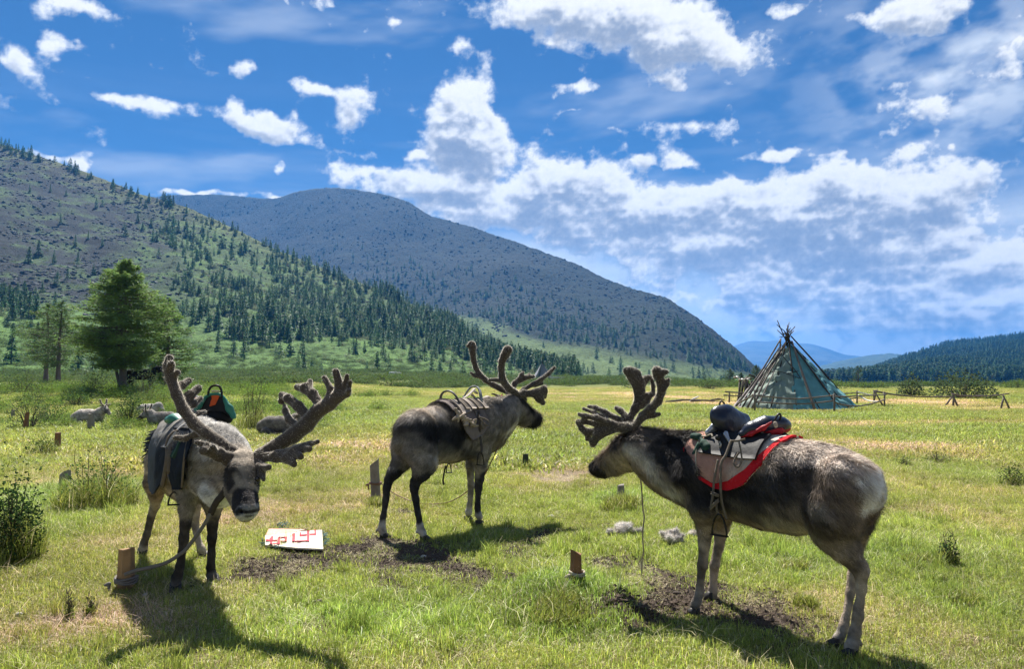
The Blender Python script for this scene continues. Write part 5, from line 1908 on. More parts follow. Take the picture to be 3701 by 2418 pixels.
def tack_right():
    B = DR
    D = Drape(B)
    bl = empty('saddle_blanket', B.P(900, 450), 'pink and white felt saddle blanket with broad red edge under the navy saddle', 'saddle blanket')
    su = lambda zx: float(np.interp(zx, [690, 790, 900, 1020, 1150, 1290, 1400, 1475], D.s))
    near = interp((su(715), -52), (su(745), -72), (su(800), -90), (su(890), -100), (su(960), -98), (su(1040), -86), (su(1110), -62), (su(1165), -20))
    farr = interp((su(715), 52), (su(745), 70), (su(890), 98), (su(1040), 84), (su(1165), 20))
    V, Fc, U, PH = D.sheet(su(715), su(1165), near, farr, .022, .010, 40, 50, .004, 3)
    uu, ph = np.tile(U.ravel(), 2), np.tile(PH.ravel(), 2)
    k = sstep(su(900), su(1110), uu + (ph + 60) / 60 * .06 + (n3(V, 12, 5) - .5) * .25)[:, None]
    C = np.array([.40, .225, .175]) * (1 - k) + np.array([.56, .51, .44]) * k
    mk('felt_pad', V, Fc, m_felt, bl, C=C)
    ed = lambda a: (lambda u: a(u) * 1.0)
    V, Fc, U, PH = D.sheet(su(715), su(1168), near, lambda u: near(u) + interp((su(715), 3), (su(880), 6), (su(1000), 15), (su(1168), 24))(u), .0235, .013, 50, 6)
    mk('red_edge', V, Fc, m_red, bl)
    V, Fc, U, PH = D.sheet(su(715), su(1168), lambda u: farr(u) - 10, farr, .0235, .013, 40, 6)
    mk('red_edge', V, Fc, m_red, bl)
    # saddle
    E = Beast(2480, 1430, 420 / 1256, B.fore, B.hind)
    P = E.P
    sd = empty('riding_saddle', B.P(930, 420), 'glossy navy leather saddle with two high pads and red lining', 'saddle')
    for lo, hi in ((-58, -14), (14, 58)):
        V, Fc, U, PH = D.sheet(su(800), su(1085), lambda u: np.full_like(u, lo), lambda u: np.full_like(u, hi), .040, .016, 14, 8)
        mk('side_board', V, Fc, m_black, sd)
    lat = B.far
    pm = lump('pommel_pad', [([P(330, 215, -.09), P(430, 260, -.02), P(540, 320, .04), P(640, 270, .12)], [.052, .078, .070, .040], .62, B.ax), ([P(430, 280, -.05), P(500, 430, -.03)], [.07, .03], .6, B.ax)], m_navy, sd, .007, .05, .002, 7)
    ct = lump('cantle_pad', [([P(610, 415, -.12), P(720, 350, -.07), P(860, 305, .0), P(1000, 305, .08), P(1050, 320, .13)], [.026, .042, .052, .050, .045], .75, (0, 0, 1))], m_navy, sd, .007, .04, .0015, 9)
    lump('red_lining', [([P(590, 448, -.13), P(700, 415, -.115), P(830, 355, -.09), P(925, 285, -.075)], [.006, .012, .012, .006], 1, lat), ([P(1035, 350, .10), P(1078, 350, .13)], [.040, .028], 1, lat), ([P(880, 370, .0), P(1000, 375, .05)], [.03, .03], 1, lat)], m_redl, ct, .006, .02)
    cord([P(362, 118, -.03), P(366, 78, -.03), P(385, 62, -.02), P(408, 80, -.01), P(418, 120, .0)], .0058, pm, 'handle', m_iron)
    cord([P(955, 270, -.02), P(985, 215, .0), P(1010, 198, .02), P(1022, 225, .03), P(1010, 262, .04)], .0065, ct, 'handle', m_iron)
    lump('rope_wrap', [([P(962, 300, -.045), P(970, 330, -.045)], [.011, .011], 1, lat)], m_pale, ct, .005, .01, .002)
    mk('grip_knob', *ball(P(345, 455, -.17), .018, 8), m_black, sd)
    lump('front_arch', [([P(230, 400, -.12), P(300, 345, -.08), P(350, 400, -.02)], [.02, .022, .03], .6, B.ax), ([P(430, 420, -.13), P(470, 500, -.15)], [.022, .012], .5, B.ax)], material('bare metal arch', (.42, .44, .46), .35, var=.3, metal=.6), sd, .007, .02)
    # straps
    o = -.225
    ribbon([P(490, 480, -.18), P(455, 570, -.205), P(425, 650, o), P(378, 740, o - .02), P(372, 950, o - .025), P(380, 1120, o - .02), P(410, 1250, o - .01), P(440, 1345, o)], .0095, sd, 'stirrup_strap', m_strap, up=B.far, flat=.3)
    ribbon([P(345, 690, -.235), P(325, 800, o - .02), P(300, 930, o - .025), P(292, 1050, o - .02), P(272, 1170, o - .02), P(268, 1240, o)], .0085, sd, 'stirrup_strap', m_strap, up=B.far, flat=.3)
    ribbon([P(480, 492, -.19), P(560, 490, -.2), P(640, 470, -.19)], .006, sd, 'tie_strap', m_strap, up=B.far)
    ribbon([P(570, 495, -.2), P(590, 600, -.215), P(600, 700, o), P(560, 775, o - .01), P(515, 740, o - .01), P(530, 680, o), P(575, 610, -.215)], .0062, sd, 'tie_strap', m_strap, up=B.far)
    cord([P(145, 480, -.15), P(110, 600, -.18), P(105, 700, -.2), P(115, 800, -.215), P(125, 870, -.22)], .0045, sd, 'tie_cord', m_pale)
    cord([P(60, 725, -.19), P(105, 705, -.20)], .004, sd, 'tie_cord', m_pale)
    for a, b in (((275, 1045), (355, 1075)), ((272, 1065), (352, 1095)), ((255, 1215), (350, 1120)), ((262, 1235), (356, 1140))):
        cord([P(*a, o - .035), P((a[0] + b[0]) / 2, (a[1] + b[1]) / 2, o - .045), P(*b, o - .035)], .0055, sd, 'lashing', m_strap)
    ribbon([P(325, 1130, o - .02), P(330, 1240, o - .02), P(355, 1290, o - .02)], .009, sd, 'stirrup_strap', m_strap, up=B.far)
    stirrup(P(355, 1285, o - .02), P(500, 1310, o) - P(200, 1270, o), .083, sd)
    stirrup(B.P(985, 795, .26), B.ax + B.far * .5, .075, sd)
    ribbon([B.P(960, 640, .24), B.P(985, 800, .26)], .009, sd, 'stirrup_strap', m_dstrap, up=B.far)
    # breast strap and knotted green cloth
    ribbon([B.P(705, 470, -.17), B.P(668, 545, -.185), B.P(632, 600, -.18), B.P(606, 660, -.15), B.P(600, 700, -.11)], .020, sd, 'breast_strap', m_gcloth, up=B.far, flat=.15)
    lump('knotted_cloth', [([P(75, 440, -.12), P(140, 445, -.13)], [.02, .022], 1, lat), ([P(190, 520, -.17), P(230, 560, -.18), P(195, 580, -.18)], [.024, .022, .014], 1, lat), ([P(140, 450, -.13), P(190, 500, -.16)], [.012, .012], 1, lat)], m_gcloth, sd, .006, .015, .003)
    for pts in ([(160, 440, -.13), (215, 440, -.14), (270, 420, -.14), (285, 445, -.15)], [(360, 500, -.17), (375, 530, -.19), (365, 560, -.2)]):
        cord([P(*q) for q in pts], .0055, sd, 'tie_cord', m_pale)
    # head collar and rope
    hc = empty('halter', B.P(410, 560, -.2), 'dark halter strap with hanging rope on the reindeer with the red edged blanket', 'halter')
    c0 = B.P(415, 500, -.10)
    up_ = np.array([0, 0, 1.0])
    ring = [c0 + B.far * math.cos(a) * .118 + up_ * math.sin(a) * .158 + B.ax * math.sin(a) * .02 for a in np.linspace(0, 2 * math.pi, 15)]
    ribbon(ring, .013, hc, 'neck_strap', m_dstrap, 40, .35)
    lump('strap_knot', [([B.P(405, 590, -.17), B.P(415, 605, -.17)], [.02, .015], 1, lat)], m_dstrap, hc, .006, .01, .003)
    Y = lambda zx, zy, d: B.PY(zx, zy, d)
    gz = gpt(2000 + 430 * .751, 1250 + 1130 * .751)
    cord([Y(412, 600, 5.28), Y(424, 680, 5.28), Y(430, 780, 5.29), Y(437, 825, 5.29), Y(430, 900, 5.30), Y(433, 1000, 5.32), gz + [0, .02, .14], gz + [-.01, 0, .015], gz + [-.06, -.12, .012], gz + [-.16, -.2, .012], gz + [-.30, -.17, .015]], .0055, hc, 'lead_rope', material('twisted lead rope', (.27, .235, .185), .9, var=.4, vscale=50), 80)


def tack_middle():
    B = DM
    D = Drape(B)
    E = Beast(1540, 1380, 280 / 1088, B.fore, B.hind)
    P = E.P
    zx = [900, 850, 760, 660, 560, 460, 395]
    su = lambda z: float(np.interp(-z, [-q for q in zx], D.s))
    bl = empty('saddle_blanket', B.P(700, 500), 'worn grey brown saddle cloth under the wooden saddle', 'saddle blanket')
    base = np.array([.15, .125, .115])
    near = interp((su(800), -60), (su(760), -80), (su(720), -92), (su(650), -100), (su(605), -84), (su(570), -40))
    V, Fc, U, PH = D.sheet(su(790), su(565), near, lambda u: -near(u), .036, .012, 34, 46, .006, 13)
    C = base * (.7 + .8 * n3(V, 9, 15)[:, None])
    mk('cloth', V, Fc, m_grey, bl, C=C)
    near2 = interp((su(890), -58), (su(850), -88), (su(815), -84), (su(780), -50))
    V, Fc, U, PH = D.sheet(su(888), su(790), near2, lambda u: -near2(u), .030, .012, 18, 40, .006, 17)
    mk('front_cloth', V, Fc, m_grey, bl, C=np.array([.085, .075, .08]) * (.7 + .8 * n3(V, 9, 19)[:, None]))
    # fleece tuft on the flank
    r = np.random.default_rng(5)
    ch = []
    for i in range(26):
        t_ = i / 25
        p = P(430 + 250 * t_ + r.normal(0, 25), 430 + 200 * t_ + r.normal(0, 35), -.262 - .02 * r.random())
        ch.append(([p, p + r.normal(0, .022, 3)], [.014, .009], 1, B.far))
    lump('fleece_tuft', ch, material('raw fleece', (.34, .28, .215), .95, var=.4, vscale=40, bump=.006, bscale=60), bl, .007, .012, .004, 3)
    sd = empty('wooden_saddle', B.P(700, 480), 'weathered wooden saddle tree with two hoop bows and nailed slats', 'saddle')
    for lo, hi in ((-48, -14), (14, 48)):
        V, Fc, U, PH = D.sheet(su(870), su(600), lambda u: np.full_like(u, lo) - 6 * np.cos((u - u.min()) / (u.max() - u.min()) * 6.28), lambda u: np.full_like(u, hi) + 0 * u, .056, .016, 20, 8)
        mk('side_board', V, Fc, m_wood_s, sd)
    for i, zz in enumerate((650, 690, 735, 780)):
        V, Fc, U, PH = D.sheet(su(zz + 15), su(zz - 15), lambda u: np.full_like(u, -46), lambda u: np.full_like(u, -12), .0745, .008, 4, 8)
        mk('slat', V, Fc, m_wood_s if i % 2 else m_strap, sd)
    rear = [P(215, 290, .13), P(205, 220, .12), P(235, 155, .08), P(300, 130, .02), P(370, 150, -.05), P(430, 220, -.11), P(480, 330, -.15)]
    ribbon(rear, .014, sd, 'rear_bow', material('dark horn bow', (.06, .055, .05), .5, var=.3), 30, .7)
    fr = [P(520, 230, .12), P(560, 165, .10), P(620, 85, .05), P(690, 62, 0), P(745, 105, -.06), P(768, 200, -.11), P(775, 310, -.14)]
    ribbon(fr, .016, sd, 'front_bow', material('teal and grey painted bow', (.12, .17, .16), .5, var=.9, vscale=16, var_col=(.36, .34, .31)), 30, .6)
    ribbon([P(500, 240, -.02), P(590, 190, -.03), P(680, 95, -.02)], .022, sd, 'brace_strip', m_wood_s, flat=.2)
    for q in ((650, 190, -.04), (700, 280, -.12), (690, 140, -.05)):
        lump('frayed_rag', [([P(*q), P(q[0] + 30, q[1] + 25, q[2])], [.014, .010], 1, B.far)], m_pale, sd, .006, .01, .004)
    lump('front_cap', [([P(800, 250, -.05), P(860, 240, -.02), P(880, 300, -.03)], [.03, .035, .03], .8, (0, 0, 1)), ([P(800, 330, -.1), P(860, 320, -.08)], [.02, .02], .8, (0, 0, 1))], m_wood_s, sd, .007, .03)
    o = -.275
    ribbon([P(690, 400, -.2), P(720, 490, -.225), P(770, 570, o), P(810, 660, o)], .017, sd, 'tie_strap', m_strap, up=B.far, flat=.2)
    ribbon([P(740, 500, o), P(820, 520, o), P(890, 570, o), P(880, 615, o), P(820, 590, o), P(760, 520, o)], .008, sd, 'tie_strap', m_strap, up=B.far)
    cord([P(875, 340, -.15), P(930, 440, -.2), P(950, 560, -.21), P(960, 640, -.21)], .005, sd, 'tie_cord', m_pale)
    ribbon([P(745, 420, -.2), P(760, 560, o), P(760, 760, -.25), P(780, 920, o), P(770, 1020, o)], .018, sd, 'stirrup_strap', m_dstrap, up=B.far)
    stirrup(P(765, 985, o - .02), P(880, 1000, o) - P(660, 960, o), .088, sd)
    stirrup(P(320, 1150, .24), P(380, 1150, .24) - P(270, 1150, .24), .062, sd)
    ribbon([P(325, 1060, .24), P(318, 1160, .24)], .010, sd, 'stirrup_strap', m_dstrap, up=B.far)
    ribbon([P(280, 1180, .24), P(255, 1270, .24), P(240, 1380, .24), P(250, 1450, .24)], .013, sd, 'loose_strap', m_dstrap, up=B.far)
    # red rope halter
    Y = B.PY
    hc = empty('halter', Y(1040, 600, 7.85), 'dark red rope halter on the head of the reindeer with the wooden saddle', 'halter')
    cord([Y(990, 455, 8.0), Y(985, 480, 7.9), Y(1010, 520, 7.84), Y(1035, 545, 7.82), Y(1036, 600, 7.82), Y(1030, 665, 7.86)], .0085, hc, 'cheek_cord', m_halter)
    cord([Y(1035, 545, 7.83), Y(1068, 555, 7.85), Y(1080, 600, 7.87), Y(1076, 650, 7.91), Y(1060, 662, 7.94)], .0085, hc, 'cheek_cord', m_halter)
    ribbon([Y(1035, 660, 7.86), Y(985, 755, 7.75), Y(945, 850, 7.7), Y(905, 930, 7.72), Y(870, 1000, 7.80), Y(820, 1060, 8.0), Y(760, 1102, 8.2), Y(700, 1145, 8.35), Y(620, 1180, 8.45), Y(500, 1190, 8.55), Y(400, 1175, 8.65), Y(320, 1145, 8.75), Y(250, 1108, 8.85), Y(180, 1050, 8.93), Y(150, 990, 8.98)], .008, hc, 'lead_rope', material('faded red lead', (.20, .12, .09), .9, var=.5, vscale=6), 70, .6)


def tack_left():
    B = DL
    D = Drape(B)
    E = Beast(500, 1380, 450 / 1346, B.fore, B.hind)
    Y = E.PY
    near_is_neg = -1 if B.far @ np.array([1.0, 0, 0]) > 0 else 1
    bl = empty('saddle_blanket', B.torso[0][2] + [0, 0, .3], 'long dark grey canvas saddle cloth hanging down the flank', 'saddle blanket')
    lo = interp((.03, -86), (.18, -118), (.40, -132), (.62, -128), (.80, -112), (.88, -100))
    hi = interp((.10, 70), (.2, 92), (.5, 96), (.88, 92))
    if near_is_neg < 0:
        L, H = lo, hi
    else:
        L, H = (lambda u: -hi(u)), (lambda u: -lo(u))
    V, Fc, U, PH = D.sheet(.03, .84, L, H, .030, .012, 40, 60, .012, 23)
    k = np.tile(sstep(.25, .45, U.ravel()), 2)[:, None]
    n_ = n3(V, 6, 25)[:, None]
    top = np.tile(1 - sstep(35, 75, np.abs(PH.ravel())), 2)[:, None]
    C = (np.array([.020, .025, .034]) * (1 - k) + np.array([.085, .095, .105]) * k) * (.6 + .9 * n_)
    C = C * (1 - top) + np.array([.23, .215, .19]) * top * (.7 + .6 * n_)
    mk('cloth', V, Fc, m_grey, bl, C=C)
    CV = V
    # stiff rolled front edge standing proud on the far side
    uu = np.full(30, .09)
    ph = np.linspace(-70, 84, 30) * (1 if near_is_neg < 0 else -1)
    p, o = D.at(uu, ph, .06)
    flare = sstep(20, 84, np.abs(ph)) * (np.sign(ph) == (1 if near_is_neg < 0 else -1))
    p = p + o * (flare * .07)[:, None]
    ribbon(p, .024, bl, 'rolled_edge', material('pale grey felt roll', (.36, .35, .33), .95, var=.3, vscale=30), 50, .5)
    fl, o2 = [], []
    for du, w in ((0, 1), (.06, .7), (.14, .2)):
        q, oo = D.at(uu + du, ph, .045)
        fl.append(q + oo * (flare * .07 * w)[:, None])
        o2.append(oo)
    V, Fc = solid_sheet(np.array(fl), .01, np.array(o2))
    mk('front_flap', V, Fc, m_grey, bl, C=np.tile([[.10, .105, .11]], (len(V), 1)))
    # ragged dark fringe at the rear of the cloth
    parts = []
    r = np.random.default_rng(9)
    for i in range(46):
        ph_ = (-r.uniform(48, 104)) * (1 if near_is_neg < 0 else -1)
        q, oo = D.at(np.array([.84]), np.array([ph_]), .03)
        q, oo = q[0], oo[0]
        d = -B.ax * r.uniform(.06, .13) + np.array([0, 0, -r.uniform(.02, .08)]) + oo * r.uniform(.02, .07)
        s = np.cross(d, oo)
        s = s / np.linalg.norm(s) * r.uniform(.008, .02)
        parts.append((np.array([q - s, q + s, q + d, q - s + oo * .006, q + s + oo * .006]), [(0, 1, 2), (4, 3, 2), (0, 3, 4, 1), (0, 2, 3), (1, 4, 2)]))
    mk('fringe', *join(parts), m_black, bl, smooth=False)
    # hooded saddle
    sd = empty('green_saddle', B.torso[0][2] + [0, 0, .33], 'green and black hooded saddle with an orange stripe and iron handle loop', 'saddle')
    yy = 5.42

    def plate(poly, y0, thick, mat, name, parent):
        f_ = np.array([Y(x, y, y0) for x, y in poly])
        b_ = f_ - B.ax * thick
        n = len(poly)
        return mk(name, np.concatenate([f_, b_]), [tuple(range(n)), tuple(range(2 * n - 1, n - 1, -1))] + [(i, i + n, (i + 1) % n + n, (i + 1) % n) for i in range(n)], mat, parent, smooth=False)
    hood = [(618, 322), (660, 250), (710, 190), (770, 150), (830, 138), (885, 148), (930, 190), (965, 250), (1005, 320), (1030, 385), (985, 375), (930, 330), (850, 318), (740, 322), (680, 345)]
    plate(hood, yy, .05, m_black, 'hood', sd)
    plate([(790, 146), (880, 146), (862, 190), (832, 250), (770, 268), (782, 215), (796, 185)], yy - .006, .03, m_orange, 'orange_stripe', sd)
    ribbon([Y(612, 310, yy), Y(660, 240, yy), Y(710, 182, yy), Y(770, 143, yy), Y(830, 132, yy), Y(885, 140, yy), Y(935, 190, yy), Y(985, 270, yy), Y(1030, 340, yy), Y(1042, 395, yy)], .013, sd, 'green_rim', m_green, 40, .9)
    V = lump('green_wing', [([Y(930, 200, yy - .01), Y(985, 290, yy - .01), Y(1028, 380, yy - .01)], [.012, .024, .018], .7, B.ax), ([Y(720, 185, yy - .01), Y(660, 260, yy - .01), Y(630, 310, yy - .01)], [.010, .016, .012], .7, B.ax)], m_green, sd, .007, .02)
    cord([Y(752, 152, yy - .01), Y(762, 100, yy), Y(785, 58, yy), Y(830, 40, yy), Y(875, 52, yy), Y(898, 100, yy), Y(904, 180, yy - .01)], .0085, sd, 'handle_loop', m_iron)
    cord([Y(790, 103, yy), Y(880, 103, yy)], .006, sd, 'handle_bar', m_wood_s)
    ya = 5.68
    lump('cantle', [([Y(470, 250, ya), Y(540, 215, ya), Y(620, 205, ya), Y(680, 240, ya)], [.02, .03, .03, .02], .8, B.ax), ([Y(520, 320, ya - .05), Y(600, 310, ya - .05)], [.07, .08], .7, B.ax)], m_black, sd, .008, .04)
    lump('cantle_rim', [([Y(462, 244, ya - .01), Y(540, 208, ya - .01), Y(610, 196, ya - .01)], [.012, .014, .008], 1, B.ax)], m_green, sd, .006, .02)
    lump('cantle_stripe', [([Y(575, 196, ya - .03), Y(622, 186, ya - .03)], [.011, .011], 1, B.ax)], m_orange, sd, .006, .01)
    lump('green_pad', [([Y(345, 405, 5.55), Y(400, 400, 5.50), Y(450, 420, 5.45)], [.036, .048, .03], .7, (0, 0, 1)), ([Y(330, 425, 5.55), Y(380, 430, 5.52)], [.022, .03], .7, (0, 0, 1))], m_green, sd, .008, .03)
    lump('seat', [([Y(560, 380, 5.6), Y(700, 360, 5.5), Y(860, 370, 5.48), Y(960, 400, 5.48)], [.06, .06, .055, .04], .8, B.ax)], m_black, sd, .01, .04)

    def depth_on(x, y):
        d = ray(E.x0 + x * E.k, E.y0 + y * E.k)
        q = CV - np.array([0, 0, CAMZ])
        e_ = np.abs(q[:, 0] / q[:, 1] - d[0]) + np.abs(q[:, 2] / q[:, 1] - d[2])
        near = np.argsort(e_)[:12]
        return float(CV[near, 1].min()) - .03
    for pts, w in (([(310, 700), (330, 620), (380, 560), (430, 540)], .016), ([(255, 1140), (285, 1000), (310, 850), (320, 700)], .017), ([(330, 980), (335, 800), (345, 680), (360, 560)], .014), ([(345, 1020), (355, 1100), (378, 1195)], .009), ([(480, 640), (420, 760), (380, 830)], .03)):
        ribbon([Y(x, y, depth_on(x, y)) for x, y in pts], w, sd, 'hanging_strap', m_strap if w < .02 else m_gcloth, up=(0, 1, 0), flat=.3)
    # dark side flap of the saddle lying on the shoulder
    def fit(poly):
        xy = np.array([(x, y) for x, y in poly], float)
        lo_, hi_ = xy.min(0), xy.max(0)
        S_, D_ = [], []
        for gx in np.linspace(lo_[0], hi_[0], 9):
            for gy in np.linspace(lo_[1], hi_[1], 9):
                d = ray(E.x0 + gx * E.k, E.y0 + gy * E.k)
                q = B.V - np.array([0, 0, CAMZ])
                e_ = np.abs(q[:, 0] / q[:, 1] - d[0]) + np.abs(q[:, 2] / q[:, 1] - d[2])
                m_ = np.argsort(e_)[:14]
                if e_[m_[0]] < .004:
                    S_.append((gx / 500 - 1, gy / 800 - 1))
                    D_.append(B.V[m_, 1].min())
        S_ = np.array(S_)
        A_ = lambda u, v: np.stack([np.ones_like(u), u, v, u * u, u * v, v * v], -1)
        k_ = np.linalg.lstsq(A_(S_[:, 0], S_[:, 1]), np.array(D_), rcond=None)[0]
        return lambda x, y: float((A_(np.array(x / 500 - 1), np.array(y / 800 - 1)) * k_).sum())
    left_e = interp((500, 395), (560, 360), (700, 345), (1000, 335), (1170, 380))
    right_e = interp((500, 560), (560, 600), (700, 570), (850, 520), (1000, 500), (1170, 485))
    dep = fit([(340, 500), (600, 1170)])
    ys_ = np.linspace(500, 1170, 18)
    GRD = np.array([[Y(a_, y_, dep(a_, y_) - .045) for y_ in ys_ for a_ in [left_e(y_) + (right_e(y_) - left_e(y_)) * f_]] for f_ in np.linspace(0, 1, 10)])
    od = np.tile(np.array([-.45, -.85, .15]), (10, 18, 1))
    V, Fc = solid_sheet(GRD, .012, od, .012, 31)
    mk('side_flap', V, Fc, m_grey, sd, C=np.tile([[.016, .022, .034]], (len(V), 1)) * (.6 + .9 * n3(V, 8, 3)[:, None]))
    for pts, w in (([(400, 560), (365, 700), (340, 850), (330, 1000)], .012), ([(470, 640), (420, 760), (385, 830)], .020), ([(540, 600), (500, 800), (480, 1000), (470, 1150)], .008)):
        ribbon([Y(x, y, dep(x, y) - .075) for x, y in pts], w, sd, 'hanging_strap', m_strap if w < .02 else m_gcloth, up=(0, 1, 0), flat=.3)
    stirrup(Y(388, 1195, dep(388, 1150) - .05), np.array([1, .2, 0]), .058, sd)
    # halter
    L = B.PY
    hc = empty('halter', L(660, 900, 4.8), 'dark halter with purple cord tying the reindeer with lowered head to the stake', 'halter')
    cord([L(605, 862, 4.90), L(632, 822, 4.86), L(650, 800, 4.84)], .009, hc, 'purple_cord', m_maroon)
    cord([L(668, 872, 4.78), L(668, 900, 4.78), L(690, 910, 4.76)], .008, hc, 'cheek_cord', m_dstrap)
    ribbon([L(672, 900, 4.775), L(650, 930, 4.79), L(625, 960, 4.81), L(590, 1030, 4.86)], .021, hc, 'broad_strap', m_dstrap, up=(0, 1, 0), flat=.2)
    ribbon([L(600, 1010, 4.85), L(560, 1080, 4.88), L(525, 1135, 4.92), L(480, 1195, 4.97), L(440, 1245, 5.0), L(400, 1275, 5.02), L(330, 1318, 5.03), L(240, 1345, 5.04), L(150, 1365, 5.05), L(80, 1390, 5.06)], .012, hc, 'lead_strap', material('grey webbing lead', (.17, .155, .145), .9, var=.3, vscale=40), 60, .3, up=(0, 1, 0))


tack_right()
tack_middle()
tack_left()
# ================================================================== trees, bushes, camp
m_needle_n = material('near larch needles', attr='col', rough=.55, trans=.52, spec=.2)
m_bark_n = material('grey larch bark', (.105, .09, .078), .9, var=.5, vscale=5, bump=.04, bscale=9)


def big_larch(base, h, spread, seed, label, group, fork=None, z0=.2, nl=120, per=95, lean=0.0, col=(.145, .235, .066), dens=1.0):
    r = np.random.default_rng(seed)
    e = empty('larch_tree', base, label, 'tree', group)
    b = np.array(base, float)
    n = 9
    pts = [b + np.array([lean * h * t_ ** 1.3 + r.normal(0, .012) * h * t_, r.normal(0, .012) * h * t_, h * t_ * .97 - .15 * (t_ == 0)]) for t_ in np.linspace(0, 1, n)]
    rad = [h * .026 * (1 - t_) ** .8 + .012 for t_ in np.linspace(0, 1, n)]
    rad[0] *= 1.35
    parts = [tube(spline(pts, 20), np.interp(np.linspace(0, 1, 20), np.linspace(0, 1, n), rad), 9, jit=.2)]
    if fork is not None:
        q = [pts[0], pts[0] + np.array([fork * .5, .05, h * .10]), pts[0] + np.array([fork, .1, h * .22]), pts[0] + np.array([fork * 1.1, .1, h * .55])]
        parts.append(tube(spline(q, 12), np.linspace(h * .020, .02, 12), 8, jit=.2))
    mk('trunk', *join(parts), m_bark_n, e)
    P_ = np.array(pts)
    limbs, NV, NC = [], [], []
    for i in range(nl):
        t_ = z0 + (1 - z0) * (i + r.random()) / nl
        c = np.array([np.interp(t_, np.linspace(0, 1, n), P_[:, k]) for k in range(3)])
        a = r.uniform(0, 2 * np.pi)
        env = (1 - ((t_ - z0) / (1 - z0)) ** 2.0) ** .72 * (.5 + .55 * sstep(z0, z0 + .22, t_))
        L = spread * max(env, .06) * r.uniform(.6, 1.12)
        dz = (.25 * t_ - .10) * L
        d = np.array([math.cos(a), math.sin(a), 0])
        tip = c + d * L + np.array([0, 0, dz])
        mid = c + d * L * .5 + np.array([0, 0, dz * .5 - L * .05])
        cv = spline([c, mid, tip], 6)
        limbs.append(tube(cv, np.linspace(.012 + L * .013, .006, 6), 4, cap=False))
        m = int(per * dens * (.35 + L / spread))
        u = r.uniform(.12, 1.0, m) ** .8
        p = np.stack([np.interp(u, np.linspace(0, 1, 6), cv[:, k]) for k in range(3)], -1)
        wsp = L * .26 * (1.08 - u)[:, None] + .06
        side = np.array([-d[1], d[0], 0])
        s_ = r.normal(0, 1, (m, 1))
        p = p + side * s_ * wsp + np.stack([np.zeros(m), np.zeros(m), r.normal(-.05, .09, m)], -1)
        o = d * .7 + side * np.sign(s_) * .7 + r.normal(0, .35, (m, 3))
        o /= np.linalg.norm(o, axis=1, keepdims=True)
        w = np.cross(o, r.normal(0, 1, (m, 3)))
        w /= np.linalg.norm(w, axis=1, keepdims=True)
        ln = r.uniform(.08, .19, (m, 1))
        NV.append(np.stack([p - o * ln * .5 - w * .024, p - o * ln * .5 + w * .024, p + o * ln], 1).reshape(-1, 3))
        cc = np.array(col) * (1 + r.normal(0, .2, (m, 1))) * (1 + r.normal(0, .06, (m, 3)))
        NC.append(np.repeat(cc.clip(.01, .5), 3, 0))
    mk('limbs', *join(limbs), m_bark_n, e)
    V = np.concatenate(NV)
    mk('crown', V, np.arange(len(V)).reshape(-1, 3), m_needle_n, e, C=np.concatenate(NC), smooth=False)
    return e


def groundz(x, y):
    return float(G(x, y))


def on(px, Y, dz=0.0):
    """ground point at photograph column px and distance Y"""
    x = ray(px, 1353)[0] * Y
    return np.array([x, Y, groundz(x, Y) + dz])


def height_to(base, py):
    """height so that a thing standing at base reaches the photograph row py"""
    return CAMZ + ray(CX, py)[2] * base[1] - base[2]


b = on(445, 41.5)
big_larch(b, height_to(b, 930), 3.0, 41, 'tall broad larch with forked trunk beside the black horse', 'larches at the stream', fork=-.45, z0=.20, nl=200, per=190)
b = on(605, 47)
big_larch(b, height_to(b, 1068), 2.0, 43, 'young upright larch behind the black horse next to the tall larch', 'larches at the stream', z0=.12, nl=100, per=90, col=(.095, .17, .045))
b = on(166, 70)
big_larch(b, height_to(b, 1090), 3.2, 45, 'leaning bushy larch beside the pale stream', 'larches at the stream', z0=.26, nl=110, per=85, lean=.02, col=(.10, .17, .045))
b = on(212, 64)
big_larch(b, height_to(b, 1080), 2.5, 47, 'slim dark larch between the leaning larch and the tall larch', 'larches at the stream', z0=.22, nl=90, per=80, col=(.075, .135, .04))
for px, Y, top, w, lab in ((2638, 125, 1332, 1.5, 'bushy dark pine just outside the fence gate beside the green tent'), (2735, 110, 1318, 1.5, 'pine rising right behind the stacked poles of the green tent'),
                           (2678, 140, 1345, 1.0, 'small pine standing between two pines behind the fence gate'), (3102, 150, 1320, 2.0, 'lone conical pine standing beyond the fence right of the green tent')):
    b = on(px, Y)
    big_larch(b, height_to(b, top), w, 50 + px % 17, lab, None, z0=.03, nl=50, per=60, col=(.042, .082, .036))

m_stem = material('bush stems', (.10, .08, .065), .9)
m_leaf_n = material('bush leaves', attr='col', rough=.8, trans=.40, spec=.08)


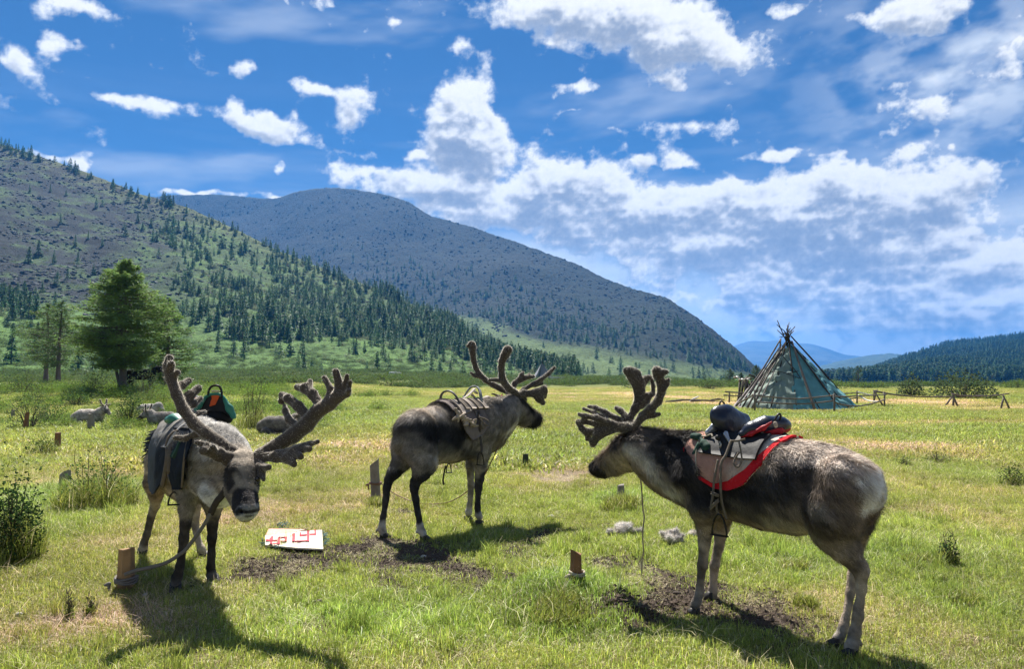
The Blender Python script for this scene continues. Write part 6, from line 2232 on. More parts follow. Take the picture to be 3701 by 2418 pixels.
def bush(px, py, w, h, label, n=1400, col=(.075, .13, .035), leaf=.02, grass=0, twigs=0, seed=1, name='bush', group=None, base=None, spike=.3, stems=26, z0=.1):
    """one bush standing on the ground; place and size on the 2380-wide picture"""
    b = gd(px, py) if base is None else base
    k = b[1] / 1764
    rx, rz = w * k / 2, h * k
    e = empty(name, b, label, 'plant' if name != 'bush' else 'bush', group)
    r = np.random.default_rng(seed)
    if n:
        V, Fc, C, parts = leafy(n, rx, rz, leaf, seed, stems=stems, col=col, z0=z0, up=.4, spike=spike)
        mk('leaves', V + b, Fc, m_leaf_n, e, C=C, smooth=False)
        mk('stems', join(parts)[0] + b, join(parts)[1], m_stem, e)
    if twigs:
        tw = []
        for i in range(twigs):
            a = r.uniform(0, 6.28)
            q = b + np.array([math.cos(a), math.sin(a), 0]) * rx * r.uniform(.1, .6)
            top = q + np.array([r.normal(0, rx * .25), r.normal(0, rx * .25), rz * r.uniform(.8, 1.35)])
            mid = (q + top) / 2 + r.normal(0, .02, 3)
            tk = min(1.0, .35 + rx * 2)
            tw.append(tube([q, mid, top], [.005 * tk, .004 * tk, .002 * tk], 4, cap=False))
            for j in range(3):
                f_ = r.uniform(.4, .95)
                s = q + (top - q) * f_
                tw.append(tube([s, s + np.array([r.normal(0, .05), r.normal(0, .05), r.uniform(.04, .12)]) * rz * 2], [.003, .0015], 3, cap=False))
        mk('twigs', *join(tw), material('dead twigs', (.085, .06, .05), .9), e)
    if grass:
        V, Fc, C = blades(grass, rx * 1.05, rz * .35, rz * .95, .0026, .5, seed + 3, dry=.08, green=(.235, .265, .052))
        V[:, 2] += G(V[:, 0] + b[0], V[:, 1] + b[1]) - b[2]
        mk('grass_blades', V + b, Fc, material('bush grass', attr='col', rough=.5, trans=.48, spec=.25), e, C=C, smooth=False)
    return e


bush(225, 1175, 170, 100, 'wide green grassy tussock with bare red twigs beside the grey stump', 900, (.07, .135, .03), .02, 1500, 9, 61, 'tussock')
bush(30, 1300, 130, 135, 'dark leafy bush with upright spiky shoots at the meadow edge', 2600, (.035, .07, .022), .018, 700, 10, 62, spike=.7)
bush(100, 1058, 75, 46, 'small dark bush beside the short post near the twin stakes', 900, (.055, .10, .028), .016, 300, 0, 63)
bush(2205, 1315, 46, 60, 'thin dark weed with small leaves standing alone in the grass behind the right reindeer', 260, (.05, .085, .03), .016, 200, 6, 64, 'weed')
bush(2140, 1310, 80, 34, 'bright grass tuft beside the thin dark weed', 0, grass=500, seed=65, name='grass_tuft')
bush(1850, 1325, 66, 36, 'low bright grass clump behind the belly of the reindeer with the red edged blanket', 0, grass=520, seed=66, name='grass_tuft')
bush(1872, 1412, 56, 44, 'small round grass clump between the legs of the reindeer with the red edged blanket', 0, grass=420, seed=67, name='grass_tuft')
bush(1445, 1182, 92, 50, 'dense dark green grass tuft round the pale stub stake', 0, grass=1100, seed=68, name='grass_tuft')
bush(1310, 1435, 150, 58, 'large shaggy grass hummock in front of the square stake', 0, grass=1700, seed=69, name='grass_tuft')
bush(875, 1176, 40, 34, 'grass clump at the foot of the weathered slanting post', 0, grass=300, seed=70, name='grass_tuft')
bush(1222, 1090, 50, 26, 'green grass clump round the dark stub beyond the middle reindeer', 0, grass=320, seed=71, name='grass_tuft')
bush(2240, 1400, 90, 40, 'green grass clump to the rear of the reindeer with the red edged blanket', 0, grass=520, seed=72, name='grass_tuft')
bush(585, 1000, 85, 85, 'tall thicket of upright twiggy stems behind the antlers of the reindeer with lowered head', 900, (.055, .09, .03), .018, 500, 16, 73, spike=.9)
bush(68, 998, 95, 86, 'loose twiggy bush growing round the thin stake', 1200, (.075, .12, .045), .03, 0, 8, 74)
bush(122, 985, 80, 55, 'bright leafy bush between the thin stake and the resting white reindeer', 1200, (.085, .16, .035), .03, 0, 0, 75)
bush(176, 945, 60, 50, 'round dark bush in front of the stream bank', 900, (.045, .09, .03), .04, 0, 0, 76)
bush(218, 938, 66, 56, 'greyish bush next to the round dark bush', 900, (.085, .12, .05), .04, 0, 6, 77)
bush(300, 985, 64, 70, 'dark upright bush between two resting reindeer', 1300, (.035, .07, .025), .03, 200, 0, 78)
bush(335, 940, 90, 60, 'pale feathery bush below the black horse', 1100, (.10, .15, .06), .04, 0, 4, 79)
bush(50, 930, 90, 46, 'low tangled bush on the stream bank', 900, (.07, .11, .04), .05, 0, 5, 80)
bush(2118, 921, 62, 44, 'rounded leafy bush beyond the fence rail', 900, (.075, .11, .05), .09, 0, 5, 81)
bush(2240, 926, 150, 58, 'broad leafy willow thicket behind the trestle fence', 2200, (.07, .105, .05), .09, 0, 8, 82)
bush(2105, 1085, 34, 22, 'tiny dark weed in the dry grass', 160, (.05, .08, .03), .014, 120, 0, 83, 'weed')
bush(2180, 1078, 60, 30, 'low dark weed clump in dry grass', 300, (.055, .09, .03), .014, 200, 0, 84, 'weed')
bush(2355, 1130, 60, 46, 'dark weed clump at the edge of the right meadow', 500, (.045, .08, .025), .016, 250, 0, 85, 'weed')
bush(160, 1440, 26, 56, 'thin dry weed stalks standing in the straw grass', 90, (.09, .11, .04), .010, 50, 4, 86, 'weed', spike=.2, stems=5)
bush(208, 1432, 26, 48, 'pair of dry brown weed stalks beside the split stake grass', 80, (.08, .085, .04), .010, 50, 3, 87, 'weed', spike=.2, stems=5)
bush(1650, 905, 60, 26, 'low bush at the edge of the scrub beside the far fence', 500, (.06, .1, .035), .08, 0, 0, 88)
bush(760, 1052, 90, 20, 'low patch of green herbs', 0, grass=500, seed=89, name='grass_tuft')


# ------------------------------------------------------------------ the green tent
m_canvas = material('weathered teal canvas', attr='col', rough=.8, trans=.45, var=.22, vscale=3.0, bump=.02, bscale=5, spec=.2)
m_pole = material('grey barked pole', (.15, .128, .112), .9, var=.45, vscale=9, bump=.01, bscale=14)
m_pole_d = material('dark smoky pole', (.05, .042, .038), .9, var=.4, vscale=9)
m_birch = material('white birch rail', (.62, .60, .56), .8, var=.4, vscale=6)
m_rope = material('dark guy rope', (.04, .045, .045), .9)
TX, TY, TK = 2600, 1150, 600 / 2380


def tp(x, y, Y):
    return at(TX + x * TK, TY + y * TK, Y)


def tent():
    c = on(2868, 33.0)
    base_z = c[2]
    apex = tp(975, 330, 33.0)
    Rb = 2.5
    e = empty('tipi_tent', c, 'large teal canvas tipi with bare poles crossing at the top, inside the rail fence', 'tent')

    def surf(phi, t_, off=0.0):
        """phi in degrees, 0 facing the camera, positive to the right; t 0 ground .. 1 top of the canvas"""
        a = np.radians(phi)
        b_ = np.stack([c[0] + (Rb + off) * np.sin(a), c[1] - (Rb + off) * np.cos(a) * .95, np.full(np.shape(a), base_z)], -1)
        return b_ + (apex - b_) * np.asarray(t_)[..., None]
    panels = [(-122, -76, .84, (.50, .54, .50), .012, 'patched'), (-80, -45, .88, (.48, .57, .51), .03, ''), (-50, -16, .90, (.38, .49, .44), .02, ''), (-20, 36, .95, (.21, .50, .54), .0, ''), (32, 74, .92, (.25, .53, .57), .012, ''), (70, 110, .86, (.42, .58, .56), .02, ''), (105, 242, .85, (.14, .24, .22), .0, '')]  # left-hand panels: sunlight through the canvas put into their paler colours
    for i, (p0, p1, top, colr, off, _) in enumerate(panels):
        nu, nv = 26, 40
        ph, tt = np.meshgrid(np.linspace(p0, p1, nu), np.linspace(-.01, top, nv), indexing='ij')
        w = np.sin(tt * 34 + fbm(ph * .05, tt * 3, 3, 300 + i) * 16) * .02 * (.4 + 1.4 * (abs(p0 + p1) > 60)) + (fbm(ph * .09, tt * 6, 4, 310 + i) - .5) * .055
        tt2 = np.where(tt > top - .001, tt + .03 * (fbm(ph * .2, tt * 0, 2, 320 + i) - .5), tt)
        P_ = surf(ph, tt2, off + .02)
        out = np.stack([np.sin(np.radians(ph)), -np.cos(np.radians(ph)), np.full(ph.shape, .8)], -1)
        out /= np.linalg.norm(out, axis=-1, keepdims=True)
        V, Fc = solid_sheet(P_ + out * w[..., None], .008, out)
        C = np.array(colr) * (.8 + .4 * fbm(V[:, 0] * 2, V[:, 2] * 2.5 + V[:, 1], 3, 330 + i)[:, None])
        if _ == 'patched':
            k = sstep(.5, .6, fbm(V[:, 0] * 2.2, V[:, 2] * 2.2, 3, 340))[:, None]
            C = C * (1 - k) + np.array([.50, .44, .45]) * k
        mk('canvas_panel', V, Fc, m_canvas, e, C=C)
    blue = surf(*np.meshgrid(np.linspace(56, 84, 12), np.linspace(0, .13, 8), indexing='ij'), .10)
    ob = np.tile(np.array([.6, -.6, .5]), (12, 8, 1))
    V, Fc = solid_sheet(blue, .008, ob, .05, 5)
    mk('blue_tarp', V, Fc, m_canvas, e, C=np.tile([[.06, .26, .36]], (len(V), 1)))
    r = np.random.default_rng(77)
    tips = [(830, 30), (975, 95), (1000, 60), (1085, 118), (830, 170), (1020, 140), (865, 270), (1000, 175), (960, 150), (930, 200), (905, 210), (1040, 160)]
    for i in range(16):
        a = i * 22.5 + r.uniform(-6, 6)
        q = surf(np.array(a), np.array(0.0), -.02)
        tx, ty = tips[i % 12]
        tip = tp(tx + (r.normal(0, 16) if i >= 12 else 0), ty + (60 if i >= 12 else 0), 33.0 + math.cos(math.radians(a)) * .45)
        cross = apex + np.array([r.normal(0, .05), r.normal(0, .05), .05])
        pts = spline([q, q + (cross - q) * .5 + r.normal(0, .03, 3), cross, tip], 14)
        mk('pole', *tube(pts, np.linspace(.045, .016, 14), 6, jit=.3), m_pole_d, e)
    for (x0, y0, Y0), (x1, y1), rad, mt in (((1885, 1255, 32.3), (1025, 255), .048, m_pole_d), ((1365, 1300, 30.45), (1040, 330), .062, m_pole), ((240, 1262, 32.2), (880, 300), .05, m_pole), ((400, 1285, 31.3), (900, 420), .045, m_pole), ((470, 1290, 31.0), (905, 470), .05, m_pole),
                                            ((330, 1275, 31.7), (890, 380), .035, m_pole_d), ((560, 1240, 30.75), (890, 520), .03, m_pole), ((300, 1262, 32.6), (860, 420), .04, m_pole_d)):
        a_, b_ = tp(x0, y0, Y0), tp(x1, y1, 32.85)
        mid = (a_ + b_) / 2 + r.normal(0, .05, 3) + np.array([0, -.06, .05])
        mk('leaning_pole', *tube(spline([a_, mid, b_], 14), np.linspace(rad, rad * .6, 14), 7, jit=.25), mt, e)
    mk('top_board', *tube([tp(870, 430, 32.75), tp(878, 292, 32.8)], .055, 6, .5), m_pole, e)
    for pts in ([(720, 770), (870, 770), (1010, 810), (1200, 885), (1300, 920), (1440, 995), (1640, 1140)], [(960, 800), (1100, 765), (1250, 752), (1400, 795)], [(905, 540), (990, 640), (1085, 745), (1160, 860), (1235, 985)], [(1440, 960), (1420, 1060), (1375, 1210)]):
        q = [tp(x, y, 33.0 - 2.35 * (max(0, min(1, (y - 330) / 970.0))) * math.cos(math.radians((x - 990) / max(1, (y - 330)) * 62)) - .12) for x, y in pts]
        cord(q, .018, e, 'guy_rope', m_rope, 30)


tent()


def fence_thing(label, posts, rails):
    pts = [gpt(TX + x * TK, TY + yb * TK) for x, yb, yt in posts]
    e = empty('rail_fence', pts[0], label, 'fence', 'pole fences round the tent')
    for (x, yb, yt), p in zip(posts, pts):
        top = tp(x, yt, p[1])
        mk('post', *tube([p - [0, 0, .1], (p + top) / 2 + [.01, 0, 0], top], [.042, .04, .034], 7, jit=.3), m_pole, e)
    for r_ in rails:
        mt = r_[1] if len(r_) > 1 else m_pole
        q = [tp(x, y, Y) for x, y, Y in r_[0]]
        mk('rail', *tube(spline(q, 16), np.linspace(.036, .026, 16), 6, jit=.3), mt, e)
    return e


fence_thing('grey rail fence crossing in front of the green tent', [(505, 1345, 1030), (1645, 1350, 1080), (2365, 1285, 1055), (140, 1232, 1045)],
            [([(475, 1095, 29.9), (560, 1112, 29.6), (1000, 1155, 29.6), (1240, 1150, 29.6), (1660, 1105, 29.6)],), ([(1600, 1112, 29.5), (1750, 1128, 29.7), (2050, 1112, 30.5), (2390, 1098, 31.6)],), ([(525, 1205, 29.7), (1000, 1228, 29.55), (1330, 1222, 29.5), (1660, 1180, 29.6)],),
             ([(1640, 1200, 29.55), (1780, 1245, 29.7), (1950, 1262, 30.2), (2150, 1235, 31), (2375, 1168, 31.6)],), ([(80, 1055, 33.4), (230, 1066, 33.4), (370, 1072, 33.4)],), ([(60, 1106, 33.4), (200, 1112, 33.4), (340, 1112, 33.4)],), ([(280, 1215, 31.5), (420, 1140, 30.5), (510, 1085, 29.75)],)])
fence_thing('short rail fence with white birch rails right behind the green tent', [(1972, 1242, 1040), (2215, 1215, 1045)],
            [([(1740, 1082, 35), (1850, 1080, 35), (1990, 1074, 35)],), ([(1820, 1165, 34.5), (1990, 1140, 34.5)],), ([(1985, 1060, 34.9), (2100, 1088, 34.8), (2210, 1112, 34.6)], m_birch), ([(1990, 1108, 34.9), (2100, 1170, 34.5), (2180, 1192, 34.0), (2310, 1196, 33.4)], m_birch), ([(2215, 1048, 35.6), (2370, 1075, 34)],)])


def gq(x, y):
    return (2480 + x * .513 - TX) / TK, (1100 + y * .513 - TY) / TK


tr = []
e = empty('trestle_fence', gpt(2480 + 1880 * .513, 1100 + 720 * .513), 'long single rail fence resting on crossed trestle legs in the dry grass', 'fence', 'pole fences round the tent')
for x0, y0, x1, y1 in ((1818, 718, 1895, 630), (1916, 722, 1872, 628), (1880, 720, 1886, 640), (2214, 742, 2240, 648), (2286, 746, 2230, 640), (1395, 722, 1320, 605), (1322, 690, 1345, 600)):
    p = gpt(2480 + x0 * .513, 1100 + y0 * .513)
    q = at(2480 + x1 * .513, 1100 + y1 * .513, p[1] + .1)
    mk('trestle_leg', *tube([p - [0, 0, .06], (p + q) / 2, q], [.045, .04, .032], 6, jit=.3), m_pole, e)
Yr = gpt(2480 + 1880 * .513, 1100 + 720 * .513)[1] + .12
for pts in ([(1330, 610), (1420, 630), (1560, 647), (1720, 652), (1890, 650)], [(1870, 632), (1950, 645), (2080, 647), (2180, 642), (2275, 628)]):
    mk('rail', *tube(spline([at(2480 + x * .513, 1100 + y * .513, Yr) for x, y in pts], 16), np.linspace(.045, .03, 16), 6, jit=.3), m_pole, e)

# leaning stack of firewood poles beside the tent
b = on(2710, 37)
e = empty('pole_stack', b, 'dark upright stack of firewood poles leaning together left of the green tent', 'firewood')
r = np.random.default_rng(91)
for i in range(26):
    q = b + np.array([r.uniform(-.75, .75), r.uniform(-.35, .35), 0])
    q[2] = groundz(q[0], q[1]) - .03
    tilt = .12 + (q[0] - b[0] + .7) * .42
    mk('pole', *tube([q, q + np.array([tilt * .55, r.normal(0, .05), .55]), q + np.array([tilt, r.normal(0, .06), r.uniform(1.0, 1.45)])], [.055, .05, .04], 6, jit=.3), m_pole_d if i % 3 else m_pole, e)
mk('crosspiece', *tube([tp(425, 805, 36.6), tp(545, 870, 36.6)], .045, 6), m_pole_d, e)
for i in range(7):
    q = b + np.array([-.75 + i * .12, -.1, 1.22 + r.normal(0, .03)])
    mk('billet', *tube([q + [0, -.2, 0], q + [.02, .2, .02]], .05, 7, jit=.2), m_birch if i % 2 else m_pole, e)

# ------------------------------------------------------------------ far pale tipi
c = on(1960, 160)
H = height_to(c, 1312)
e = empty('small_tipi', c, 'distant pale grey tipi with a dark smoke pole at the foot of the wooded slope', 'tent')
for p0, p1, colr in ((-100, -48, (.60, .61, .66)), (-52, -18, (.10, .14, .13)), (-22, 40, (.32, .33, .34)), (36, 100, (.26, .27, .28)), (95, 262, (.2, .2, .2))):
    ph, tt = np.meshgrid(np.radians(np.linspace(p0, p1, 8)), np.linspace(0, .98, 8), indexing='ij')
    P_ = np.stack([c[0] + 2.4 * (1 - tt) * np.sin(ph), c[1] - 2.4 * (1 - tt) * np.cos(ph), c[2] - .2 + (H + .2) * tt], -1)
    out = np.stack([np.sin(ph), -np.cos(ph), np.full(ph.shape, .6)], -1)
    V, Fc = solid_sheet(P_, .03, out, .08, 3)
    mk('canvas_panel', V, Fc, m_canvas, e, C=np.tile([colr], (len(V), 1)))
mk('smoke_pole', *tube([c + [0, 0, H * .8], c + [0, 0, H + 1.1]], .10, 6), m_black, e)
for s_, l in ((2.2, 3.2), (-2.6, -4.6)):
    mk('low_board', *box(c + [s_ + l * .3, -1.5, .5], abs(l), .4, .28), m_birch, e, smooth=False)
# ================================================================== stakes, sack, fleece, resting animals
m_stake_y = material('split yellow pine', (.36, .22, .105), .8, var=.8, vscale=7, bump=.006, bscale=16, var_col=(.16, .09, .05))
m_stake_g = material('weathered grey wood', (.23, .205, .185), .9, var=.55, vscale=10, bump=.01, bscale=18)
m_stake_r = material('red brown cut wood', (.24, .12, .06), .85, var=.7, vscale=12, bump=.008, bscale=22, var_col=(.09, .05, .035))


def stake(px, yb, yt, wd, label, mat, slant=0.0, top_slant=0.0, n=7, wrap=None):
    b = gd(px, yb)
    k = b[1] / 1764
    h, r_ = (yb - yt) * k, wd * k / 2
    e = empty('stake', b, label, 'stake', 'tethering stakes in the meadow')
    rr = np.random.default_rng(int(px))
    V, Fs, rings = [], [], [(-.06, 1.0), (h * .3, 1.03), (h * .7, .97), (h, .93)]
    for z, s in rings:
        for i in range(n):
            a = 2 * math.pi * i / n + .4
            j = 1 + .16 * (hash2(np.array(i), np.array(3), int(px)) - .5) * 2
            zz = z + (top_slant * math.cos(a) * r_ if z == h else 0) + (rr.normal(0, .006) if z == h else 0)
            V.append(b + np.array([math.cos(a) * r_ * s * j + slant * z, math.sin(a) * r_ * s * j, zz]))
    for q in range(len(rings) - 1):
        for i in range(n):
            i2 = (i + 1) % n
            Fs.append((q * n + i, q * n + i2, q * n + n + i2, q * n + n + i))
    Fs += [tuple(range(n - 1, -1, -1)), tuple((len(rings) - 1) * n + i for i in range(n))]
    mk('shaft', np.array(V), Fs, mat, e, smooth=False)
    if wrap:
        z0, mt, cnt, rad = wrap
        for i in range(cnt):
            ring = [b + np.array([math.cos(a) * (r_ * 1.08 + rad) + slant * z0, math.sin(a) * (r_ * 1.08 + rad), z0 + i * rad * 1.7 + .006 * math.sin(a * 2 + i)]) for a in np.linspace(0, 2 * math.pi, 17)]
            mk('wrapped_strap', *tube(ring, rad, 6), mt, e)
        k0 = b + np.array([-r_ * 1.5, -r_ * 1.1, z0])
        lump('strap_knot', [([k0, k0 + [-.02, -.01, -.005]], [rad * 1.7, rad * 1.2], 1, (0, 0, 1)), ([k0, k0 + [.01, -.015, -.05]], [rad * 1.2, rad * .9], 1, (0, 0, 1))], mt, e, .005, .01)
    return e


stake(293, 1372, 1278, 38, 'split yellow pine stake with grey strap tied round its foot', m_stake_y, 0, .2, 6, (.055, MATS['grey webbing lead'], 3, .008))
stake(1341, 1352, 1286, 27, 'square cut red brown stake with pale rope, standing in the shaggy hummock', m_stake_r, 0, -.5, 5, (.045, m_pale, 2, .007))
stake(874, 1160, 1078, 22, 'tall weathered grey post with slanting top, tether of the middle reindeer', m_stake_g, -.06, .8, 7, (.16, MATS['faded red lead'], 2, .008))
stake(151, 1140, 1098, 24, 'short thick grey stump beside the grassy tussock', m_stake_g, 0, .5)
stake(1443, 1155, 1123, 17, 'pale stub stake sunk in the dense grass tuft', m_stake_g, 0, .1)
stake(58, 1001, 959, 10, 'thin reddish stake in front of the loose twiggy bush', m_stake_r, .12, .2)
stake(211, 1000, 962, 15, 'grey stake in front of the resting white reindeer', m_stake_g, -.03, .1)
stake(134, 1042, 1006, 13, 'short brown post right of the small dark bush', m_stake_r, 0, 0)
stake(30, 971, 953, 8, 'tiny distant stub left of the thin reddish stake', m_stake_g, 0, 0)
stake(1222, 1088, 1056, 13, 'dark mossy stub beyond the head of the middle reindeer', material('mossy wood', (.05, .06, .04), .9, var=.4), 0, 0)


# ------------------------------------------------------------------ sack with red characters
def sack():
    K0 = (920, 1860, 280 / 2380)

    def g(x, y, z):
        d = ray(K0[0] + x * K0[2], K0[1] + y * K0[2])
        t_ = (CAMZ - z) / -d[2]
        return np.array([d[0] * t_, t_, z])
    c = g(1200, 780, 0)
    gz = groundz(c[0], c[1]) + .045
    e = empty('sack', (c[0], c[1], gz - .05), 'flattened white woven sack printed with red characters lying on the grass', 'sack')
    m_sack = material('woven white plastic sack', (.66, .60, .47), .65, var=.25, vscale=9, bump=.003, bscale=60, spec=.3)
    m_print = material('red print', (.46, .015, .04), .7, var=.2, vscale=20)
    m_back = material('pink printed sack back', (.58, .26, .20), .75, var=.7, vscale=14, var_col=(.62, .52, .40))
    m_thread = material('teal loose threads', (.13, .22, .21), .8, var=.4, vscale=30)

    def hump(x, y):
        return .026 * fbm(x * .004, y * .006, 3, 5) + .02 * math.sin(min(max((y - 450) / 560, 0), 1) * math.pi)

    def pt(x, y, dz=0.0):
        return g(x, y, gz + float(hump(x, y)) + dz)

    def quadpatch(poly4, nu, nv, mat, name, parent, dz=0.0, thick=.012):
        a, b_, c_, d_ = [np.array(q, float) for q in poly4]
        u, v = np.linspace(0, 1, nu), np.linspace(0, 1, nv)
        P_ = np.array([[pt(*((a * (1 - i) + b_ * i) * (1 - j) + (d_ * (1 - i) + c_ * i) * j), dz) for j in v] for i in u])
        V, Fc = solid_sheet(P_ - np.array([0, 0, thick]), thick, np.tile(np.array([0, 0, 1.0]), (nu, nv, 1)))
        return mk(name, V, Fc, mat, parent)
    f1 = quadpatch(((320, 650), (1290, 525), (1310, 1025), (330, 935)), 24, 14, m_sack, 'front_face', e)
    f2 = quadpatch(((1290, 525), (2075, 462), (2112, 1060), (1310, 1025)), 20, 14, m_sack, 'front_face', e)
    quadpatch(((440, 425), (1590, 455), (1290, 530), (330, 655)), 22, 8, m_back, 'folded_back', e, -.004)
    for f, polys in ((f1, (((350, 772), (700, 778), (700, 806), (350, 812)), ((505, 682), (575, 668), (562, 765), (450, 772)), ((470, 832), (548, 830), (546, 900), (480, 896)), ((556, 884), (720, 880), (720, 906), (556, 906)), ((705, 712), (792, 710), (778, 902), (714, 902)),
                           ((735, 682), (1000, 686), (1000, 708), (740, 702)), ((920, 706), (1000, 700), (992, 806), (930, 804)), ((800, 802), (990, 806), (990, 822), (806, 820)), ((1165, 590), (1250, 578), (1238, 815), (1150, 822)))),
                     (f2, (((1300, 803), (1616, 792), (1616, 816), (1300, 826)), ((1608, 490), (1690, 486), (1682, 818), (1612, 812)), ((1380, 616), (1604, 598), (1604, 640), (1380, 668)), ((1695, 590), (1892, 578), (1892, 620), (1695, 634)), ((1838, 470), (1890, 466), (1890, 574), (1838, 580)), ((1382, 548), (1432, 556), (1422, 612), (1384, 614)))),
                     (f1, (((1241, 806), (1297, 804), (1297, 826), (1241, 827)),))):
        for q in polys:
            quadpatch(q, 5, 5, m_print, 'printed_stroke', f, .0065, .003)
    r = np.random.default_rng(15)
    for x0, y0, x1, y1, n in ((2075, 480, 2150, 960, 26), (200, 860, 360, 960, 14), (700, 300, 960, 460, 22), (620, 970, 760, 1040, 10)):
        parts = []
        for i in range(n):
            t_ = r.random()
            p = g(x0 + (x1 - x0) * r.random(), y0 + (y1 - y0) * t_, gz + .005)
            q = p + np.array([r.normal(.01, .03), r.normal(0, .02), r.uniform(0, .045)])
            parts.append(tube([p, (p + q) / 2 + r.normal(0, .012, 3), q], [.004, .003, .002], 4))
        mk('loose_threads', *join(parts), m_thread, e)


sack()
m_wool = material('shed grey fleece', (.46, .42, .39), .95, var=.3, vscale=30, bump=.006, bscale=70)
m_woolh = material('fleece hairs', attr='col', rough=.7, trans=.4)
for px, py, w, h, lab, sd_ in ((1450, 1243, 58, 40, 'largest tuft of shed grey fleece, left of the hanging lead rope', 1), (1572, 1266, 58, 34, 'tuft of shed fleece beside the foreleg of the reindeer with the red edged blanket', 2), (1613, 1250, 22, 16, 'tiny scrap of shed fleece behind the foreleg', 3)):
    b = gd(px, py)
    k = b[1] / 1764
    r = np.random.default_rng(sd_)
    f = Field((0, 1, 0))
    for i in range(14):
        p = b + np.array([r.normal(0, w * k * .22), r.normal(0, w * k * .15), abs(r.normal(.3, .22)) * h * k])
        q = p + r.normal(0, w * k * .10, 3)
        q[2] = max(q[2], b[2] + .005)
        f.cone(p, q, h * k * .20, h * k * .12, .02)
    V, Q = f.mesh(.0085)
    N = normals(V, Q)
    V = V + N * ((n3(V, 40, sd_) - .5) * .02)[:, None]
    e = empty('fleece_tuft', b, lab, 'fleece')
    o = mk('fleece', V, Q, m_wool, e)
    hv, hf, hc = hair(V, Q, N, np.tile([[.52, .48, .44]], (len(V), 1)), 2500, .03, lambda p: np.zeros_like(p), .6, .0014, sd_, jitter=1.0)
    mk('stray_hairs', hv, hf, m_woolh, o, C=hc, smooth=False)

m_stone = material('pale stone', (.50, .47, .43), .85, var=.4, vscale=20, bump=.004, bscale=40)
m_dung = material('dry dung', (.055, .042, .032), .95, var=.4, vscale=30, bump=.006, bscale=60)


def rock(b, sx_, sy_, sz_, label, mat, seed, name='stone', cat='stone', group=None):
    V, Fs = ball((0, 0, 0), 1.0, 7)
    V = V * (1 + .5 * (n3(V * .25, 6, seed) - .5))[:, None] * np.array([sx_, sy_, sz_]) + np.asarray(b) + [0, 0, sz_ * .45]
    return tag(mk(name, V, Fs, mat), label, cat, group)


for px, py, s, lab in ((1281, 1206, 9, 'white stone in the grass beyond the middle reindeer'), (1093, 1212, 7, 'small white pebble near the front hooves of the middle reindeer'), (984, 1298, 7, 'pale pebble in the trodden soil under the middle reindeer'), (338, 1388, 8, 'pale flake of wood beside the split stake'), (1345, 1170, 5, 'tiny dark pebble in front of the stub stake'), (45, 1432, 8, 'white pebble in the straw grass')):
    b = gd(px, py)
    k = b[1] / 1764
    rock(b, s * k, s * k * .8, s * k * .7, lab, m_dung if 'dark' in lab else m_stone, int(px))
r = np.random.default_rng(66)
for i in range(22):
    px, py = r.choice([r.uniform(560, 1300), r.uniform(1380, 1760)]), r.uniform(1190, 1440)
    b = gd(px, py)
    s = r.uniform(.015, .04)
    rock(b, s, s * .8, s * .5, 'small dark clod of earth lying on the trodden soil', m_dung, 100 + i, 'earth_clod', 'clod', 'clods of earth on the trodden soil')
for px, py, s, lab in ((448, 861, 15, 'pale boulder lying in scrub below the slope'), (350, 912, 18, 'heap of pale stones beside the feet of the black horse'), (362, 914, 12, 'smaller pale stone right of the heap beside the black horse')):
    b = gd(px, max(py, 893))
    k = b[1] / 1764
    rock(b, s * k, s * k * .6, s * k * .45, lab, m_stone, int(px), 'boulder', 'stone')

# pale shallow stream behind the leaning larch
for pts, w in (([(-44.5, 64), (-43.5, 68), (-41.5, 72), (-40, 77)], 1.6), ([(-38.5, 60), (-37, 63), (-35.5, 65)], 1.0)):
    P_ = spline([(x, y, 0) for x, y in pts], 20)
    L_, R_ = [], []
    for i, p in enumerate(P_):
        d = P_[min(i + 1, 19)] - P_[max(i - 1, 0)]
        s = np.array([-d[1], d[0], 0]) / np.linalg.norm(d) * w * (.7 + .5 * vnoise(np.array(i * .6), np.array(1.0), 4))
        for q, l in ((p - s, L_), (p + s, R_)):
            l.append([q[0], q[1], float(G(q[0], q[1])) + .10])
    V = np.concatenate([L_, R_])
    tag(mk('stream', V, np.array([(i, i + 1, 21 + i, 20 + i) for i in range(19)]), material('stream gravel', (.42, .42, .41), .5, var=.8, vscale=1.2, bump=.05, bscale=3)), 'pale stony stream bed behind the larches', kind='structure')

# fallen sticks before the scrub
for i, (px, py, l, a) in enumerate(((1588, 934, 2.0, .1), (1610, 935, 1.1, .9), (1640, 937, 1.6, -.1), (1668, 934, .8, .05))):
    b = gd(px, py)
    d = np.array([math.cos(a), .3, math.sin(a) * .5])
    tag(mk('fallen_branch', *tube([b - d * l * .5 + [0, 0, .08], b + [0, 0, .14], b + d * l * .5 + [0, 0, .08]], [.06, .05, .03], 6, jit=.4), m_birch if i == 1 else m_pole), ['dark bent branch lying left of the pale stick in the brown grass', 'pale stick propped on fallen branches', 'long fallen branch right of the pale stick', 'short fallen branch end nearest the tent fence'][i], 'branch', 'fallen wood before the scrub')


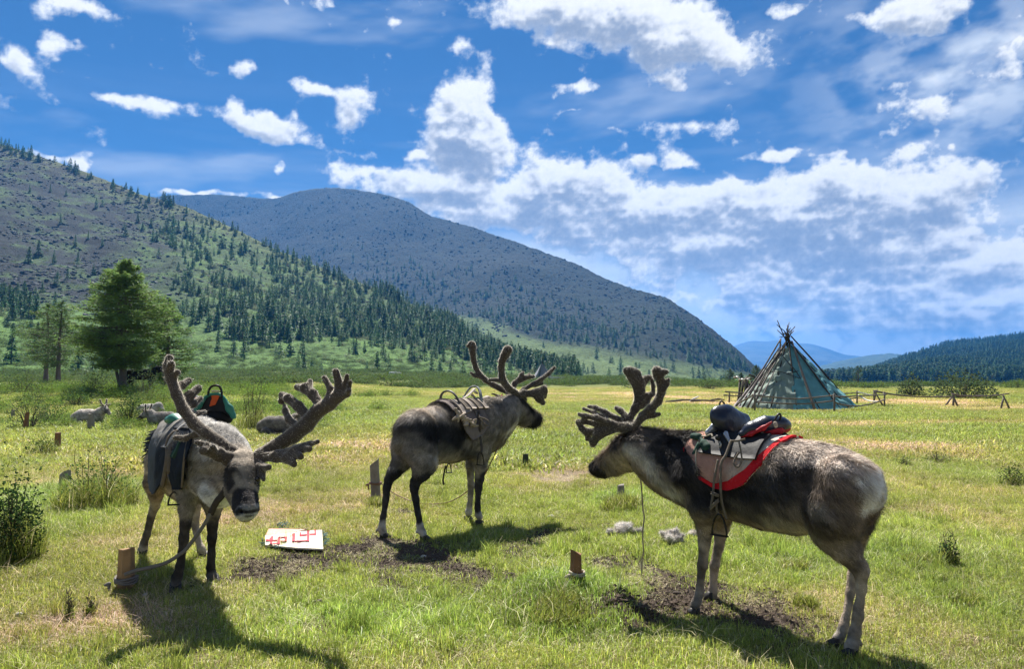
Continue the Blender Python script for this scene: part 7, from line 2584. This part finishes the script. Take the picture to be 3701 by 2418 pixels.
# ------------------------------------------------------------------ resting reindeer and horses
def lying(px, py, L, face, label, coat, dark, seed, antl=True, headup=.62, group='resting reindeer'):
    """reindeer lying with folded legs; face +1 looks right"""
    b = gd(px, py) - np.array([0, 0, .07])
    coat = tuple(c_ * .78 for c_ in coat)
    e = empty('reindeer', b, label, 'reindeer', group)
    B = Beast(0, 0, 1, (b[0] + face * .3, b[1]), (b[0] - face * .3, b[1] + .05))
    w = lambda x, z, y=0.0: b + np.array([x * face * L, y, z])
    f = Field((0, 1, 0))
    f.chain([w(-.50, .24), w(-.30, .27), w(0, .27), w(.28, .26)], [.15, .20, .205, .17], .06, .9)
    f.chain([w(.22, .30), w(.42, .42), w(.56, headup)], [.17, .12, .085], .06)
    f.chain([w(.55, headup + .02, -.03), w(.66, headup - .05, -.06), w(.80, headup - .13, -.10)], [.085, .07, .045], .03)
    f.chain([w(-.35, .12, -.2), w(-.05, .06, -.26), w(-.25, .05, -.32)], [.11, .06, .04], .04)
    f.chain([w(.2, .12, -.16), w(.42, .05, -.22), w(.2, .045, -.26)], [.08, .045, .035], .04)
    f.chain([w(-.56, .28), w(-.64, .2)], [.05, .025], .03)
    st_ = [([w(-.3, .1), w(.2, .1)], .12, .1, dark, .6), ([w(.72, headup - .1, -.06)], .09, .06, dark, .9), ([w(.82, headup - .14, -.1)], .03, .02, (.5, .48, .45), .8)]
    V, Q, N, body = finish(B, f, e, coat, st_, .018, 16000, .04, seed, warp=.05)
    for s in (-1, 1):
        ear(w(.53, headup + .06, s * .06), w(.47, headup + .10, s * .20), .035, np.array([0, 0, 1.0]), e, coat)
        if antl:
            a = Field((0, 1, 0))
            p0 = w(.57, headup + .06, s * .04)
            a.chain([p0, p0 + [-.05 * face, s * .10, .10], p0 + [-.06 * face, s * .14, .20]], [.024, .024, .026], .01)
            a.chain([p0, p0 + [.09 * face, s * .04, .07]], [.02, .02], .01)
            antler(a, .012, e, seed + s, tone=dark if dark[0] < .06 else (.16, .13, .11), count=2500)
    mk('eye', *ball(w(.63, headup + .0, -.125), .016, 6), m_eye, e)


lying(208, 985, .78, 1, 'pale reindeer lying in the grass behind the grey stake with its head turned up', (.52, .47, .42), (.10, .085, .075), 701, headup=.50)
lying(375, 992, .75, -1, 'dark headed reindeer lying partly behind the reindeer with lowered head', (.36, .33, .30), (.035, .03, .03), 711, headup=.42)
lying(348, 968, .70, 1, 'pale reindeer lying with its back to the camera beyond the dark headed one', (.50, .47, .43), (.22, .2, .18), 721, False, headup=.30)
lying(652, 1008, .85, 1, 'grey reindeer lying behind the spread antlers of the reindeer with lowered head', (.23, .205, .18), (.06, .05, .045), 731, headup=.42)


def horse(b, s, face, label, coat, seed, hairs=9000):
    e = empty('horse', b, label, 'horse')
    B = Beast(0, 0, 1, (b[0] + face * .5, b[1]), (b[0] - face * .5, b[1]))
    w = lambda x, z, y=0.0: np.asarray(b) + np.array([x * face * s, y * s, z * s])
    f = Field((0, 1, 0))
    f.chain([w(-.62, .98), w(-.3, .96), w(.1, .95), w(.52, .98)], [.27 * s, .29 * s, .29 * s, .25 * s], .08, .85)
    f.chain([w(.55, 1.05), w(.85, 1.18), w(1.08, 1.25)], [.22 * s, .15 * s, .12 * s], .06, .7)
    f.chain([w(1.06, 1.26), w(1.25, 1.08), w(1.42, .92)], [.12 * s, .09 * s, .065 * s], .04, .8)
    f.chain([w(-.85, 1.02), w(-.98, .85), w(-.98, .45)], [.07 * s, .09 * s, .05 * s], .04)
    f.chain([w(.55, 1.26), w(.8, 1.34), w(1.0, 1.36)], [.05 * s, .06 * s, .05 * s], .04)
    for x, y in ((-.62, -.13), (-.55, .13), (.50, -.12), (.56, .12)):
        f.chain([w(x, .85, y), w(x - .02, .5, y), w(x + .02 - .06 * (x < 0), .42, y), w(x, .08, y), w(x + .04, .02, y)], [.16 * s, .075 * s, .06 * s, .042 * s, .06 * s], .04)
    for y in (-.06, .06):
        f.cone(w(1.08, 1.35, y), w(1.07, 1.47, y), .035 * s, .012 * s, .02)
    finish(B, f, e, coat, [], .03, hairs, .05, seed)


horse(on(512, 43.5), 1.05, 1, 'black horse standing behind the forked larch trunk', (.012, .012, .016), 741)
for i, (px, Y, fc) in enumerate(((1418, 172, 1), (1440, 178, -1))):
    b = on(px, Y)
    u = np.interp(b[0] / b[1], hill_a.tx, np.arange(hill_a.cols))
    Dfu, Dru = np.interp(u, np.arange(hill_a.cols), hill_a.Df), np.interp(u, np.arange(hill_a.cols), hill_a.Dr)
    b[2] = max(b[2], float(hill_a.surf(u, max((Y - Dfu) / (Dru - Dfu), 0))[2])) - .1
    horse(b, .8, fc, ['white horse grazing in far scrub, left one of a pair', 'white horse grazing in far scrub, right one of a pair'][i], (.72, .70, .68), 751 + i, 500)
